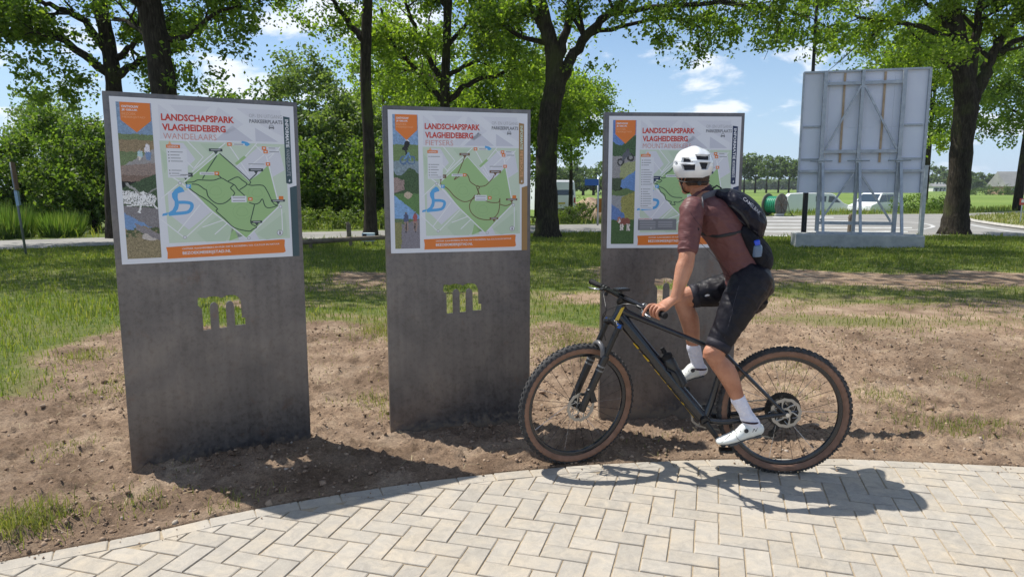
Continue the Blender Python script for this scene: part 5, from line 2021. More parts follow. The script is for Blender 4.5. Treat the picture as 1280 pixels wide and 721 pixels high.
def info_panel(kind, L, Rp, H=2.13, label=''):
    L, Rp = V(*L, 0), V(*Rp, 0)
    ex = (Rp - L).normalized()
    W = (Rp - L).length
    n = V(ex.y, -ex.x, 0)
    if n.y > 0:
        n = -n
    root = empty('information_panel', tuple((L + Rp) / 2), label, 'information panel', 'steel information panels in a row')
    # steel sheet with the cut-out m, 14 mm thick, sunk in the ground
    th = .014
    outer = [(0, -.35), (W, -.35), (W, H), (0, H)]
    # m: from measured outline, .255 m wide
    cx_, cz_ = W * .5 + (.012 if kind == 2 else 0.02), .885
    mw = .262
    mp_ = [((x - 438) / 594 * mw + cx_, -(y - 401) / 594 * mw * 1.08 + cz_) for x, y in M_OUT]
    bm = bmesh.new()

    def loop(pts):
        vs = [bm.verts.new(L + ex * a + V(0, 0, b)) for a, b in pts]
        return [bm.edges.new((vs[i], vs[(i + 1) % len(vs)])) for i in range(len(vs))]
    es = loop(outer) + loop(mp_)
    bmesh.ops.triangle_fill(bm, edges=es, use_beauty=True)
    # drop faces that filled the letter
    poly = mp_

    def inside(a, b):
        c = False
        for i in range(len(poly)):
            (x1, y1), (x2, y2) = poly[i], poly[(i + 1) % len(poly)]
            if (y1 > b) != (y2 > b) and a < (x2 - x1) * (b - y1) / (y2 - y1) + x1:
                c = not c
        return c
    kill = []
    for f in bm.faces:
        c = f.calc_center_median() - L
        if inside(c.dot(ex), c.z):
            kill.append(f)
    bmesh.ops.delete(bm, geom=kill, context='FACES_ONLY')
    r = bmesh.ops.extrude_face_region(bm, geom=bm.faces[:])
    bmesh.ops.translate(bm, vec=-n * th, verts=[e for e in r['geom'] if isinstance(e, bmesh.types.BMVert)])
    bmesh.ops.recalc_face_normals(bm, faces=bm.faces)
    c = wloc(root)
    for v_ in bm.verts:
        v_.co -= c
    me = bpy.data.meshes.new('steel_sheet')
    bm.to_mesh(me)
    bm.free()
    me.materials.append(m_steel)
    link_mesh('steel_sheet', me, root)
    # folded side flanges behind
    for s in (0.004, W - .004):
        mb = MB()
        mb.box(L + ex * s + V(0, 0, H / 2 - .17) - n * (th + .0225), (.007, .044, H + .33), (ex, n, V(0, 0, 1)))
        mb.build('side_flange', m_steel, root)
    mb = MB()
    mb.box(L + ex * (W / 2) + V(0, 0, H - .004) - n * (th + .0225), (W - .018, .044, .007), (ex, n, V(0, 0, 1)))
    mb.build('top_flange', m_steel, root)
    # map plate
    ml, mt = .031, .026
    pw, ph = W - ml - .024, .905
    org = L + ex * ml + V(0, 0, H - mt)
    mb = MB()
    mb.box(org + ex * (pw / 2) - V(0, 0, ph / 2) + n * .0045, (pw, .005, ph), (ex, n, V(0, 0, 1)))
    plate = mb.build('map_plate', PMATS[PI_['white']], root)
    S = Sheet(org + n * .0071, ex, n, pw, ph)
    flagc = ('teal', 'ochre', 'navy')[kind - 1]
    kind_txt = ('WANDELAARS', 'FIETSERS', 'MOUNTAINBIKERS')[kind - 1]
    # soft facets behind the heading
    for pts, col in (([(.24, .03), (.45, .20), (.24, .24)], 'violet'), ([(.30, .03), (.52, .03), (.40, .14)], 'violet'), ([(.56, .03), (.70, .13), (.60, .20), (.52, .13)], 'violet'), ([(.635, .142), (.75, .236), (.53, .238)], 'violet2'),
                     ([(.765, .150), (.90, .236), (.765, .237)], 'violet2'), ([(.44, .21), (.56, .15), (.57, .16), (.50, .238), (.36, .238)], 'violet'), ([(.66, .03), (.92, .03), (.93, .20), (.80, .13)], 'violet'),
                     ([(.235, .25), (.94, .25), (.945, .875), (.25, .88)], 'pale')):
        S.poly(pts, col, 1)
    S.done('background_facets', plate)
    # field patches on the map
    for pts, col in (([(.28, .26), (.36, .26), (.42, .36), (.35, .43), (.28, .38)], 'violet'), ([(.24, .30), (.30, .36), (.25, .45)], 'pale2'), ([(.64, .40), (.78, .27), (.90, .27), (.93, .42), (.80, .50), (.74, .52)], 'violet'), ([(.45, .26), (.60, .26), (.52, .35)], 'pale2'),
                     ([(.26, .56), (.40, .55), (.50, .68), (.36, .80), (.26, .70)], 'violet'), ([(.40, .82), (.54, .70), (.62, .79), (.56, .88), (.45, .88)], 'pale2'), ([(.62, .82), (.70, .76), (.76, .88), (.64, .88)], 'violet'), ([(.74, .84), (.92, .70), (.93, .86), (.80, .88)], 'pale2'), ([(.60, .80), (.66, .85), (.58, .88)], 'park')):
        S.poly(pts, col, 2)
    for pts in ([A1(300, 345), A1(440, 490), A1(360, 590)], [A1(250, 470), A1(370, 590)], [A1(620, 370), A1(350, 610)], [A1(880, 370), A1(720, 560)], [A1(870, 390), A1(960, 480), A1(1060, 430)], [A1(740, 570), A1(800, 640)], [A1(960, 450), A1(830, 560)],
                [B1(100, 350), B1(300, 510)], [B1(310, 500), B1(520, 300)], [B1(240, 460), B1(420, 230)], [B1(105, 180), B1(240, 60)], [B1(440, 420), B1(640, 350)], [B1(540, 480), B1(640, 390)], [B1(1090, 270), B1(1100, 470)], [A1(1075, 400), A1(980, 500)], [A1(640, 370), A1(820, 640)]):
        S.line(pts, .006, 'line', 3)
    park = [A1(572, 452), A1(700, 575), A1(822, 685), A1(900, 630), A1(975, 555), A1(1000, 600), B1(1040, 130), B1(1066, 245), B1(940, 360), B1(800, 515), B1(690, 430), B1(520, 290), B1(400, 160), B1(285, 42), A1(350, 630)]
    S.poly(park, 'park', 4)
    S.line([A1(165, 640), B1(260, 45), B1(520, 290), B1(800, 515), B1(1070, 245), A1(985, 570), A1(960, 480)], .008, 'line', 5)
    S.line([A1(285, 700), A1(572, 450), A1(822, 690)], .006, 'line', 5)
    S.poly([A1(720, 555), A1(700, 540), A1(775, 475), A1(795, 490)], 'park', 4)
    for (x, y, r) in ((545, 115, .032), (885, 130, .03), (765, 290, .032)):
        cxx, cyy = B1(x, y)
        S.line([(cxx + r * (1 + .12 * math.sin(3 * a)) * math.cos(a), cyy + r * (1 + .1 * math.cos(2 * a)) * math.sin(a)) for a in np.linspace(0, 2 * np.pi, 18)], .0035, 'park2', 6)
        S.line([(cxx + r * 1.7 * math.cos(a), cyy + r * 1.6 * math.sin(a)) for a in np.linspace(.3, 2.6 * np.pi / 1.5, 18)], .0025, 'park2', 6)
    # the lake
    S.poly([B1(*q) for q in ((250, 78), (275, 92), (292, 122), (262, 130), (238, 138), (236, 170), (246, 208), (246, 240), (240, 268), (216, 300), (165, 318), (160, 300), (196, 275), (212, 240), (212, 205), (192, 172), (188, 140), (212, 105))], 'lake', 4)
    S.line([B1(*q) for q in ((246, 212), (300, 212), (345, 222), (352, 252), (330, 288), (285, 300), (215, 306), (166, 312))], .020, 'lake', 5, 3)
    S.poly([B1(*q) for q in ((160, 296), (155, 318), (112, 326), (118, 306))], 'lake', 5)
    S.poly([A1(*q) for q in ((755, 350), (800, 360), (826, 380), (800, 396), (775, 384), (752, 372))], 'lake', 5)
    rc = 'route' if kind != 2 else 'brownroute'
    if kind == 1:
        RT = [[B1(300, 45), B1(330, 95), B1(410, 155), B1(430, 165), B1(490, 205), B1(560, 265), B1(550, 285), B1(620, 350), B1(700, 425), B1(820, 455), B1(850, 440), B1(884, 420), B1(835, 385), B1(850, 300), B1(865, 232)],
              [A1(572, 455), A1(700, 570), A1(822, 685), B1(823, 60)], [A1(552, 475), A1(470, 610), A1(436, 672)],
              [B1(300, 45), B1(360, 42), B1(400, 25), A1(462, 683), A1(530, 682), A1(590, 665), A1(640, 692), B1(700, 68), B1(727, 105), B1(785, 158)],
              [A1(590, 662), A1(545, 625)],
              [B1(350, 60), B1(400, 65), B1(450, 100), B1(470, 112), B1(485, 165), B1(540, 215), B1(590, 225), B1(640, 205), B1(697, 145), B1(690, 120), B1(667, 92), B1(690, 66)],
              [A1(645, 690), A1(720, 655), A1(762, 682), B1(800, 62), B1(740, 108)], [B1(800, 60), B1(840, 70), B1(930, 70), B1(970, 120), B1(1020, 220), B1(1060, 240)],
              [B1(820, 215), B1(870, 228), B1(905, 215), B1(930, 185), B1(950, 240), B1(980, 260), B1(1030, 250), B1(1060, 236)], [A1(825, 680), A1(880, 625)]]
    elif kind == 2:
        RT = [[H2(x, y) for x, y in q] for q in ([(383, 255), (350, 335), (334, 360), (350, 350), (380, 335), (395, 345), (405, 370), (435, 390)], [(285, 385), (310, 402), (340, 435), (380, 455), (420, 440), (440, 415), (432, 395), (436, 386), (444, 395), (436, 405), (450, 430), (480, 455), (525, 458), (532, 440), (530, 480), (520, 510), (490, 532), (440, 526), (408, 500), (402, 465), (425, 425)],
                                                 [(438, 390), (470, 385), (500, 355), (508, 340)], [(531, 466), (560, 472), (588, 460)], [(278, 360), (276, 378), (288, 388)])]
    else:
        RT = [[H3(x, y) for x, y in q] for q in ([(385, 296), (372, 318), (350, 330), (352, 345), (335, 352), (322, 345), (310, 356), (330, 362), (318, 372), (296, 364), (292, 375), (310, 380), (300, 392), (318, 402), (326, 418), (345, 432), (352, 456), (378, 466), (372, 476), (396, 480), (390, 466), (412, 468), (440, 456), (470, 470), (500, 450)],
                                                 [(388, 300), (400, 330), (430, 350), (470, 340), (500, 360), (530, 350), (560, 380), (590, 400)], [(300, 388), (340, 402), (380, 440), (430, 446)], [(440, 456), (450, 500), (480, 530), (520, 520), (560, 480), (590, 430)])]
    for q in RT:
        S.line(q, .0062, rc, 7, 4)
    # name tags on the map
    tagc = ('label', 'brownroute', 'navy')[kind - 1]
    tags = [(A1(485, 416), A1(598, 442)), (A1(235, 620), A1(358, 655)), (A1(813, 582), A1(935, 608)), (B1(1000, 190), B1(1118, 208)), (B1(838, 368), B1(930, 386))]
    if kind == 3:
        tags = [(H3(270, 342), H3(322, 358)), tags[2], tags[3], tags[4]]
    for (a, b) in tags:
        S.rect(a[0], a[1], b[0], b[1], tagc, 8)
        S.line([(a[0] + .012, (a[1] + b[1]) / 2), (b[0] - .012, (a[1] + b[1]) / 2)], .006, 'lgrey', 9)
        S.poly([((a[0] + b[0]) / 2 - .012, b[1]), ((a[0] + b[0]) / 2 + .012, b[1]), ((a[0] + b[0]) / 2, b[1] + .02)], tagc, 8)
    for (a, b, ic) in ((A1(412, 614), A1(540, 638), A1(552, 625)), (B1(672, 160), B1(800, 212), B1(830, 185)), (A1(680, 372), A1(780, 390), A1(654, 380)), (A1(965, 404), A1(1045, 418), A1(940, 412)), (A1(972, 436), A1(1075, 448), A1(953, 441)), (A1(800, 540), A1(958, 552), A1(974, 546))):
        S.rect(a[0], a[1], b[0], b[1], 'white', 8)
        hgt = b[1] - a[1]
        for k in range(2 if hgt > .03 else 1):
            yy = a[1] + hgt * ((k + .5) / (2 if hgt > .03 else 1))
            S.line([(a[0] + .008, yy), (b[0] - .008, yy)], .004, 'grey', 9)
        S.rect(ic[0] - .013, ic[1] - .011, ic[0] + .013, ic[1] + .011, 'orange', 9)
        S.rect(ic[0] - .006, ic[1] - .004, ic[0] + .006, ic[1] + .004, 'white', 10)
    a = B1(1085, 175)
    S.rect(a[0] - .014, a[1] - .011, a[0] + .014, a[1] + .011, 'orange', 9)
    for q in (B1(255, 52), B1(1080, 250), B1(820, 513), B1(298, 503)):
        S.disc(*q, .011, 'lgrey', 8)
        S.disc(*q, .007, 'white', 9)
    a = B1(324, 78)
    S.rect(a[0] - .013, a[1] - .012, a[0] + .013, a[1] + .012, 'lake', 8)
    S.text('P', a[0] - .006, a[1] - .009, .012, .018, 'white', 9, .02)
    a = B1(1078, 470)                                          # compass rose
    S.disc(*a, .019, 'dgrey', 8, 18)
    S.disc(*a, .0165, 'white', 9, 18)
    S.poly([(a[0], a[1] - .022), (a[0] + .006, a[1] + .010), (a[0] - .006, a[1] + .010)], 'dgrey', 10)
    S.done('map_print', plate)
    # legend
    if kind < 3:
        x0, y0, x1, y1 = .268, .295, .375, .475
        rows, t0 = 8, .022
    else:
        x0, y0, x1, y1 = .245, .305, .345, .70
        rows, t0 = 20, .024
    S.rect(x0, y0, x1, y1, 'white', 9)
    S.rect(x0, y0 - .022, x0 + .073, y0 - .002, 'orange', 10)
    S.text('LEGENDA', x0 + .008, y0 - .0165, .056, .010, 'white', 11, .02)
    S.poly([(x0 + .01, y0 - .022), (x0 + .02, y0 - .045), (x0 + .03, y0 - .022)] if kind < 3 else [(x0 + .04, y0 - .022), (x0 + .052, y0 - .042), (x0 + .064, y0 - .022)], 'lorange', 10)
    lr = random.Random(kind)
    for k in range(rows):
        yy = y0 + t0 + (y1 - y0 - .04) * k / (rows - .5)
        if lr.random() < .12:
            continue
        S.rect(x0 + .008, yy - .003, x0 + .014, yy + .004, 'dgrey', 11)
        S.line([(x0 + .02, yy), (x0 + .02 + lr.uniform(.04, .07), yy)], .004, 'grey', 11)
    S.line([(x0 + .01, y1 - .012), (x1 - .012, y1 - .012)], .004, 'lgrey', 11)
    if kind == 3:
        S.rect(.235, .775, .53, .862, 'grey', 9)
        S.rect(.24, .768, .35, .782, 'white', 10)
        S.text('MOUNTAINBIKEROUTE', .245, .771, .095, .008, 'red', 11, .02)
        for k in range(5):
            S.line([(.25, .796 + k * .013), (.37, .796 + k * .013)], .004, 'lgrey', 10)
            if k != 4:
                S.line([(.39, .796 + k * .013), (.50, .796 + k * .013)], .004, 'lgrey', 10)
    S.done('legend', plate)
    # heading
    S.text('LANDSCHAPSPARK', .252, .086, .395, .042, 'red', 9, .035)
    S.text('VLAGHEIDEBERG', .254, .146, .342, .042, 'red', 9, .035)
    S.text(kind_txt, .257, .203, (.285, .195, .365)[kind - 1], .036, 'lred', 9, -.006)
    S.done('heading', plate)
    S.text('OP- EN UITGANG', .733, .062, .195, .023, 'lgrey', 9, 0)
    S.text('PARKEERPLAATS', .733, .096, .197, .024, 'grey', 9, .03)
    S.done('subheading', plate)
    cxx, cyy = .862, .142                                     # parked car pictogram
    S.poly([(cxx - .015, cyy - .002), (cxx - .010, cyy - .014), (cxx + .010, cyy - .014), (cxx + .015, cyy - .002), (cxx + .017, cyy + .008), (cxx - .017, cyy + .008)], 'grey', 9)
    S.rect(cxx - .015, cyy + .008, cxx - .009, cyy + .013, 'grey', 9)
    S.rect(cxx + .009, cyy + .008, cxx + .015, cyy + .013, 'grey', 9)
    S.poly([(cxx - .011, cyy - .003), (cxx - .008, cyy - .010), (cxx + .008, cyy - .010), (cxx + .011, cyy - .003)], 'white', 10)
    S.done('car_symbol', plate)
    # route flag along the right edge
    S.poly([(.935, .068), (.974, .074), (.974, .506), (.956, .512), (.936, .506)], flagc, 9)
    t2 = ('WANDELROUTE', 'FIETSROUTE', 'MOUNTAINBIKEROUTE')[kind - 1]
    f = (.52, .55, .38)[kind - 1]
    S.text('INFORMATIE', .9445, .088, .021, .36 * (1 - f) + .01, 'white' if kind != 2 else 'pale', 10, .03, vert=True)
    S.text(t2, .9445, .088 + .36 * (1 - f) + .02, .021, .36 * f - .01, 'lgrey' if kind == 1 else 'lorange' if kind == 2 else 'white', 10, .0 if kind < 3 else .02, vert=True)
    S.poly([(.956, .482), (.958, .478), (.962, .490), (.958, .498), (.952, .494)], 'white', 10)
    S.poly([(.957, .535), (1.0, .522), (1.0, 1.0), (.957, 1.0)], flagc, 9)
    S.done('route_flag', plate)
    # bottom banner
    S.poly([(.232, .905), (.90, .882), (.912, .886), (.908, .925), (.914, .965), (.90, .972), (.235, .978), (.238, .94)], 'orange', 9)
    S.text('ONTDEK VLAGHEIDEBERG EN PLEK OM TE RECREËREN, VOL CULTUUR EN NATUUR', .318, .911, .56, .015, 'white', 10, .01, skew=-.008)
    S.text('BEZOEKMEIERIJSTAD.NL', .318, .937, .27, .024, 'white', 10, .02, skew=-.002)
    S.done('banner', plate)
    # photographs
    nx, ny = 56, 250
    cc = photo_strip(kind, nx, ny)
    gxx, gyy = np.meshgrid(np.linspace(.030, .205, nx + 1), np.linspace(.030, .968, ny + 1))
    o3 = np.array(S.o) + np.array(n) * .0002
    P = o3 + gxx.ravel()[:, None] * pw * np.array(ex) - gyy.ravel()[:, None] * ph * np.array([0, 0, 1])
    q = np.arange((nx + 1) * (ny + 1)).reshape(ny + 1, nx + 1)
    Q = np.stack([q[1:, :-1], q[1:, 1:], q[:-1, 1:], q[:-1, :-1]], -1).reshape(-1, 4)
    ph_ = np_mesh('photograph_strip', P, Q, m_photo, plate)
    ca = ph_.data.color_attributes.new('ink', 'FLOAT_COLOR', 'CORNER')
    rgba = np.ones((nx * ny, 4, 4), np.float32)
    rgba[..., :3] = cc.reshape(-1, 1, 3)
    ca.data.foreach_set('color', rgba.ravel())
    S.poly([(.048, .030), (.200, .030), (.200, .135), (.124, .206), (.048, .135)], 'orange', 6)
    for k, (t, b, cl) in enumerate((('ONTVOUW', .03, 'white'), ('JE GELUK', .03, 'white'), ('BEZOEK', -.004, 'lorange'), ('MEIERIJSTAD', -.004, 'lorange'))):
        S.text(t, .056, .048 + k * .021, (.085, .08, .07, .115)[k], .0145, cl, 7, b)
    S.done('emblem', plate)
    return root


info_panel(1, (-2.185, 3.86), (-1.305, 4.385), label='leftmost steel panel, walking map with the teal flag and black routes')
info_panel(2, (-.812, 4.53), (.124, 4.80), label='middle steel panel, cycling map with the ochre flag and brown routes')
info_panel(3, (.634, 4.94), (1.612, 4.995), label='right-hand steel panel, mountain bike map half hidden by the cyclist')
# ================================================================== MOUNTAIN BIKE
from mathutils.bvhtree import BVHTree
m_carbon = mat('frame_black', (.006, .008, .013), .22, .0, .5, .35)
m_blk = mat('component_black', (.008, .008, .009), .38, .0)
m_rub = mat('grip_rubber', (.011, .011, .012), .8, 0, .3)
m_alu = mat('bright_alloy', (.55, .56, .58), .25, .95)
m_steelr = mat('brake_rotor_steel', (.32, .32, .32), .3, .9)
m_blue = mat('anodised_blue', (.02, .10, .42), .3, .7)
m_yel = mat('frame_yellow', (.62, .42, .03), .4)
m_tan = noisy('tyre_tan_wall', (.17, .095, .062), (.25, .145, .10), 20, .8)
m_tread = noisy('tyre_tread', (.028, .028, .030), (.075, .072, .07), 25, .9)
m_chain = mat('chain_steel', (.30, .29, .27), .35, .9)
m_fork = mat('fork_black', (.008, .008, .010), .28, .0, .5, .2)
m_foxg = mat('fork_decal_grey', (.16, .165, .17), .4)

RH = V(1.545, 3.865, .366)
FH = V(.384, 3.99, .363)
BH = V(-1.161, .125, 0).normalized()
NL = V(-BH.y, BH.x, 0)
HF = V(-math.cos(R(22)), -math.sin(R(22)), 0)
NF = V(.375, -.92, -.10).normalized()
BB = V(1.105, 3.908, .302)
bike = empty('mountain_bike', (.96, 3.93, 0), 'black mountain bike with tan-walled tyres, its front wheel turned towards the viewer', 'bicycle')


def wheel(c, ax, front):
    up = V(0, 0, 1) - ax * ax.z
    up.normalize()
    fw = up.cross(ax).normalized()

    def ring(r, a, off=0.0):
        return c + (fw * math.cos(a) + up * math.sin(a)) * r + ax * off
    Rm, rt = .340, .0285
    w = MB()
    w.lathe(c, ax, [(Rm + rt * math.sin(t) * .98, rt * math.cos(t)) for t in np.linspace(-math.pi * .62 + math.pi / 2 + .0, math.pi * .62 + math.pi / 2, 1)] or [], 4)
    w = MB()
    # casing: tan walls
    prof = [(Rm + rt * math.cos(t), rt * math.sin(t)) for t in np.linspace(-2.5, 2.5, 15)]
    w.lathe(c, ax, prof, 96)
    wh = w.build('wheel', m_tan, bike, smooth=True)
    # crown band of the tread and its knobs
    mb = MB()
    prof = [(Rm + (rt + .0012) * math.cos(t), (rt + .0012) * math.sin(t)) for t in np.linspace(-1.22, 1.22, 11)]
    mb.lathe(c, ax, prof, 96)
    mb.build('tread_band', m_tread, wh, smooth=True)
    mb = MB()
    N = 66
    for i in range(N):
        for row, (t, sz, ph) in enumerate(((-1.14, (.010, .0085), 0), (1.14, (.010, .0085), 0), (-.55, (.012, .009), .5), (.55, (.012, .009), .5), (0, (.013, .008), 0))):
            a = (i + ph) / N * 2 * math.pi
            rad = fw * math.cos(a) + up * math.sin(a)
            tg = -fw * math.sin(a) + up * math.cos(a)
            nrm = rad * math.cos(t) + ax * math.sin(t)
            bi = tg.cross(nrm)
            o = c + rad * Rm + nrm * (rt + .0028)
            mb.box(o, (sz[0], sz[1], .0075), (tg, bi, nrm))
    k_ = mb.build('tread_knobs', m_tread, wh, fix=False)
    k_['kind'] = 'stuff'
    mb = MB()
    mb.lathe(c, ax, [(.322, -.0145), (.313, -.0155), (.297, -.010), (.293, 0), (.297, .010), (.313, .0155), (.322, .0145)], 96)
    mb.build('rim', m_carbon, wh, smooth=40)
    mb = MB()
    hw = .052 if front else .066
    mb.lathe(c, ax, [(.001, -hw), (.011, -hw), (.013, -hw + .02), (.028, -.036), (.030, -.032), (.016, -.02), (.016, .02), (.030, .032), (.028, .036), (.013, hw - .02), (.011, hw), (.001, hw)], 24)
    mb.build('hub', m_blk, wh, smooth=35)
    smb = None
    me = None
    ns = 28
    for i in range(ns):
        a0 = i / ns * 2 * math.pi
        side = 1 if i % 2 else -1
        cr = .5 * (1 if (i // 2) % 2 else -1)
        p, q = ring(.029, a0 + cr, side * .033), ring(.295, a0, side * .004)
        mb = MB()
        mb.tube([p, q], .0013, n=4, caps=False)
        mb.build('spoke', m_alu if i % 4 == 0 else m_blk, wh, fix=False)
    # brake rotor on the left (viewer's) side, made of a waved ring and arms
    ro, off = (.088, .040) if front else (.085, .044)
    mb = MB()
    n = 72
    outer = [ring(ro * (1 + .02 * math.sin(a * 12)), a, off) for a in np.linspace(0, 2 * math.pi, n, endpoint=False)]
    inner = [ring(ro * .80 * (1 + .03 * math.sin(a * 12)), a, off) for a in np.linspace(0, 2 * math.pi, n, endpoint=False)]
    vs = outer + inner + [p + ax * .002 for p in outer] + [p + ax * .002 for p in inner]
    fs = []
    for i in range(n):
        j = (i + 1) % n
        fs += [(i, j, n + j, n + i), (2 * n + i, 3 * n + i, 3 * n + j, 2 * n + j), (i, 2 * n + i, 2 * n + j, j), (n + i, n + j, 3 * n + j, 3 * n + i)]
    mb.add(vs, fs)
    for k in range(6):
        a = k * math.pi / 3
        mb.tube([ring(.026, a + .25, off + .001), ring(ro * .5, a + .05, off + .001), ring(ro * .82, a - .25, off + .001)], [(.006, .001), (.0035, .001), (.006, .001)], n=6, side=tuple(fw.cross(up).cross(ring(1, a) - c)))
    for k in range(6):
        a = k * math.pi / 3 + .4
        mb.tube([ring(ro * .55, a, off + .001), ring(ro * .80, a + .3, off + .001)], .0022, n=5)
    mb.lathe(c + ax * off, ax, [(.018, -.001), (.030, -.001), (.030, .003), (.018, .003)], 24, closed=True)
    mb.build('brake_rotor', m_steelr, wh, smooth=30)
    return wh, ring, fw, up


fwheel, fring, ffw, fup = wheel(FH, NF, True)
rwheel, rring, rfw, rup = wheel(RH, NL, False)


def bt(name, pts, r, m=None, n=14, parent=None, smooth=True, side=None, k=4):
    q = catmull([(*p, *((r[i] if isinstance(r[i], tuple) else (r[i], r[i])) if isinstance(r, (list,)) else (r, r))) for i, p in enumerate(pts)], k) if len(pts) > 2 else None
    mb = MB()
    if q:
        mb.tube([Vector(a[:3]) for a in q], [(a[3], a[4]) for a in q], n=n, side=side)
    else:
        mb.tube(pts, r if isinstance(r, list) else [r] * 2, n=n, side=side)
    return mb.build(name, m or m_carbon, parent or bike, smooth=smooth and 60)


# fork ------------------------------------------------------------
CR = V(.588, 3.975, .842)                      # crown
AX = (CR + HF * .03 - FH).normalized()
ST0, ST1 = CR + V(.008, 0, .02), V(.632, 3.978, .952)
for sg in (1, -1):
    top, bot = CR + NF * (.064 * sg) + HF * .012, FH + NF * (.062 * sg) - HF * .0
    d = bot - top
    lg = bt('fork_leg', [top + d * .34, top + d * .38, top + d * .7, bot + d * .0, bot + d.normalized() * .018], [.021, .0235, .022, .0205, .014], m_fork)
    for k in range(2):
        a = top + d * (.46 + .05 * k)
        mb = MB()
        mb.tube([a, a + d * .018], .0238, n=14)
        mb.build('fork_stripe', m_foxg, lg, smooth=60)
    bt('stanchion', [top - d * .01, top + d * .36], .0165, m_blk)
    mb = MB()
    mb.tube([top - d * .045, top - d * .002], [.016, .018], n=14)
    mb.build('fork_cap', m_blue, bike, smooth=50)
    mb = MB()
    mb.lathe(bot, NF, [(.001, -.018), (.017, -.016), (.019, 0), (.017, .016), (.001, .018)], 16)
    mb.build('dropout', m_blk, bike, smooth=40)
bt('fork_crown', [CR + NF * .075 + HF * .012, CR + NF * .03 + V(0, 0, .012), CR + V(0, 0, .018), CR - NF * .03 + V(0, 0, .012), CR - NF * .075 + HF * .012], [.022, .024, .027, .024, .022], m_fork)
dd = (FH - CR) * .36
bt('fork_arch', [CR + dd + NF * .058 + HF * .02, CR + dd * .72 + NF * .045 + HF * .04, CR + dd * .60 + HF * .048, CR + dd * .72 - NF * .045 + HF * .04, CR + dd - NF * .058 + HF * .02], [.014, .014, .015, .014, .014], mat('fork_arch_grey', (.10, .10, .105), .35))
mb = MB()
mb.bevbox(FH + NF * .075 + V(.045, 0, .085), (.035, .03, .085), .006, (V(.9, 0, .3).normalized(), NF, V(-.3, 0, .95).normalized()))
mb.build('brake_caliper', m_blk, bike)

# frame -----------------------------------------------------------
bt('head_tube', [ST0, (ST0 + ST1) / 2, ST1], [.034, .028, .030], m_carbon)
SJ = at(905, 441, 3.885)
dtv = [V(.615, 3.972, .888), V(.700, 3.962, .790), V(.90, 3.935, .545), BB + V(-.01, 0, .01)]
bt('down_tube', dtv, [(.028, .040), (.028, .036), (.029, .036), (.034, .038)], m_carbon, side=tuple(NL))
bt('top_tube', [V(.628, 3.975, .925), V(.72, 3.963, .886), SJ.lerp(V(.72, 3.963, .886), .4), SJ + V(.01, 0, .0)], [(.024, .028), (.020, .018), (.018, .014), (.018, .014)], m_carbon, side=tuple(NL))
SP = V(1.322, 3.882, .940)
bt('seat_tube', [BB, BB.lerp(SP, .2), SJ + V(.012, 0, .03)], [(.03, .024), (.019, .019), (.018, .018)], m_carbon)
bt('seat_post', [SJ + V(.008, 0, .02), SP], .0145, m_blk)
for sg in (1, -1):
    e = RH + NL * (.068 * sg)
    bt('seat_stay', [SJ + NL * (.018 * sg) + V(.01, 0, -.005), SJ.lerp(RH, .25) + NL * (.05 * sg), e + V(-.02, 0, .012), e], [(.010, .009)] * 4, m_carbon)
    bt('chain_stay', [BB + NL * (.035 * sg) + V(.02, 0, 0), BB.lerp(RH, .3) + NL * (.055 * sg) + V(0, 0, -.012), e + V(-.05, 0, -.004), e], [(.018, .012), (.017, .012), (.012, .010), (.012, .010)], m_carbon, side=(0, 0, 1))
mb = MB()
mb.lathe(BB, NL, [(.001, -.06), (.024, -.06), (.030, -.045), (.030, .045), (.024, .06), (.001, .06)], 24)
mb.build('bottom_bracket', m_blk, bike, smooth=35)
mb = MB()
mb.lathe(RH + NL * .078, NL, [(.001, -.004), (.011, -.004), (.011, .006), (.001, .006)], 16)
mb.build('axle_cap', m_alu, bike, smooth=35)
# yellow flashes: on the head tube and in broken strokes down the down tube
dtd = (dtv[3] - dtv[1]).normalized()
dn = NL.cross(dtd).normalized()
if dn.z > 0:
    dn = -dn
for (t0, t1, w0, w1) in ((.06, .13, .5, .95), (.15, .17, .75, .95), (.20, .28, .5, .95), (.30, .33, .8, .95), (.37, .44, .62, .92), (.44, .54, .72, .92), (.56, .62, .66, .92), (.63, .74, .74, .92), (.76, .80, .6, .92), (.81, .95, .74, .92)):
    mb = MB()
    a, b = dtv[1].lerp(dtv[3], t0), dtv[1].lerp(dtv[3], t1)
    rows = []
    for p, s_ in ((a, 0), (b, 1)):
        for w_ in (w0 + (.12 if s_ == 0 else 0), w1):
            th = math.pi / 2 * w_ * .95
            rows.append(p + NL * (.0305 * math.cos(th) + .0015) + dn * (.0385 * math.sin(th) + .001))
    mb.add(rows, [(0, 1, 3, 2)])
    mb.build('frame_decal', m_yel, bike, fix=False)
mb = MB()
hd = (ST1 - ST0).normalized()
mb.prism([ST0 + hd * .012 + NL * .0335 - V(.012, 0, 0), ST0 + hd * .012 + NL * .0335 + V(.010, 0, 0), ST1 - hd * .002 + NL * .031 + V(.012, 0, 0), ST1 - hd * .012 + NL * .031 - V(.004, 0, 0)], NL * .002)
mb.build('head_badge', m_yel, bike)

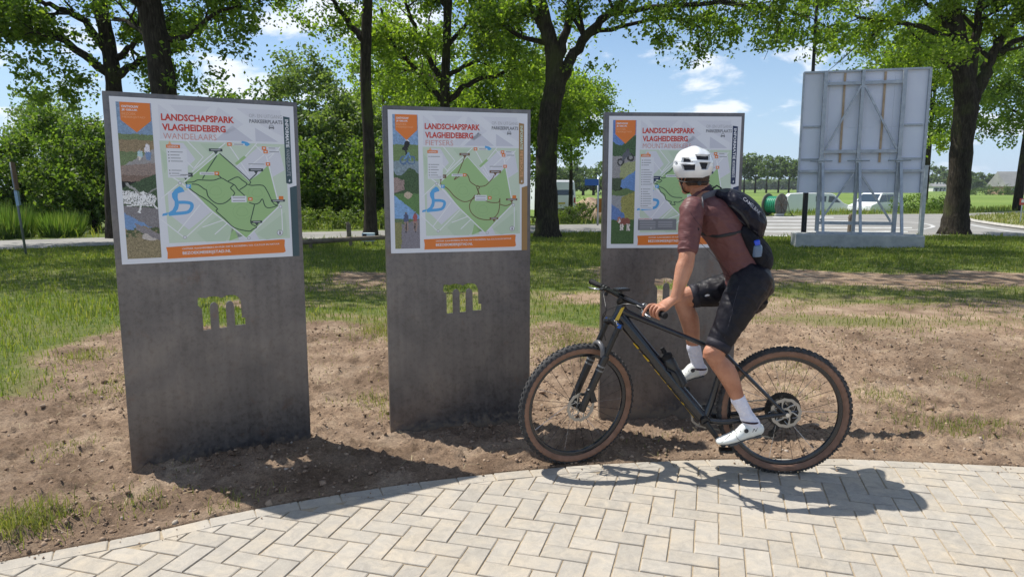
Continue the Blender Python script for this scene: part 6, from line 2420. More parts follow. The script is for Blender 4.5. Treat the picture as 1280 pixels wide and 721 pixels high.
# cockpit ---------------------------------------------------------
BL, BR_ = V(.800, 3.62, .957), V(.487, 4.29, 1.048)
GD = (BR_ - BL).normalized()
BC = (BL + BR_) / 2 + HF * .012
bt('handlebar', [BL, BL + GD * .16 + HF * .008, BC - GD * .05, BC + GD * .05, BR_ - GD * .16 + HF * .008, BR_], [.0115, .0120, .0165, .0165, .0120, .0115], mat('bar_gloss', (.05, .05, .055), .18, .9), k=5)
bt('stem', [ST1 + V(.0, 0, .014), ST1 + V(.0, 0, .022) + HF * .02, BC], [.019, .018, .019], m_blk)
mb = MB()
mb.lathe(ST1, hd, [(.001, .045), (.016, .045), (.018, .03), (.018, 0), (.030, -.002), (.001, -.002)], 20)
mb.build('headset_spacer', m_blk, bike, smooth=35)
for e, d in ((BL, GD), (BR_, -GD)):
    mb = MB()
    mb.lathe(e, d, [(.001, -.006), (.013, -.006), (.0175, -.002), (.0175, .006)] + [(.0155 + .001 * (k % 2), .008 + k * .006) for k in range(20)] + [(.0175, .128), (.011, .134)], 20)
    mb.build('grip', m_rub, bike, smooth=40)
    # brake lever with clamp and bright reservoir
    cl = e + d * .155
    mb = MB()
    mb.lathe(cl, d, [(.0115, -.008), (.0185, -.008), (.0185, .008), (.0115, .008)], 18)
    mb.tube([cl + HF * .012, cl + HF * .032 + d * .012 + V(0, 0, -.004), cl + HF * .036 + d * .045], [.009, .010, .008], n=10)
    bl = mb.build('brake_lever', m_blk, bike, smooth=40)
    mb = MB()
    mb.tube([cl + HF * .036 + d * .0 + V(0, 0, -.006), cl + HF * .052 - d * .035 + V(0, 0, -.012), cl + HF * .058 - d * .075 + V(0, 0, -.016), cl + HF * .050 - d * .10 + V(0, 0, -.018)], [.005, .0055, .005, .004], n=8)
    mb.build('lever_blade', m_alu, bl, smooth=True)
    mb = MB()
    mb.lathe(cl + d * .028, d, [(.0115, -.006), (.018, -.006), (.018, .006), (.0115, .006)], 16)
    mb.tube([cl + d * .03 + V(0, 0, -.014), cl + d * .03 + V(0, 0, -.034) + HF * .01, cl + d * .01 + V(0, 0, -.045)], [.009, .010, .005], n=8)
    mb.build('shifter', m_alu if d is GD else m_blk, bike, smooth=40)
    # bar of hose loops
    bt('brake_hose', [cl + HF * .036 + d * .045, cl + HF * .075 + d * .11 + V(0, 0, -.005), BC + HF * .11 + V(0, 0, -.07), CR + HF * .08 + V(0, 0, .02), CR + HF * .055 + V(0, 0, -.09)], .0025, m_blk, n=6, k=7)
# bike computer and phone mount
xd = (GD - V(0, 0, GD.z)).normalized()
yd = V(0, 0, 1).cross(xd)
mb = MB()
mb.bevbox(BC + GD * .02 - HF * .0 + V(0, 0, .040), (.055, .085, .016), .006, (xd, HF, V(0, 0, 1)))
mb.build('bike_computer', m_blk, bike)
mb = MB()
mb.tube([BC + GD * .02, BC + GD * .02 + V(0, 0, .034)], .008, n=8)
mb.build('computer_mount', m_blk, bike)
mb = MB()
mb.bevbox(BC + GD * .02 + V(0, 0, .0487), (.044, .062, .002), .0008, (xd, HF, V(0, 0, 1)))
mb.build('screen', m_glass, bike)

# drivetrain ------------------------------------------------------
CRV = V(.105, -.008, -.135)
for sg in (1, -1):
    o = BB + NL * (.064 * sg)
    e = BB + CRV * sg + NL * (.078 * sg)
    bt('crank_arm', [o, o.lerp(e, .5), e], [(.009, .017), (.008, .014), (.008, .012)], m_blk, side=tuple(NL))
    p = e + NL * (.052 * sg)
    mb = MB()
    mb.tube([e, p + NL * (.04 * sg)], .0065, n=8)
    mb.bevbox(p, (.062, .066, .016), .005, (BH, NL, V(0, 0, 1)))
    for s2 in (-1, 1):
        mb.box(p + BH * (.032 * s2), (.008, .04, .022), (BH, NL, V(0, 0, 1)))
    mb.build('pedal', m_blk, bike)
PEDL = BB + CRV + NL * .130
PEDR = BB - CRV - NL * .130


def sprocket(mb, c, r, teeth, th, n2=2):
    n = teeth * 2
    up, fw = V(0, 0, 1), NL.cross(V(0, 0, 1))
    o, i_ = [], []
    for k in range(n):
        a = k / n * 2 * math.pi
        d = fw * math.cos(a) + up * math.sin(a)
        o.append(c + d * (r + (.004 if k % 2 else 0)))
        i_.append(c + d * (r * .84))
    vs = o + i_ + [p + NL * th for p in o] + [p + NL * th for p in i_]
    fs = []
    for k in range(n):
        j = (k + 1) % n
        fs += [(k, j, n + j, n + k), (2 * n + k, 3 * n + k, 3 * n + j, 2 * n + j), (k, 2 * n + k, 2 * n + j, j), (n + k, n + j, 3 * n + j, 3 * n + k)]
    mb.add(vs, fs)


mb = MB()
cc_ = BB - NL * .050
sprocket(mb, cc_, .066, 34, -.003)
for k in range(4):
    a = k * math.pi / 2 + .3
    d = V(0, 0, 1) * math.sin(a) + NL.cross(V(0, 0, 1)) * math.cos(a)
    mb.tube([cc_, cc_ + d * .058], [.010, .006], n=6)
mb.build('chainring', mat('chainring_grey', (.18, .18, .185), .35, .8), bike)
for k, r in enumerate((.099, .089, .079, .069, .058, .048, .036)):
    mb = MB()
    sprocket(mb, RH - NL * (.024 + k * .0038), r, int(r * 500), -.0018)
    d0 = NL.cross(V(0, 0, 1))
    for j in range(5):
        a = j * 2 * math.pi / 5 + k * .3
        d = V(0, 0, 1) * math.sin(a) + d0 * math.cos(a)
        mb.box(RH - NL * (.024 + k * .0038) + d * (r * .5), (r * .85, .001, .006), (d, NL, d.cross(NL)))
    mb.build('cassette_sprocket', m_blk if k < 3 else m_chain, rwheel)
JP1, JP2 = RH + V(-.005, 0, -.092) - NL * .05, RH + V(-.045, 0, -.155) - NL * .05
for p in (JP1, JP2):
    mb = MB()
    sprocket(mb, p, .022, 12, -.004)
    mb.lathe(p, NL, [(.001, -.004), (.019, -.004), (.019, .002), (.001, .002)], 14)
    mb.build('jockey_wheel', m_blk, bike)
mb = MB()
mb.tube([RH - NL * .075 + V(.0, 0, -.01), RH - NL * .075 + V(.018, 0, -.05), JP1 - NL * .01], [.012, .016, .012], n=8)
mb.tube([JP1 - NL * .008, JP2 - NL * .008], [(.004, .014), (.004, .012)], n=8, side=tuple(NL))
mb.tube([JP1 + NL * .008, JP2 + NL * .008], [(.002, .012), (.002, .010)], n=8, side=tuple(NL))
mb.build('derailleur', m_blk, bike, smooth=40)
chain = [BB - NL * .05 + V(.0, 0, .068), RH - NL * .036 + V(.0, 0, .060), RH - NL * .036 + V(.055, 0, .02), RH - NL * .04 + V(.045, 0, -.045), JP1 + V(-.02, 0, .008), JP1 + V(-.018, 0, -.016), JP2 + V(.020, 0, .010), JP2 + V(.004, 0, -.024), BB - NL * .05 + V(.01, 0, -.068), BB - NL * .05 + V(-.06, 0, -.03), BB - NL * .05 + V(-.06, 0, .03)]
n_l = 0
pts = []
for i in range(len(chain)):
    a, b = chain[i], chain[(i + 1) % len(chain)]
    n_ = max(2, int((b - a).length / .0127))
    pts += [a.lerp(b, k / n_) for k in range(n_)]
mb = MB()
for i, p in enumerate(pts):
    q = pts[(i + 1) % len(pts)]
    d = (q - p)
    if d.length < 1e-5:
        continue
    u_ = d.normalized()
    mb.box((p + q) / 2, (d.length * .9, .0055 if i % 2 else .003, .0075), (u_, NL, u_.cross(NL)))
ch_ = mb.build('chain', m_chain, bike, fix=False)
ch_['kind'] = 'stuff'

# saddle ----------------------------------------------------------
mb = MB()
sc_ = SP + V(0, 0, .045)
loft(mb, [(sc_ + BH * .15 + V(0, 0, -.005), .016, .012), (sc_ + BH * .08, .022, .018), (sc_, .038, .022), (sc_ - BH * .05 + V(0, 0, .004), .062, .022), (sc_ - BH * .085 + V(0, 0, .008), .056, .016)], side=tuple(NL))
mb.build('saddle', m_rub, bike, smooth=True)
for sg in (1, -1):
    bt('saddle_rail', [sc_ + BH * .09 + NL * (.008 * sg), SP + BH * .03 + NL * (.018 * sg) + V(0, 0, .012), SP - BH * .04 + NL * (.02 * sg) + V(0, 0, .014), sc_ - BH * .09 + NL * (.03 * sg)], .0038, m_alu, n=6)

# bottle in its cage ----------------------------------------------
bb0, bb1 = at(850, 476, 3.93), at(826, 432, 3.945)
bd = (bb1 - bb0).normalized()
bottle = empty('water_bottle', tuple(bb0), 'black drinking bottle clipped into the frame of the bicycle', 'bottle')
mb = MB()
mb.lathe(bb0, bd, [(.001, -.03), (.030, -.03), (.036, -.022), (.037, .05), (.034, .065), (.031, .075), (.034, .088), (.036, .12), (.034, .140), (.029, .150)], 28)
mb.build('body', mat('bottle_black', (.022, .024, .026), .35), bottle, smooth=35)
mb = MB()
mb.lathe(bb0, bd, [(.030, .150), (.033, .153), (.033, .176), (.026, .184), (.014, .188), (.012, .206), (.015, .210), (.013, .220), (.001, .221)], 24)
mb.build('cap', m_rub, bottle, smooth=35)
cg = bb0 - NL * .0
for sg in (1, -1):
    bt('bottle_cage', [bb0 - bd * .035 + NL * (.02 * sg), bb0 + NL * (.040 * sg) + V(-.005, 0, 0), bb0 + bd * .06 + NL * (.041 * sg), bb0 + bd * .10 + NL * (.03 * sg) + V(-.03, 0, -.01)], [(.003, .008)] * 4, m_blk, n=8)
# ================================================================== THE CYCLIST
m_skin = mat('skin', (.46, .235, .145), .48, 0, .4)
sk = ramp(m_skin, noise(m_skin, 9, 5, .6), [(.3, (.36, .15, .085)), (.55, (.46, .22, .135)), (.8, (.54, .29, .19))])
lk(m_skin, sk, bsdf(m_skin).inputs['Base Color'])
bsdf(m_skin).inputs['Subsurface Weight'].default_value = .12
bsdf(m_skin).inputs['Subsurface Radius'].default_value = (.02, .008, .004)
bump(m_skin, mth(m_skin, 'ADD', mth(m_skin, 'MULTIPLY', noise(m_skin, 16, 5, .6), 2.2), noise(m_skin, 260, 2)), .42, .006)


def cloth(name, c0, c1, rough, fold=.6, fs=9, stretch=(1, 1, 1)):
    m = mat(name, c0, rough, 0, .35)
    bsdf(m).inputs['Specular IOR Level'].default_value = .22
    mp_ = nn(m, 'ShaderNodeMapping')
    mp_.inputs['Scale'].default_value = stretch
    mp_.inputs['Rotation'].default_value = (0, .6, 0)
    lk(m, nn(m, 'ShaderNodeNewGeometry').outputs['Position'], mp_.inputs['Vector'])
    f = noise(m, fs, 3, .5, mp_.outputs[0], .8)
    w = noise(m, 420, 2)
    lk(m, ramp(m, noise(m, 30, 4), [(.35, c0), (.65, c1)]), bsdf(m).inputs['Base Color'])
    bump(m, mth(m, 'ADD', f, mth(m, 'MULTIPLY', w, .02)), fold, .035)
    return m


m_jersey = cloth('jersey_maroon', (.120, .050, .050), (.135, .058, .056), .48, .55, 5, (1, 1, 2.2))
m_collar = cloth('collar_plum', (.035, .018, .026), (.05, .025, .035), .6)
m_shorts = cloth('shorts_black', (.007, .0065, .010), (.012, .011, .016), .45, .35, 7)
m_band = cloth('short_hem_band', (.02, .019, .027), (.03, .028, .036), .6, .3, 6)
m_sock = cloth('sock_white', (.66, .66, .76), (.74, .74, .82), .8, .4, 30, (1, 1, 2))
m_shoe = mat('shoe_white', (.70, .72, .68), .38, 0, .5)
bump(m_shoe, noise(m_shoe, 60, 3), .15, .003)
m_sole = mat('shoe_sole', (.10, .10, .10), .7)
m_pack = cloth('backpack_fabric', (.006, .006, .014), (.013, .013, .022), .45, .9, 10, (1, 1, 1))
m_mesh_ = cloth('pack_side_mesh', (.005, .005, .008), (.012, .012, .016), .75, .4)
m_helm = mat('helmet_white', (.78, .80, .82), .22, 0, .5, .5)
m_foam = mat('helmet_liner_dark', (.012, .013, .02), .7)
m_hair = noisy('hair_short_brown', (.04, .022, .014), (.10, .06, .04), 160, .8, bs=.8, bscale=300, bd=.004)
m_strap = mat('strap_black', (.012, .012, .014), .6)

rider = empty('person', (1.25, 3.9, 0), 'cyclist in maroon jersey and white helmet astride the bicycle, looking at the right-hand panel', 'person')

pel = at(939, 352, 3.925)
SIDE = V(.26, .965, 0)
HIPL, HIPR = at(936, 356, 3.82), at(932, 356, 4.03)
KNL, ANL = at(892, 443, 3.735), at(935, 521, 3.765)
KNR, ANR = at(852, 373, 4.02), at(873, 458, 4.045)
SHL, ELL, WRL = at(865, 264, 3.795), at(858, 325, 3.705), at(845, 372, 3.66)
SHR, ELR, WRR = at(892, 256, 4.12), at(934, 300, 4.24), at(930, 338, 4.17)
print('thigh', (HIPL - KNL).length, 'shank', (KNL - ANL).length, 'R', (HIPR - KNR).length, (KNR - ANR).length, 'arm', (SHL - ELL).length, (ELL - WRL).length)
SPINE = [(936, 366, 3.925, .118, .080), (937, 356, 3.925, .148, .110), (931, 336, 3.93, .148, .112), (922, 316, 3.94, .146, .108), (910, 294, 3.95, .158, .114), (897, 274, 3.96, .172, .116), (887, 260, 3.965, .168, .098), (881, 250, 3.97, .105, .072)]
sp_rows = [(at(u, v, y), a, b) for u, v, y, a, b in SPINE]
HC = at(866.5, 213, 3.985)                       # head centre
FD = V(-.52, .83, -.08).normalized()             # where he looks
HS = V(-FD.y, FD.x, 0).normalized()              # his left
HU = FD.cross(HS) * -1
if HU.z < 0:
    HU = -HU


def body_mesh():
    mb = MB()
    loft(mb, [(p, a - .006, b - .006) for p, a, b in sp_rows], side=tuple(SIDE), n=24)
    # neck
    loft(mb, [(at(884, 254, 3.965), .075, .07), (at(879, 244, 3.97), .058, .060), (at(873, 232, 3.98), .054, .058), (at(869, 220, 3.983), .056, .06)], side=tuple(SIDE), n=18)
    # head: skull, face, jaw
    loft(mb, [(HC - HU * .060 - FD * .015, .052, .070), (HC - HU * .03 - FD * .010, .069, .088), (HC + HU * .02 - FD * .006, .077, .098), (HC + HU * .06 - FD * .006, .070, .088), (HC + HU * .095 - FD * .004, .040, .052)], side=tuple(HS), n=24)
    loft(mb, [(HC - HU * .108 + FD * .062, .022, .020), (HC - HU * .085 + FD * .050, .042, .040), (HC - HU * .05 + FD * .040, .055, .048), (HC + FD * .036, .060, .055), (HC + HU * .03 + FD * .03, .062, .060)], side=tuple(HS), n=20)
    mb.tube([HC + HU * .012 + FD * .090, HC - HU * .015 + FD * .108, HC - HU * .028 + FD * .112, HC - HU * .034 + FD * .098], [.008, .011, .014, .010], n=10)          # nose
    mb.tube([HC + HU * .022 + FD * .084 + HS * .045, HC + HU * .026 + FD * .094 + HS * .02, HC + HU * .024 + FD * .096, HC + HU * .026 + FD * .094 - HS * .02, HC + HU * .022 + FD * .084 - HS * .045], [.007, .008, .007, .008, .007], n=8)   # brow
    for k in (-.0, 1):
        mb.tube([HC - HU * (.058 + .011 * k) + FD * .082 + HS * .022, HC - HU * (.057 + .012 * k) + FD * .092, HC - HU * (.058 + .011 * k) + FD * .082 - HS * .022], [.0045, .0065, .0045], n=8)   # lips
    for sg in (1, -1):                            # ears
        e = HC + HS * (.076 * sg) - FD * .002 - HU * .012
        mb.tube([e + HU * .028 - FD * .006, e + HU * .030 - FD * .018 + HS * (.008 * sg), e + HU * .008 - FD * .026 + HS * (.012 * sg), e - HU * .018 - FD * .014 + HS * (.008 * sg), e - HU * .032 + FD * .0], [.007, .008, .008, .008, .006], n=8)
        mb.tube([e + HU * .02, e - HU * .02], [(.010, .005), (.010, .005)], n=8, side=tuple(FD))
    # arms
    for (S_, E_, W_, sg) in ((SHL, ELL, WRL, 1), (SHR, ELR, WRR, -1)):
        d2 = (W_ - E_)
        loft(mb, [(S_ + V(.018 * sg, .05 * sg, .01), .056, .056), (S_, .058, .056), (S_.lerp(E_, .35), .050, .052), (S_.lerp(E_, .75), .042, .044), (E_, .041, .043), (E_ + d2 * .2, .041, .046), (E_ + d2 * .45, .036, .041), (E_ + d2 * .75, .027, .033), (W_, .023, .030)], side=(0, 1, 0), n=18)
    # legs
    for (H_, K_, A_, sg) in ((HIPL, KNL, ANL, 1), (HIPR, KNR, ANR, -1)):
        d1, d2 = K_ - H_, A_ - K_
        bk = V(1, 0, 0) - d2.normalized() * d2.normalized().x        # towards the calf
        bk.normalize()
        loft(mb, [(H_ + d1 * .02, .082, .088), (H_ + d1 * .15, .084, .092), (H_ + d1 * .45, .078, .084), (H_ + d1 * .75, .062, .066), (K_ - d1 * .04, .053, .056), (K_ + d2 * .05, .050, .053)], side=(0, 1, 0), n=20)
        loft(mb, [(K_ - d2 * .03 + V(.0, 0, .0), .050, .052), (K_ + d2 * .10, .047, .049), (K_ + d2 * .28 + bk * .014, .052, .055), (K_ + d2 * .45 + bk * .012, .046, .049), (K_ + d2 * .70 + bk * .002, .033, .036), (K_ + d2 * .92, .028, .033), (A_, .030, .036)], side=(0, 1, 0), n=20)
        mb.tube([K_ + V(-.035, 0, .012), K_ + V(-.036, 0, -.018)], [.022, .024], n=10)
        # foot inside the shoe
    for (A_, heel, toe) in ((ANL, at(948, 537, 3.77), at(895, 552, 3.765)), (ANR, at(880, 464, 4.05), at(836, 474, 4.04))):
        heel, toe = heel.lerp(toe, .12), heel.lerp(toe, .86)
        loft(mb, [(heel, .020, .022), (heel.lerp(toe, .25) + V(0, 0, .010), .024, .028), (heel.lerp(toe, .6), .030, .016), (toe, .022, .008)], side=(0, 1, 0), n=14)
        mb.tube([A_, heel.lerp(toe, .14) + V(0, 0, .01)], [.027, .024], n=12)
    # left hand closed over the grip
    up = V(0, 0, 1)
    HFu = HF.normalized()
    palm_c = BL + GD * .062 - HFu * .012 + up * .022
    loft(mb, [(WRL, .027, .022), (WRL.lerp(palm_c, .45), .034, .020), (palm_c - HFu * .012 + up * .006, .043, .018), (palm_c + HFu * .012 + up * .006, .044, .015)], side=tuple(GD), n=16)
    for i in range(4):
        p = BL + GD * (.030 + .0235 * i)
        k = (0.86, .97, 1.03, 1.0)[i]
        if i < 3:
            ch = [p + up * .031 - HFu * .006, p + up * .030 * k + HFu * .022 * k, p + up * .010 + HFu * .0345 * k, p - up * .014 + HFu * .030 * k, p - up * .024 + HFu * .014]
        else:   # forefinger reaching to the lever
            ch = [p + up * .031 - HFu * .004, p + up * .030 + HFu * .026, p + up * .012 + HFu * .048, p - up * .008 + HFu * .060, p - up * .022 + HFu * .066]
        loft(mb, [(q, r, r) for q, r in zip(ch, (.0092, .0088, .0083, .0078, .0066))], side=tuple(GD), n=10, k=4)
    p = BL + GD * .115
    loft(mb, [(WRL.lerp(palm_c, .55) + GD * .026 - up * .004, .016, .015), (p - HFu * .022 + up * .006, .0125, .0125), (p - HFu * .024 - up * .012 + GD * .012, .0105, .0105), (p - HFu * .008 - up * .024 + GD * .020, .0090, .0085)], side=tuple(GD), n=10)
    # right hand resting on the thigh
    T0 = WRR
    td = V(-.15, -.05, -.95).normalized()
    tl = V(-.3, .9, 0).normalized()
    loft(mb, [(T0, .026, .021), (T0 + td * .04, .036, .018), (T0 + td * .085, .041, .014)], side=tuple(tl), n=14)
    for i in range(4):
        b = T0 + td * .082 + tl * (-.031 + .0205 * i)
        L_ = (.055, .068, .072, .062)[i]
        loft(mb, [(b, .0095, .0095), (b + td * L_ * .5 + up * .004, .0086, .0086), (b + td * L_ - up * .012, .007, .007)], side=tuple(tl), n=10, k=3)
    loft(mb, [(T0 + td * .02 + tl * .03, .015, .014), (T0 + td * .055 + tl * .055, .011, .011), (T0 + td * .085 + tl * .062, .009, .009)], side=tuple(up), n=10, k=3)
    o = mb.build('body', m_skin, rider, fix=False)
    remesh(o, .0031, 3, .5)
    return o


body = body_mesh()


def garment(name, m, fn, voxel=.005, smooth=5, rumple=0.0, rs=18.0, seed=0):
    mb = MB()
    fn(mb)
    o = mb.build(name, m, rider, fix=False)
    remesh(o, voxel, smooth)
    if rumple:
        me = o.data
        n = len(me.vertices)
        co = np.empty(n * 3, np.float32)
        me.vertices.foreach_get('co', co)
        no = np.empty(n * 3, np.float32)
        me.vertex_normals.foreach_get('vector', no)
        co, no = co.reshape(-1, 3), no.reshape(-1, 3)
        a = fbm(co[:, 0] * rs + co[:, 2] * rs * .8, co[:, 2] * rs * .55 - co[:, 0] * rs * .3 + co[:, 1] * 6, 3, seed)
        b = 1 - np.abs(a * 2 - 1)
        co += no * ((b - .7) * rumple)[:, None]
        me.vertices.foreach_set('co', co.ravel())
        me.update()
    return o


def f_jersey(mb):
    loft(mb, [(p, a + .004, b + .004) for p, a, b in sp_rows[2:]] + [(at(879.5, 247, 3.972), .072, .068)], side=tuple(SIDE), n=28)
    loft(mb, [(at(936, 350, 3.925), .162, .126), (at(934, 342, 3.93), .158, .122), (at(928, 330, 3.93), .150, .115)], side=tuple(SIDE), n=28)
    for (S_, E_, sg) in ((SHL, ELL, 1), (SHR, ELR, -1)):
        loft(mb, [(S_ + V(.03 * sg, .07 * sg, .015), .062, .060), (S_ + V(.0, .01 * sg, .006), .066, .064), (S_.lerp(E_, .30), .058, .060), (S_.lerp(E_, .62), .052, .054), (S_.lerp(E_, .78), .050, .052)], side=(0, 1, 0), n=20)


jersey = garment('jersey', m_jersey, f_jersey, .0055, 4, .014, 10, 3)
for (S_, E_) in ((SHL, ELL), (SHR, ELR)):
    mb = MB()
    a, b = S_.lerp(E_, .795), S_.lerp(E_, .835)
    mb.tube([a, b], [(.0505, .0525), (.0495, .0515)], n=24, side=(0, 1, 0))
    mb.build('sleeve_hem', m_jersey, jersey, smooth=True)


def f_collar(mb):
    loft(mb, [(at(884, 252, 3.967), .090, .080), (at(881.5, 249, 3.97), .074, .070), (at(879.5, 245, 3.973), .066, .066), (at(878.5, 242.5, 3.975), .0645, .065)], side=tuple(SIDE), n=24, caps=True)


garment('collar', m_collar, f_collar, .005, 3)


def f_shorts(mb):
    loft(mb, [(at(938, 371, 3.925), .135, .098), (at(938, 360, 3.925), .165, .130), (at(935, 348, 3.93), .158, .122), (at(933, 341, 3.93), .150, .114)], side=tuple(SIDE), n=26)
    for (H_, K_, sg, e) in ((HIPL, KNL, 1, .86), (HIPR, KNR, -1, .80)):
        d1 = K_ - H_
        loft(mb, [(H_ - d1 * .07 + V(.008, 0, 0), .100, .110), (H_ + d1 * .12, .098, .108), (H_ + d1 * .38, .087, .093), (H_ + d1 * .62, .074, .079), (H_ + d1 * e, .0625, .0665)], side=(0, 1, 0), n=24)


shorts = garment('shorts', m_shorts, f_shorts, .0055, 5, .011, 12, 9)
for (H_, K_, e) in ((HIPL, KNL, .83), (HIPR, KNR, .76)):
    d1 = K_ - H_
    mb = MB()
    mb.tube([H_ + d1 * e, H_ + d1 * (e + .05), H_ + d1 * (e + .10)], [(.0675, .0715), (.0645, .0685), (.0620, .0655)], n=28, side=(0, 1, 0))
    mb.build('leg_gripper', m_band, shorts, smooth=True)


def foot(A_, K_, heel, toe, sg):
    d = (A_ - K_)

    def f_sock(mb):
        loft(mb, [(K_ + d * .70, .037, .041), (K_ + d * .78, .034, .039), (K_ + d * .92, .032, .037), (A_ + V(0, 0, -.005), .035, .041), (A_.lerp(heel, .5), .036, .042)], side=(0, 1, 0), n=20)
    garment('sock', m_sock, f_sock, .004, 3, .003, 40, 2)
    ln = (toe - heel)
    fx = ln.normalized()
    up = V(0, 0, 1)
    up = (up - fx * up.dot(fx)).normalized()
    if up.z < 0:
        up = -up

    def f_shoe(mb):
        loft(mb, [(heel - fx * .006 + up * .018, .028, .034), (heel + ln * .12 + up * .026, .036, .046), (heel + ln * .28 + up * .024, .037, .046), (heel + ln * .45 + up * .010, .040, .036), (heel + ln * .65 - up * .001, .047, .028), (heel + ln * .85 - up * .005, .044, .022), (heel + ln * .98 - up * .006, .032, .016)], side=(0, 1, 0), n=22)
    shoe = garment('shoe', m_shoe, f_shoe, .004, 3)
    # ankle collar, sole, dial, straps
    mb = MB()
    c = A_.lerp(heel, .30) + fx * .006
    mb.tube([c - fx * 0 + (fx * math.cos(t) * .043 + V(0, 1, 0) * math.sin(t) * .039 + up * (.010 * math.cos(t) + .004)) for t in np.linspace(0, 2 * math.pi, 25)[:-1]], .0055, n=8, closed=True)
    mb.build('ankle_cuff', m_collar, shoe, smooth=True)
    mb = MB()
    loft(mb, [(heel - up * .020, .027, .008), (heel + ln * .3 - up * .018, .030, .006), (heel + ln * .65 - up * .026, .045, .006), (heel + ln * .95 - up * .022, .033, .006)], side=(0, 1, 0), n=14)
    for k in (.62, .70):
        mb.box(heel + ln * k - up * .034, (.022, .05, .012), (fx, V(0, 1, 0), up))
    mb.build('sole', m_sole, shoe, smooth=40)
    mb = MB()
    dc = heel + ln * .33 - V(0, 1, 0) * .040 * 1 + up * .038
    nd = (V(0, -1, 0) + up * .45).normalized()
    mb.lathe(dc, nd, [(.001, .010), (.009, .010), (.0115, .006), (.0115, -.004), (.001, -.004)], 20)
    mb.build('closure_dial', m_strap, shoe, smooth=40)
    mb = MB()
    for k in (.45, .55, .64):
        q = heel + ln * k
        mb.tube([q + V(0, -.030, 0) + up * (.040 - (k - .4) * .08), q + up * (.052 - (k - .4) * .09) , q + V(0, .030, 0) + up * (.040 - (k - .4) * .08)], .0022, n=6)
    mb.build('lace_wire', m_strap, shoe, smooth=True)
    return shoe


shoe_l = foot(ANL, KNL, at(948, 540, 3.765), at(897, 550, 3.762), 1)
foot(ANR, KNR, at(878, 466, 4.05), at(838, 473, 4.045), -1)


# helmet ----------------------------------------------------------
def helmet():
    C0 = at(866.4, 208, 3.985)
    rx, ry, rz = .110, .132, .110
    na, ne = 220, 84
    Vt = []
    az = np.linspace(0, 2 * np.pi, na, endpoint=False)
    el = np.linspace(-.62, np.pi / 2 - .01, ne)
    A, E_ = np.meshgrid(az, el)
    # superellipse in plan, slightly pinched below the widest line
    ce, se = np.cos(E_), np.sin(E_)
    pin = np.where(se < 0, 1 + se * .10, 1)
    X = np.sin(A) * ce * pin
    Yb = -np.cos(A) * ce * pin                  # -1 = towards the viewer's side (back of the head)
    Z = se
    # long vents: measured on the back, mirrored to the front, elongated over the crown
    x_, y_ = X, Z * (110 / 100.)

    def quad(ax0, ax1, bx0, bx1, yt, yb):
        t = np.clip((yt - y_) / (yt - yb), 0, 1)
        lo, hi = ax0 + (bx0 - ax0) * t, ax1 + (bx1 - ax1) * t
        return (y_ < yt) & (y_ > yb) & (x_ > lo) & (x_ < hi)
    back = Yb < .0
    v = quad(-.20, .66, -.12, .62, .62, .28) | quad(-.04, .62, .12, .46, .19, -.22)
    v |= quad(-.74, -.50, -.80, -.30, .48, .17) | quad(-.82, -.20, -.68, -.20, .07, -.29)
    v |= quad(.80, .93, .76, .97, .50, .28) | quad(.76, .97, .80, .94, .16, -.12)
    v |= quad(-.985, -.90, -.985, -.92, .30, .05)
    v &= back
    fr = (~back) & (y_ > .05) & (y_ < .62) & (np.abs(np.sin(X * 7.5)) > .45) & (np.abs(X) < .86)
    hole = v | fr
    # ribs stand a little proud, dimple round the vents
    rel = 1 + .018 * np.cos(X * 9) * (se > .1) + .012 * (np.abs(Z - .25) < .04)
    P = np.stack([C0.x + X * rx * rel, C0.y + Yb * ry * rel, C0.z + Z * rz * rel], -1).reshape(-1, 3)
    idx = np.arange(na * ne).reshape(ne, na)
    nx = np.roll(idx, -1, axis=1)
    Q = np.stack([idx[:-1], nx[:-1], nx[1:], idx[1:]], -1)
    hc = hole[:-1] & hole[1:]
    Q = Q[~hc]
    o = np_mesh('helmet', P, Q.reshape(-1, 4), m_helm, rider, smooth=True)
    s = o.modifiers.new('s', 'SOLIDIFY')
    s.thickness = .016
    s.offset = -1
    bake_mods(o)
    o.data.shade_smooth()
    try:
        o.data.set_sharp_from_angle(angle=R(50))
    except Exception:
        pass
    mb = MB()
    loft(mb, [(C0 + V(0, 0, -.05), .090, .112), (C0, .096, .116), (C0 + V(0, 0, .04), .086, .104), (C0 + V(0, 0, .07), .06, .075)], side=(1, 0, 0), n=28, caps=False)
    mb.build('liner', m_foam, o, smooth=True)
    mb = MB()                                   # retention cradle at the nape
    n_ = 17
    pts = [C0 + V(.082 * math.sin(a), -.100 * math.cos(a), -.078 - .012 * math.cos(a)) for a in np.linspace(-1.3, 1.4, n_)]
    mb.tube(pts, [(.003, .011)] * n_, n=8, side=(0, 0, .001))
    mb.build('cradle', m_strap, o, smooth=True)
    mb = MB()
    mb.lathe(C0 + V(.01, -.104, -.094), V(.1, -1, 0), [(.001, .008), (.012, .007), (.013, 0), (.001, 0)], 16)
    mb.build('adjuster', m_strap, o)
    # small maker's word on the back rim, as tiny grey letters
    # straps
    E0 = HC + HS * .080
    for sg in (1, -1):
        e = HC + HS * (.082 * sg)
        mb = MB()
        j = e - HU * .075 + FD * .012
        mb.tube([e + HU * .03 - FD * .05, j], [(.0012, .008)] * 2, n=6, side=tuple(HS))
        mb.tube([e + HU * .03 + FD * .045, j], [(.0012, .008)] * 2, n=6, side=tuple(HS))
        mb.tube([j, HC - HU * .112 + HS * (.035 * sg) + FD * .045, HC - HU * .122 + FD * .05], [(.0012, .009)] * 3, n=6, side=tuple(HS))
        mb.build('strap', m_strap, o, smooth=True)


helmet()
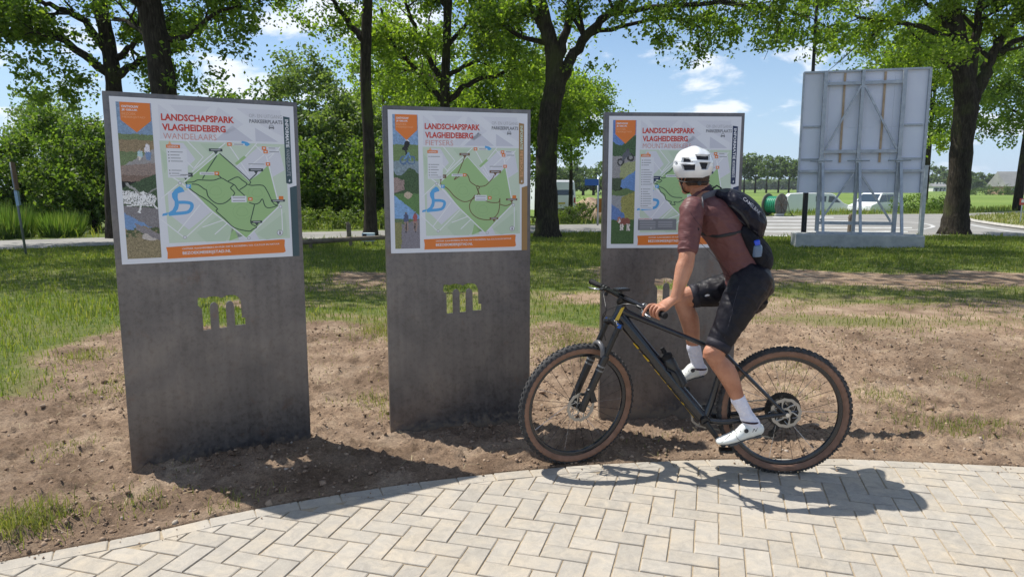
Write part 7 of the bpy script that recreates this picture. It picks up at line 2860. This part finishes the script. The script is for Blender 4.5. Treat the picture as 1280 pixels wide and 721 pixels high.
# hair at the nape
mb = MB()
loft(mb, [(HC - HU * .088 - FD * .028, .053, .052), (HC - HU * .070 - FD * .028, .060, .066), (HC - HU * .035 - FD * .024, .066, .078), (HC - HU * .01 - FD * .016, .076, .092), (HC + HU * .03 - FD * .012, .079, .096)], side=tuple(HS), n=26, caps=False)
mb.build('hair', m_hair, rider, smooth=True)
for sg in (1, -1):
    ey = MB()
    q = HC + HU * .004 + FD * .083 + HS * (.031 * sg)
    ey.lathe(q, FD, [(.012 * math.sin(t), .012 * math.cos(t)) for t in np.linspace(0.02, 3.1, 9)], 12)
    e_ = ey.build('eye', mat('eye_white', (.75, .73, .70), .2), rider, smooth=True)
    ey = MB()
    ey.lathe(q + FD * .0112, FD, [(.0005, .0018), (.005, .001), (.0052, 0)], 12)
    ey.build('iris', mat('iris_brown', (.06, .035, .02), .1), e_)

# backpack ---------------------------------------------------------
pack = empty('backpack', tuple(at(930, 262, 3.9)), 'small dark hydration backpack with pale lettering worn by the cyclist', 'backpack')


def pack_piece(name, m, rows, voxel=.005, rumple=.008, seed=1):
    mb = MB()
    loft(mb, rows, side=tuple(SIDE), n=28)
    o = mb.build(name, m, pack, fix=False)
    remesh(o, voxel, 4)
    me = o.data
    n = len(me.vertices)
    co = np.empty(n * 3, np.float32)
    no = np.empty(n * 3, np.float32)
    me.vertices.foreach_get('co', co)
    me.vertex_normals.foreach_get('vector', no)
    co, no = co.reshape(-1, 3), no.reshape(-1, 3)
    a = fbm((co[:, 0] - co[:, 2]) * 10 + 5, (co[:, 0] + co[:, 2]) * 24 + co[:, 1] * 7, 3, seed)
    co += no * ((1 - np.abs(a * 2 - 1) - .7) * rumple)[:, None]
    me.vertices.foreach_set('co', co.ravel())
    me.update()
    return o


PY = 3.915
main = pack_piece('main_bag', m_pack, [(at(899, 243, PY), .080, .028), (at(909, 247, PY), .118, .052), (at(922, 256, PY), .132, .072), (at(935, 269, PY), .134, .078), (at(943, 281, PY), .122, .068), (at(945, 290, PY), .100, .045)], seed=4)
low = pack_piece('lower_pouch', m_mesh_, [(at(927, 287, PY), .135, .050), (at(938, 303, PY), .150, .066), (at(948, 319, PY), .150, .074), (at(952, 331, PY), .140, .058), (at(951, 339, PY), .11, .032)], seed=7)


def wrap(mesh_obj, P, off=.003):
    """lay points on the mesh, coming from the viewer's side along +Y"""
    me = mesh_obj.data
    base = wloc(mesh_obj)
    bvh = BVHTree.FromPolygons([v.co + base for v in me.vertices], [tuple(p.vertices) for p in me.polygons])
    out = []
    for p in P:
        h = bvh.ray_cast(Vector((p.x, p.y - 1.0, p.z)), V(0, 1, 0))
        out.append(h[0] + V(0, -off, 0) if h[0] is not None else p)
    return out


def decal(name, mobj, parent, m, a, b, hgt, txt, bold=.03):
    """lettering from pixel-measured start a to end b (world points), height hgt"""
    d = (b - a)
    u_ = d.normalized()
    w_ = V(0, -1, 0).cross(u_)
    if w_.z < 0:
        w_ = -w_
    v, f = text_shape(txt, bold)
    P = wrap(mobj, [a + d * x + w_ * (hgt * y) for x, y in v])
    mb = MB()
    mb.add(P, f)
    mb.build(name, m, parent, fix=False)


m_white_print = mat('white_print', (.42, .42, .45), .5)
decal('lettering', main, pack, m_white_print, at(920, 249, PY), at(940, 268, PY), .021, 'CAMELBAK', 0.005)
mb = MB()
q0, q1 = at(952.5, 280, PY), at(957, 276.5, PY)
mb.add(wrap(main, [q0, q1, q1 + V(.003, 0, .008), q0 + V(.003, 0, .008)], .004), [(0, 1, 2, 3)])
mb.build('reflective_tab', m_white_print, pack, fix=False)
# compression strap, shoulder straps, haul loop
mb = MB()
pp = wrap(main, [at(u, v, PY) for u, v in ((882, 247), (895, 251), (908, 257), (918, 266), (926, 277), (934, 290))], .002)
mb.tube(pp, [(.0025, .009)] * len(pp), n=8, side=(0, 1, 0))
mb.build('side_seam', m_strap, pack, smooth=True)
mb = MB()
pts = wrap(jersey, [at(u, v, 3.9) for u, v in ((908, 244), (896, 243), (885, 246), (876, 250), (870, 257))], .004)
pts = [Vector(a) for a in catmull([tuple(p) for p in pts], 4)]
mb.tube(pts, [(.028, .005)] * len(pts), n=10, side=(0, 0, 1))
mb.build('shoulder_strap', mat('strap_grey', (.10, .10, .115), .7), pack, smooth=True)
mb = MB()
pts = wrap(jersey, [at(u, v, 3.9) for u, v in ((862, 284), (874, 291), (890, 294), (906, 291), (922, 288))], .004)
pts = [Vector(a) for a in catmull([tuple(p) for p in pts], 4)]
mb.tube(pts, [(.0085, .003)] * len(pts), n=8, side=(0, 0, 1))
mb.build('sternum_strap', m_strap, pack, smooth=True)
mb = MB()
mb.tube([at(890, 240, 3.93), at(891, 235.5, 3.93), at(896, 232, 3.93), at(901, 235, 3.93), at(903, 241, 3.93)], .0045, n=8)
mb.build('haul_loop', m_strap, pack, smooth=True)
# bottle with blue cap in the side pocket
q = wrap(low, [at(936, 304, PY)], 0)[0] + V(.0, .012, -.01)
bo = empty('flask', tuple(q), 'small bottle with blue cap tucked in the side pocket of the backpack', 'bottle')
mb = MB()
dq = V(-.15, -.1, 1).normalized()
mb.lathe(q, dq, [(.001, -.05), (.026, -.05), (.028, -.03), (.028, .0), (.024, .010), (.016, .014)], 20)
mb.build('body', mat('flask_clear_blue', (.10, .16, .25), .15), bo, smooth=35)
mb = MB()
mb.lathe(q, dq, [(.016, .012), (.0185, .014), (.0185, .034), (.015, .038), (.001, .039)], 20)
mb.build('cap', mat('blue_cap', (.02, .08, .62), .3), bo, smooth=35)
# small white reflective mark on the right thigh
mb = MB()
c_ = at(887, 371, 3.9)
P = wrap(shorts, [c_ + V(.014 * math.cos(a), 0, .006 * math.sin(a) + .003 * math.cos(a)) for a in np.linspace(0, 2 * np.pi, 14)[:-1]], .003)
mb.add(P, [tuple(range(len(P)))])
mb.build('thigh_mark', m_white_print, shorts, fix=False)
# seams and small trim ---------------------------------------------
m_seam_d = mat('seam_thread', (.035, .032, .045), .7)


def surf_line(mobj, parent, name, pxs, r, m, Y=3.9, w=None):
    pts = wrap(mobj, [at(u, v, Y) for u, v in pxs], .0008)
    pts = [Vector(a) for a in catmull([tuple(p) for p in pts], 4)]
    mb_ = MB()
    mb_.tube(pts, [(w or r, r)] * len(pts), n=6)
    mb_.build(name, m, parent, smooth=True)


surf_line(shorts, shorts, 'seam', [(948, 352), (938, 372), (926, 394), (914, 414)], .0014, m_seam_d)
surf_line(shorts, shorts, 'seam', [(912, 352), (905, 372), (899, 392), (892, 412)], .0014, m_seam_d)
surf_line(jersey, jersey, 'side_seam', [(872, 300), (884, 312), (897, 326), (908, 342)], .0012, m_collar)
surf_line(jersey, jersey, 'shoulder_seam', [(852, 262), (859, 274), (868, 284), (872, 292)], .0012, m_collar)
surf_line(jersey, jersey, 'hem_band', [(900, 341), (912, 345), (926, 347), (938, 347)], .0015, m_collar, w=.0015)
surf_line(main, pack, 'zip', [(908, 240), (924, 244), (938, 254), (948, 266), (954, 279)], .0016, m_strap)
surf_line(main, pack, 'flap_edge', [(892, 252), (908, 262), (922, 277), (940, 290)], .0018, mat('pack_trim_grey', (.06, .06, .07), .5))
surf_line(shoe_l, shoe_l, 'panel_seam', [(918, 536), (920, 544), (925, 551), (932, 555)], .0012, m_strap, 3.7)
surf_line(shoe_l, shoe_l, 'toe_seam', [(900, 545), (904, 550), (904, 555)], .0010, m_seam_d, 3.7)
surf_line(shoe_l, shoe_l, 'shoe_mark', [(943, 542), (945, 538), (947, 541), (950, 536)], .0016, m_collar, 3.7)
surf_line(shoe_l, shoe_l, 'velcro_strap', [(906, 549), (910, 546), (913, 542)], .0018, m_strap, 3.7)
# ================================================================== AIR
mb = MB()
mb.box(V(0, 690, 14), (1500, 1440, 34))
m_haze = bpy.data.materials.new('haze_air')
m_haze.use_nodes = True
for n_ in list(m_haze.node_tree.nodes):
    m_haze.node_tree.nodes.remove(n_)
ho = nn(m_haze, 'ShaderNodeOutputMaterial')
hv = nn(m_haze, 'ShaderNodeVolumePrincipled')
hv.inputs['Color'].default_value = (.86, .92, 1.0, 1)
hv.inputs['Density'].default_value = .00016
hv.inputs['Anisotropy'].default_value = .2
lk(m_haze, hv.outputs[0], ho.inputs['Volume'])
hb = mb.build('haze', m_haze)
tag(hb, 'thin summer haze in the air', kind='stuff')
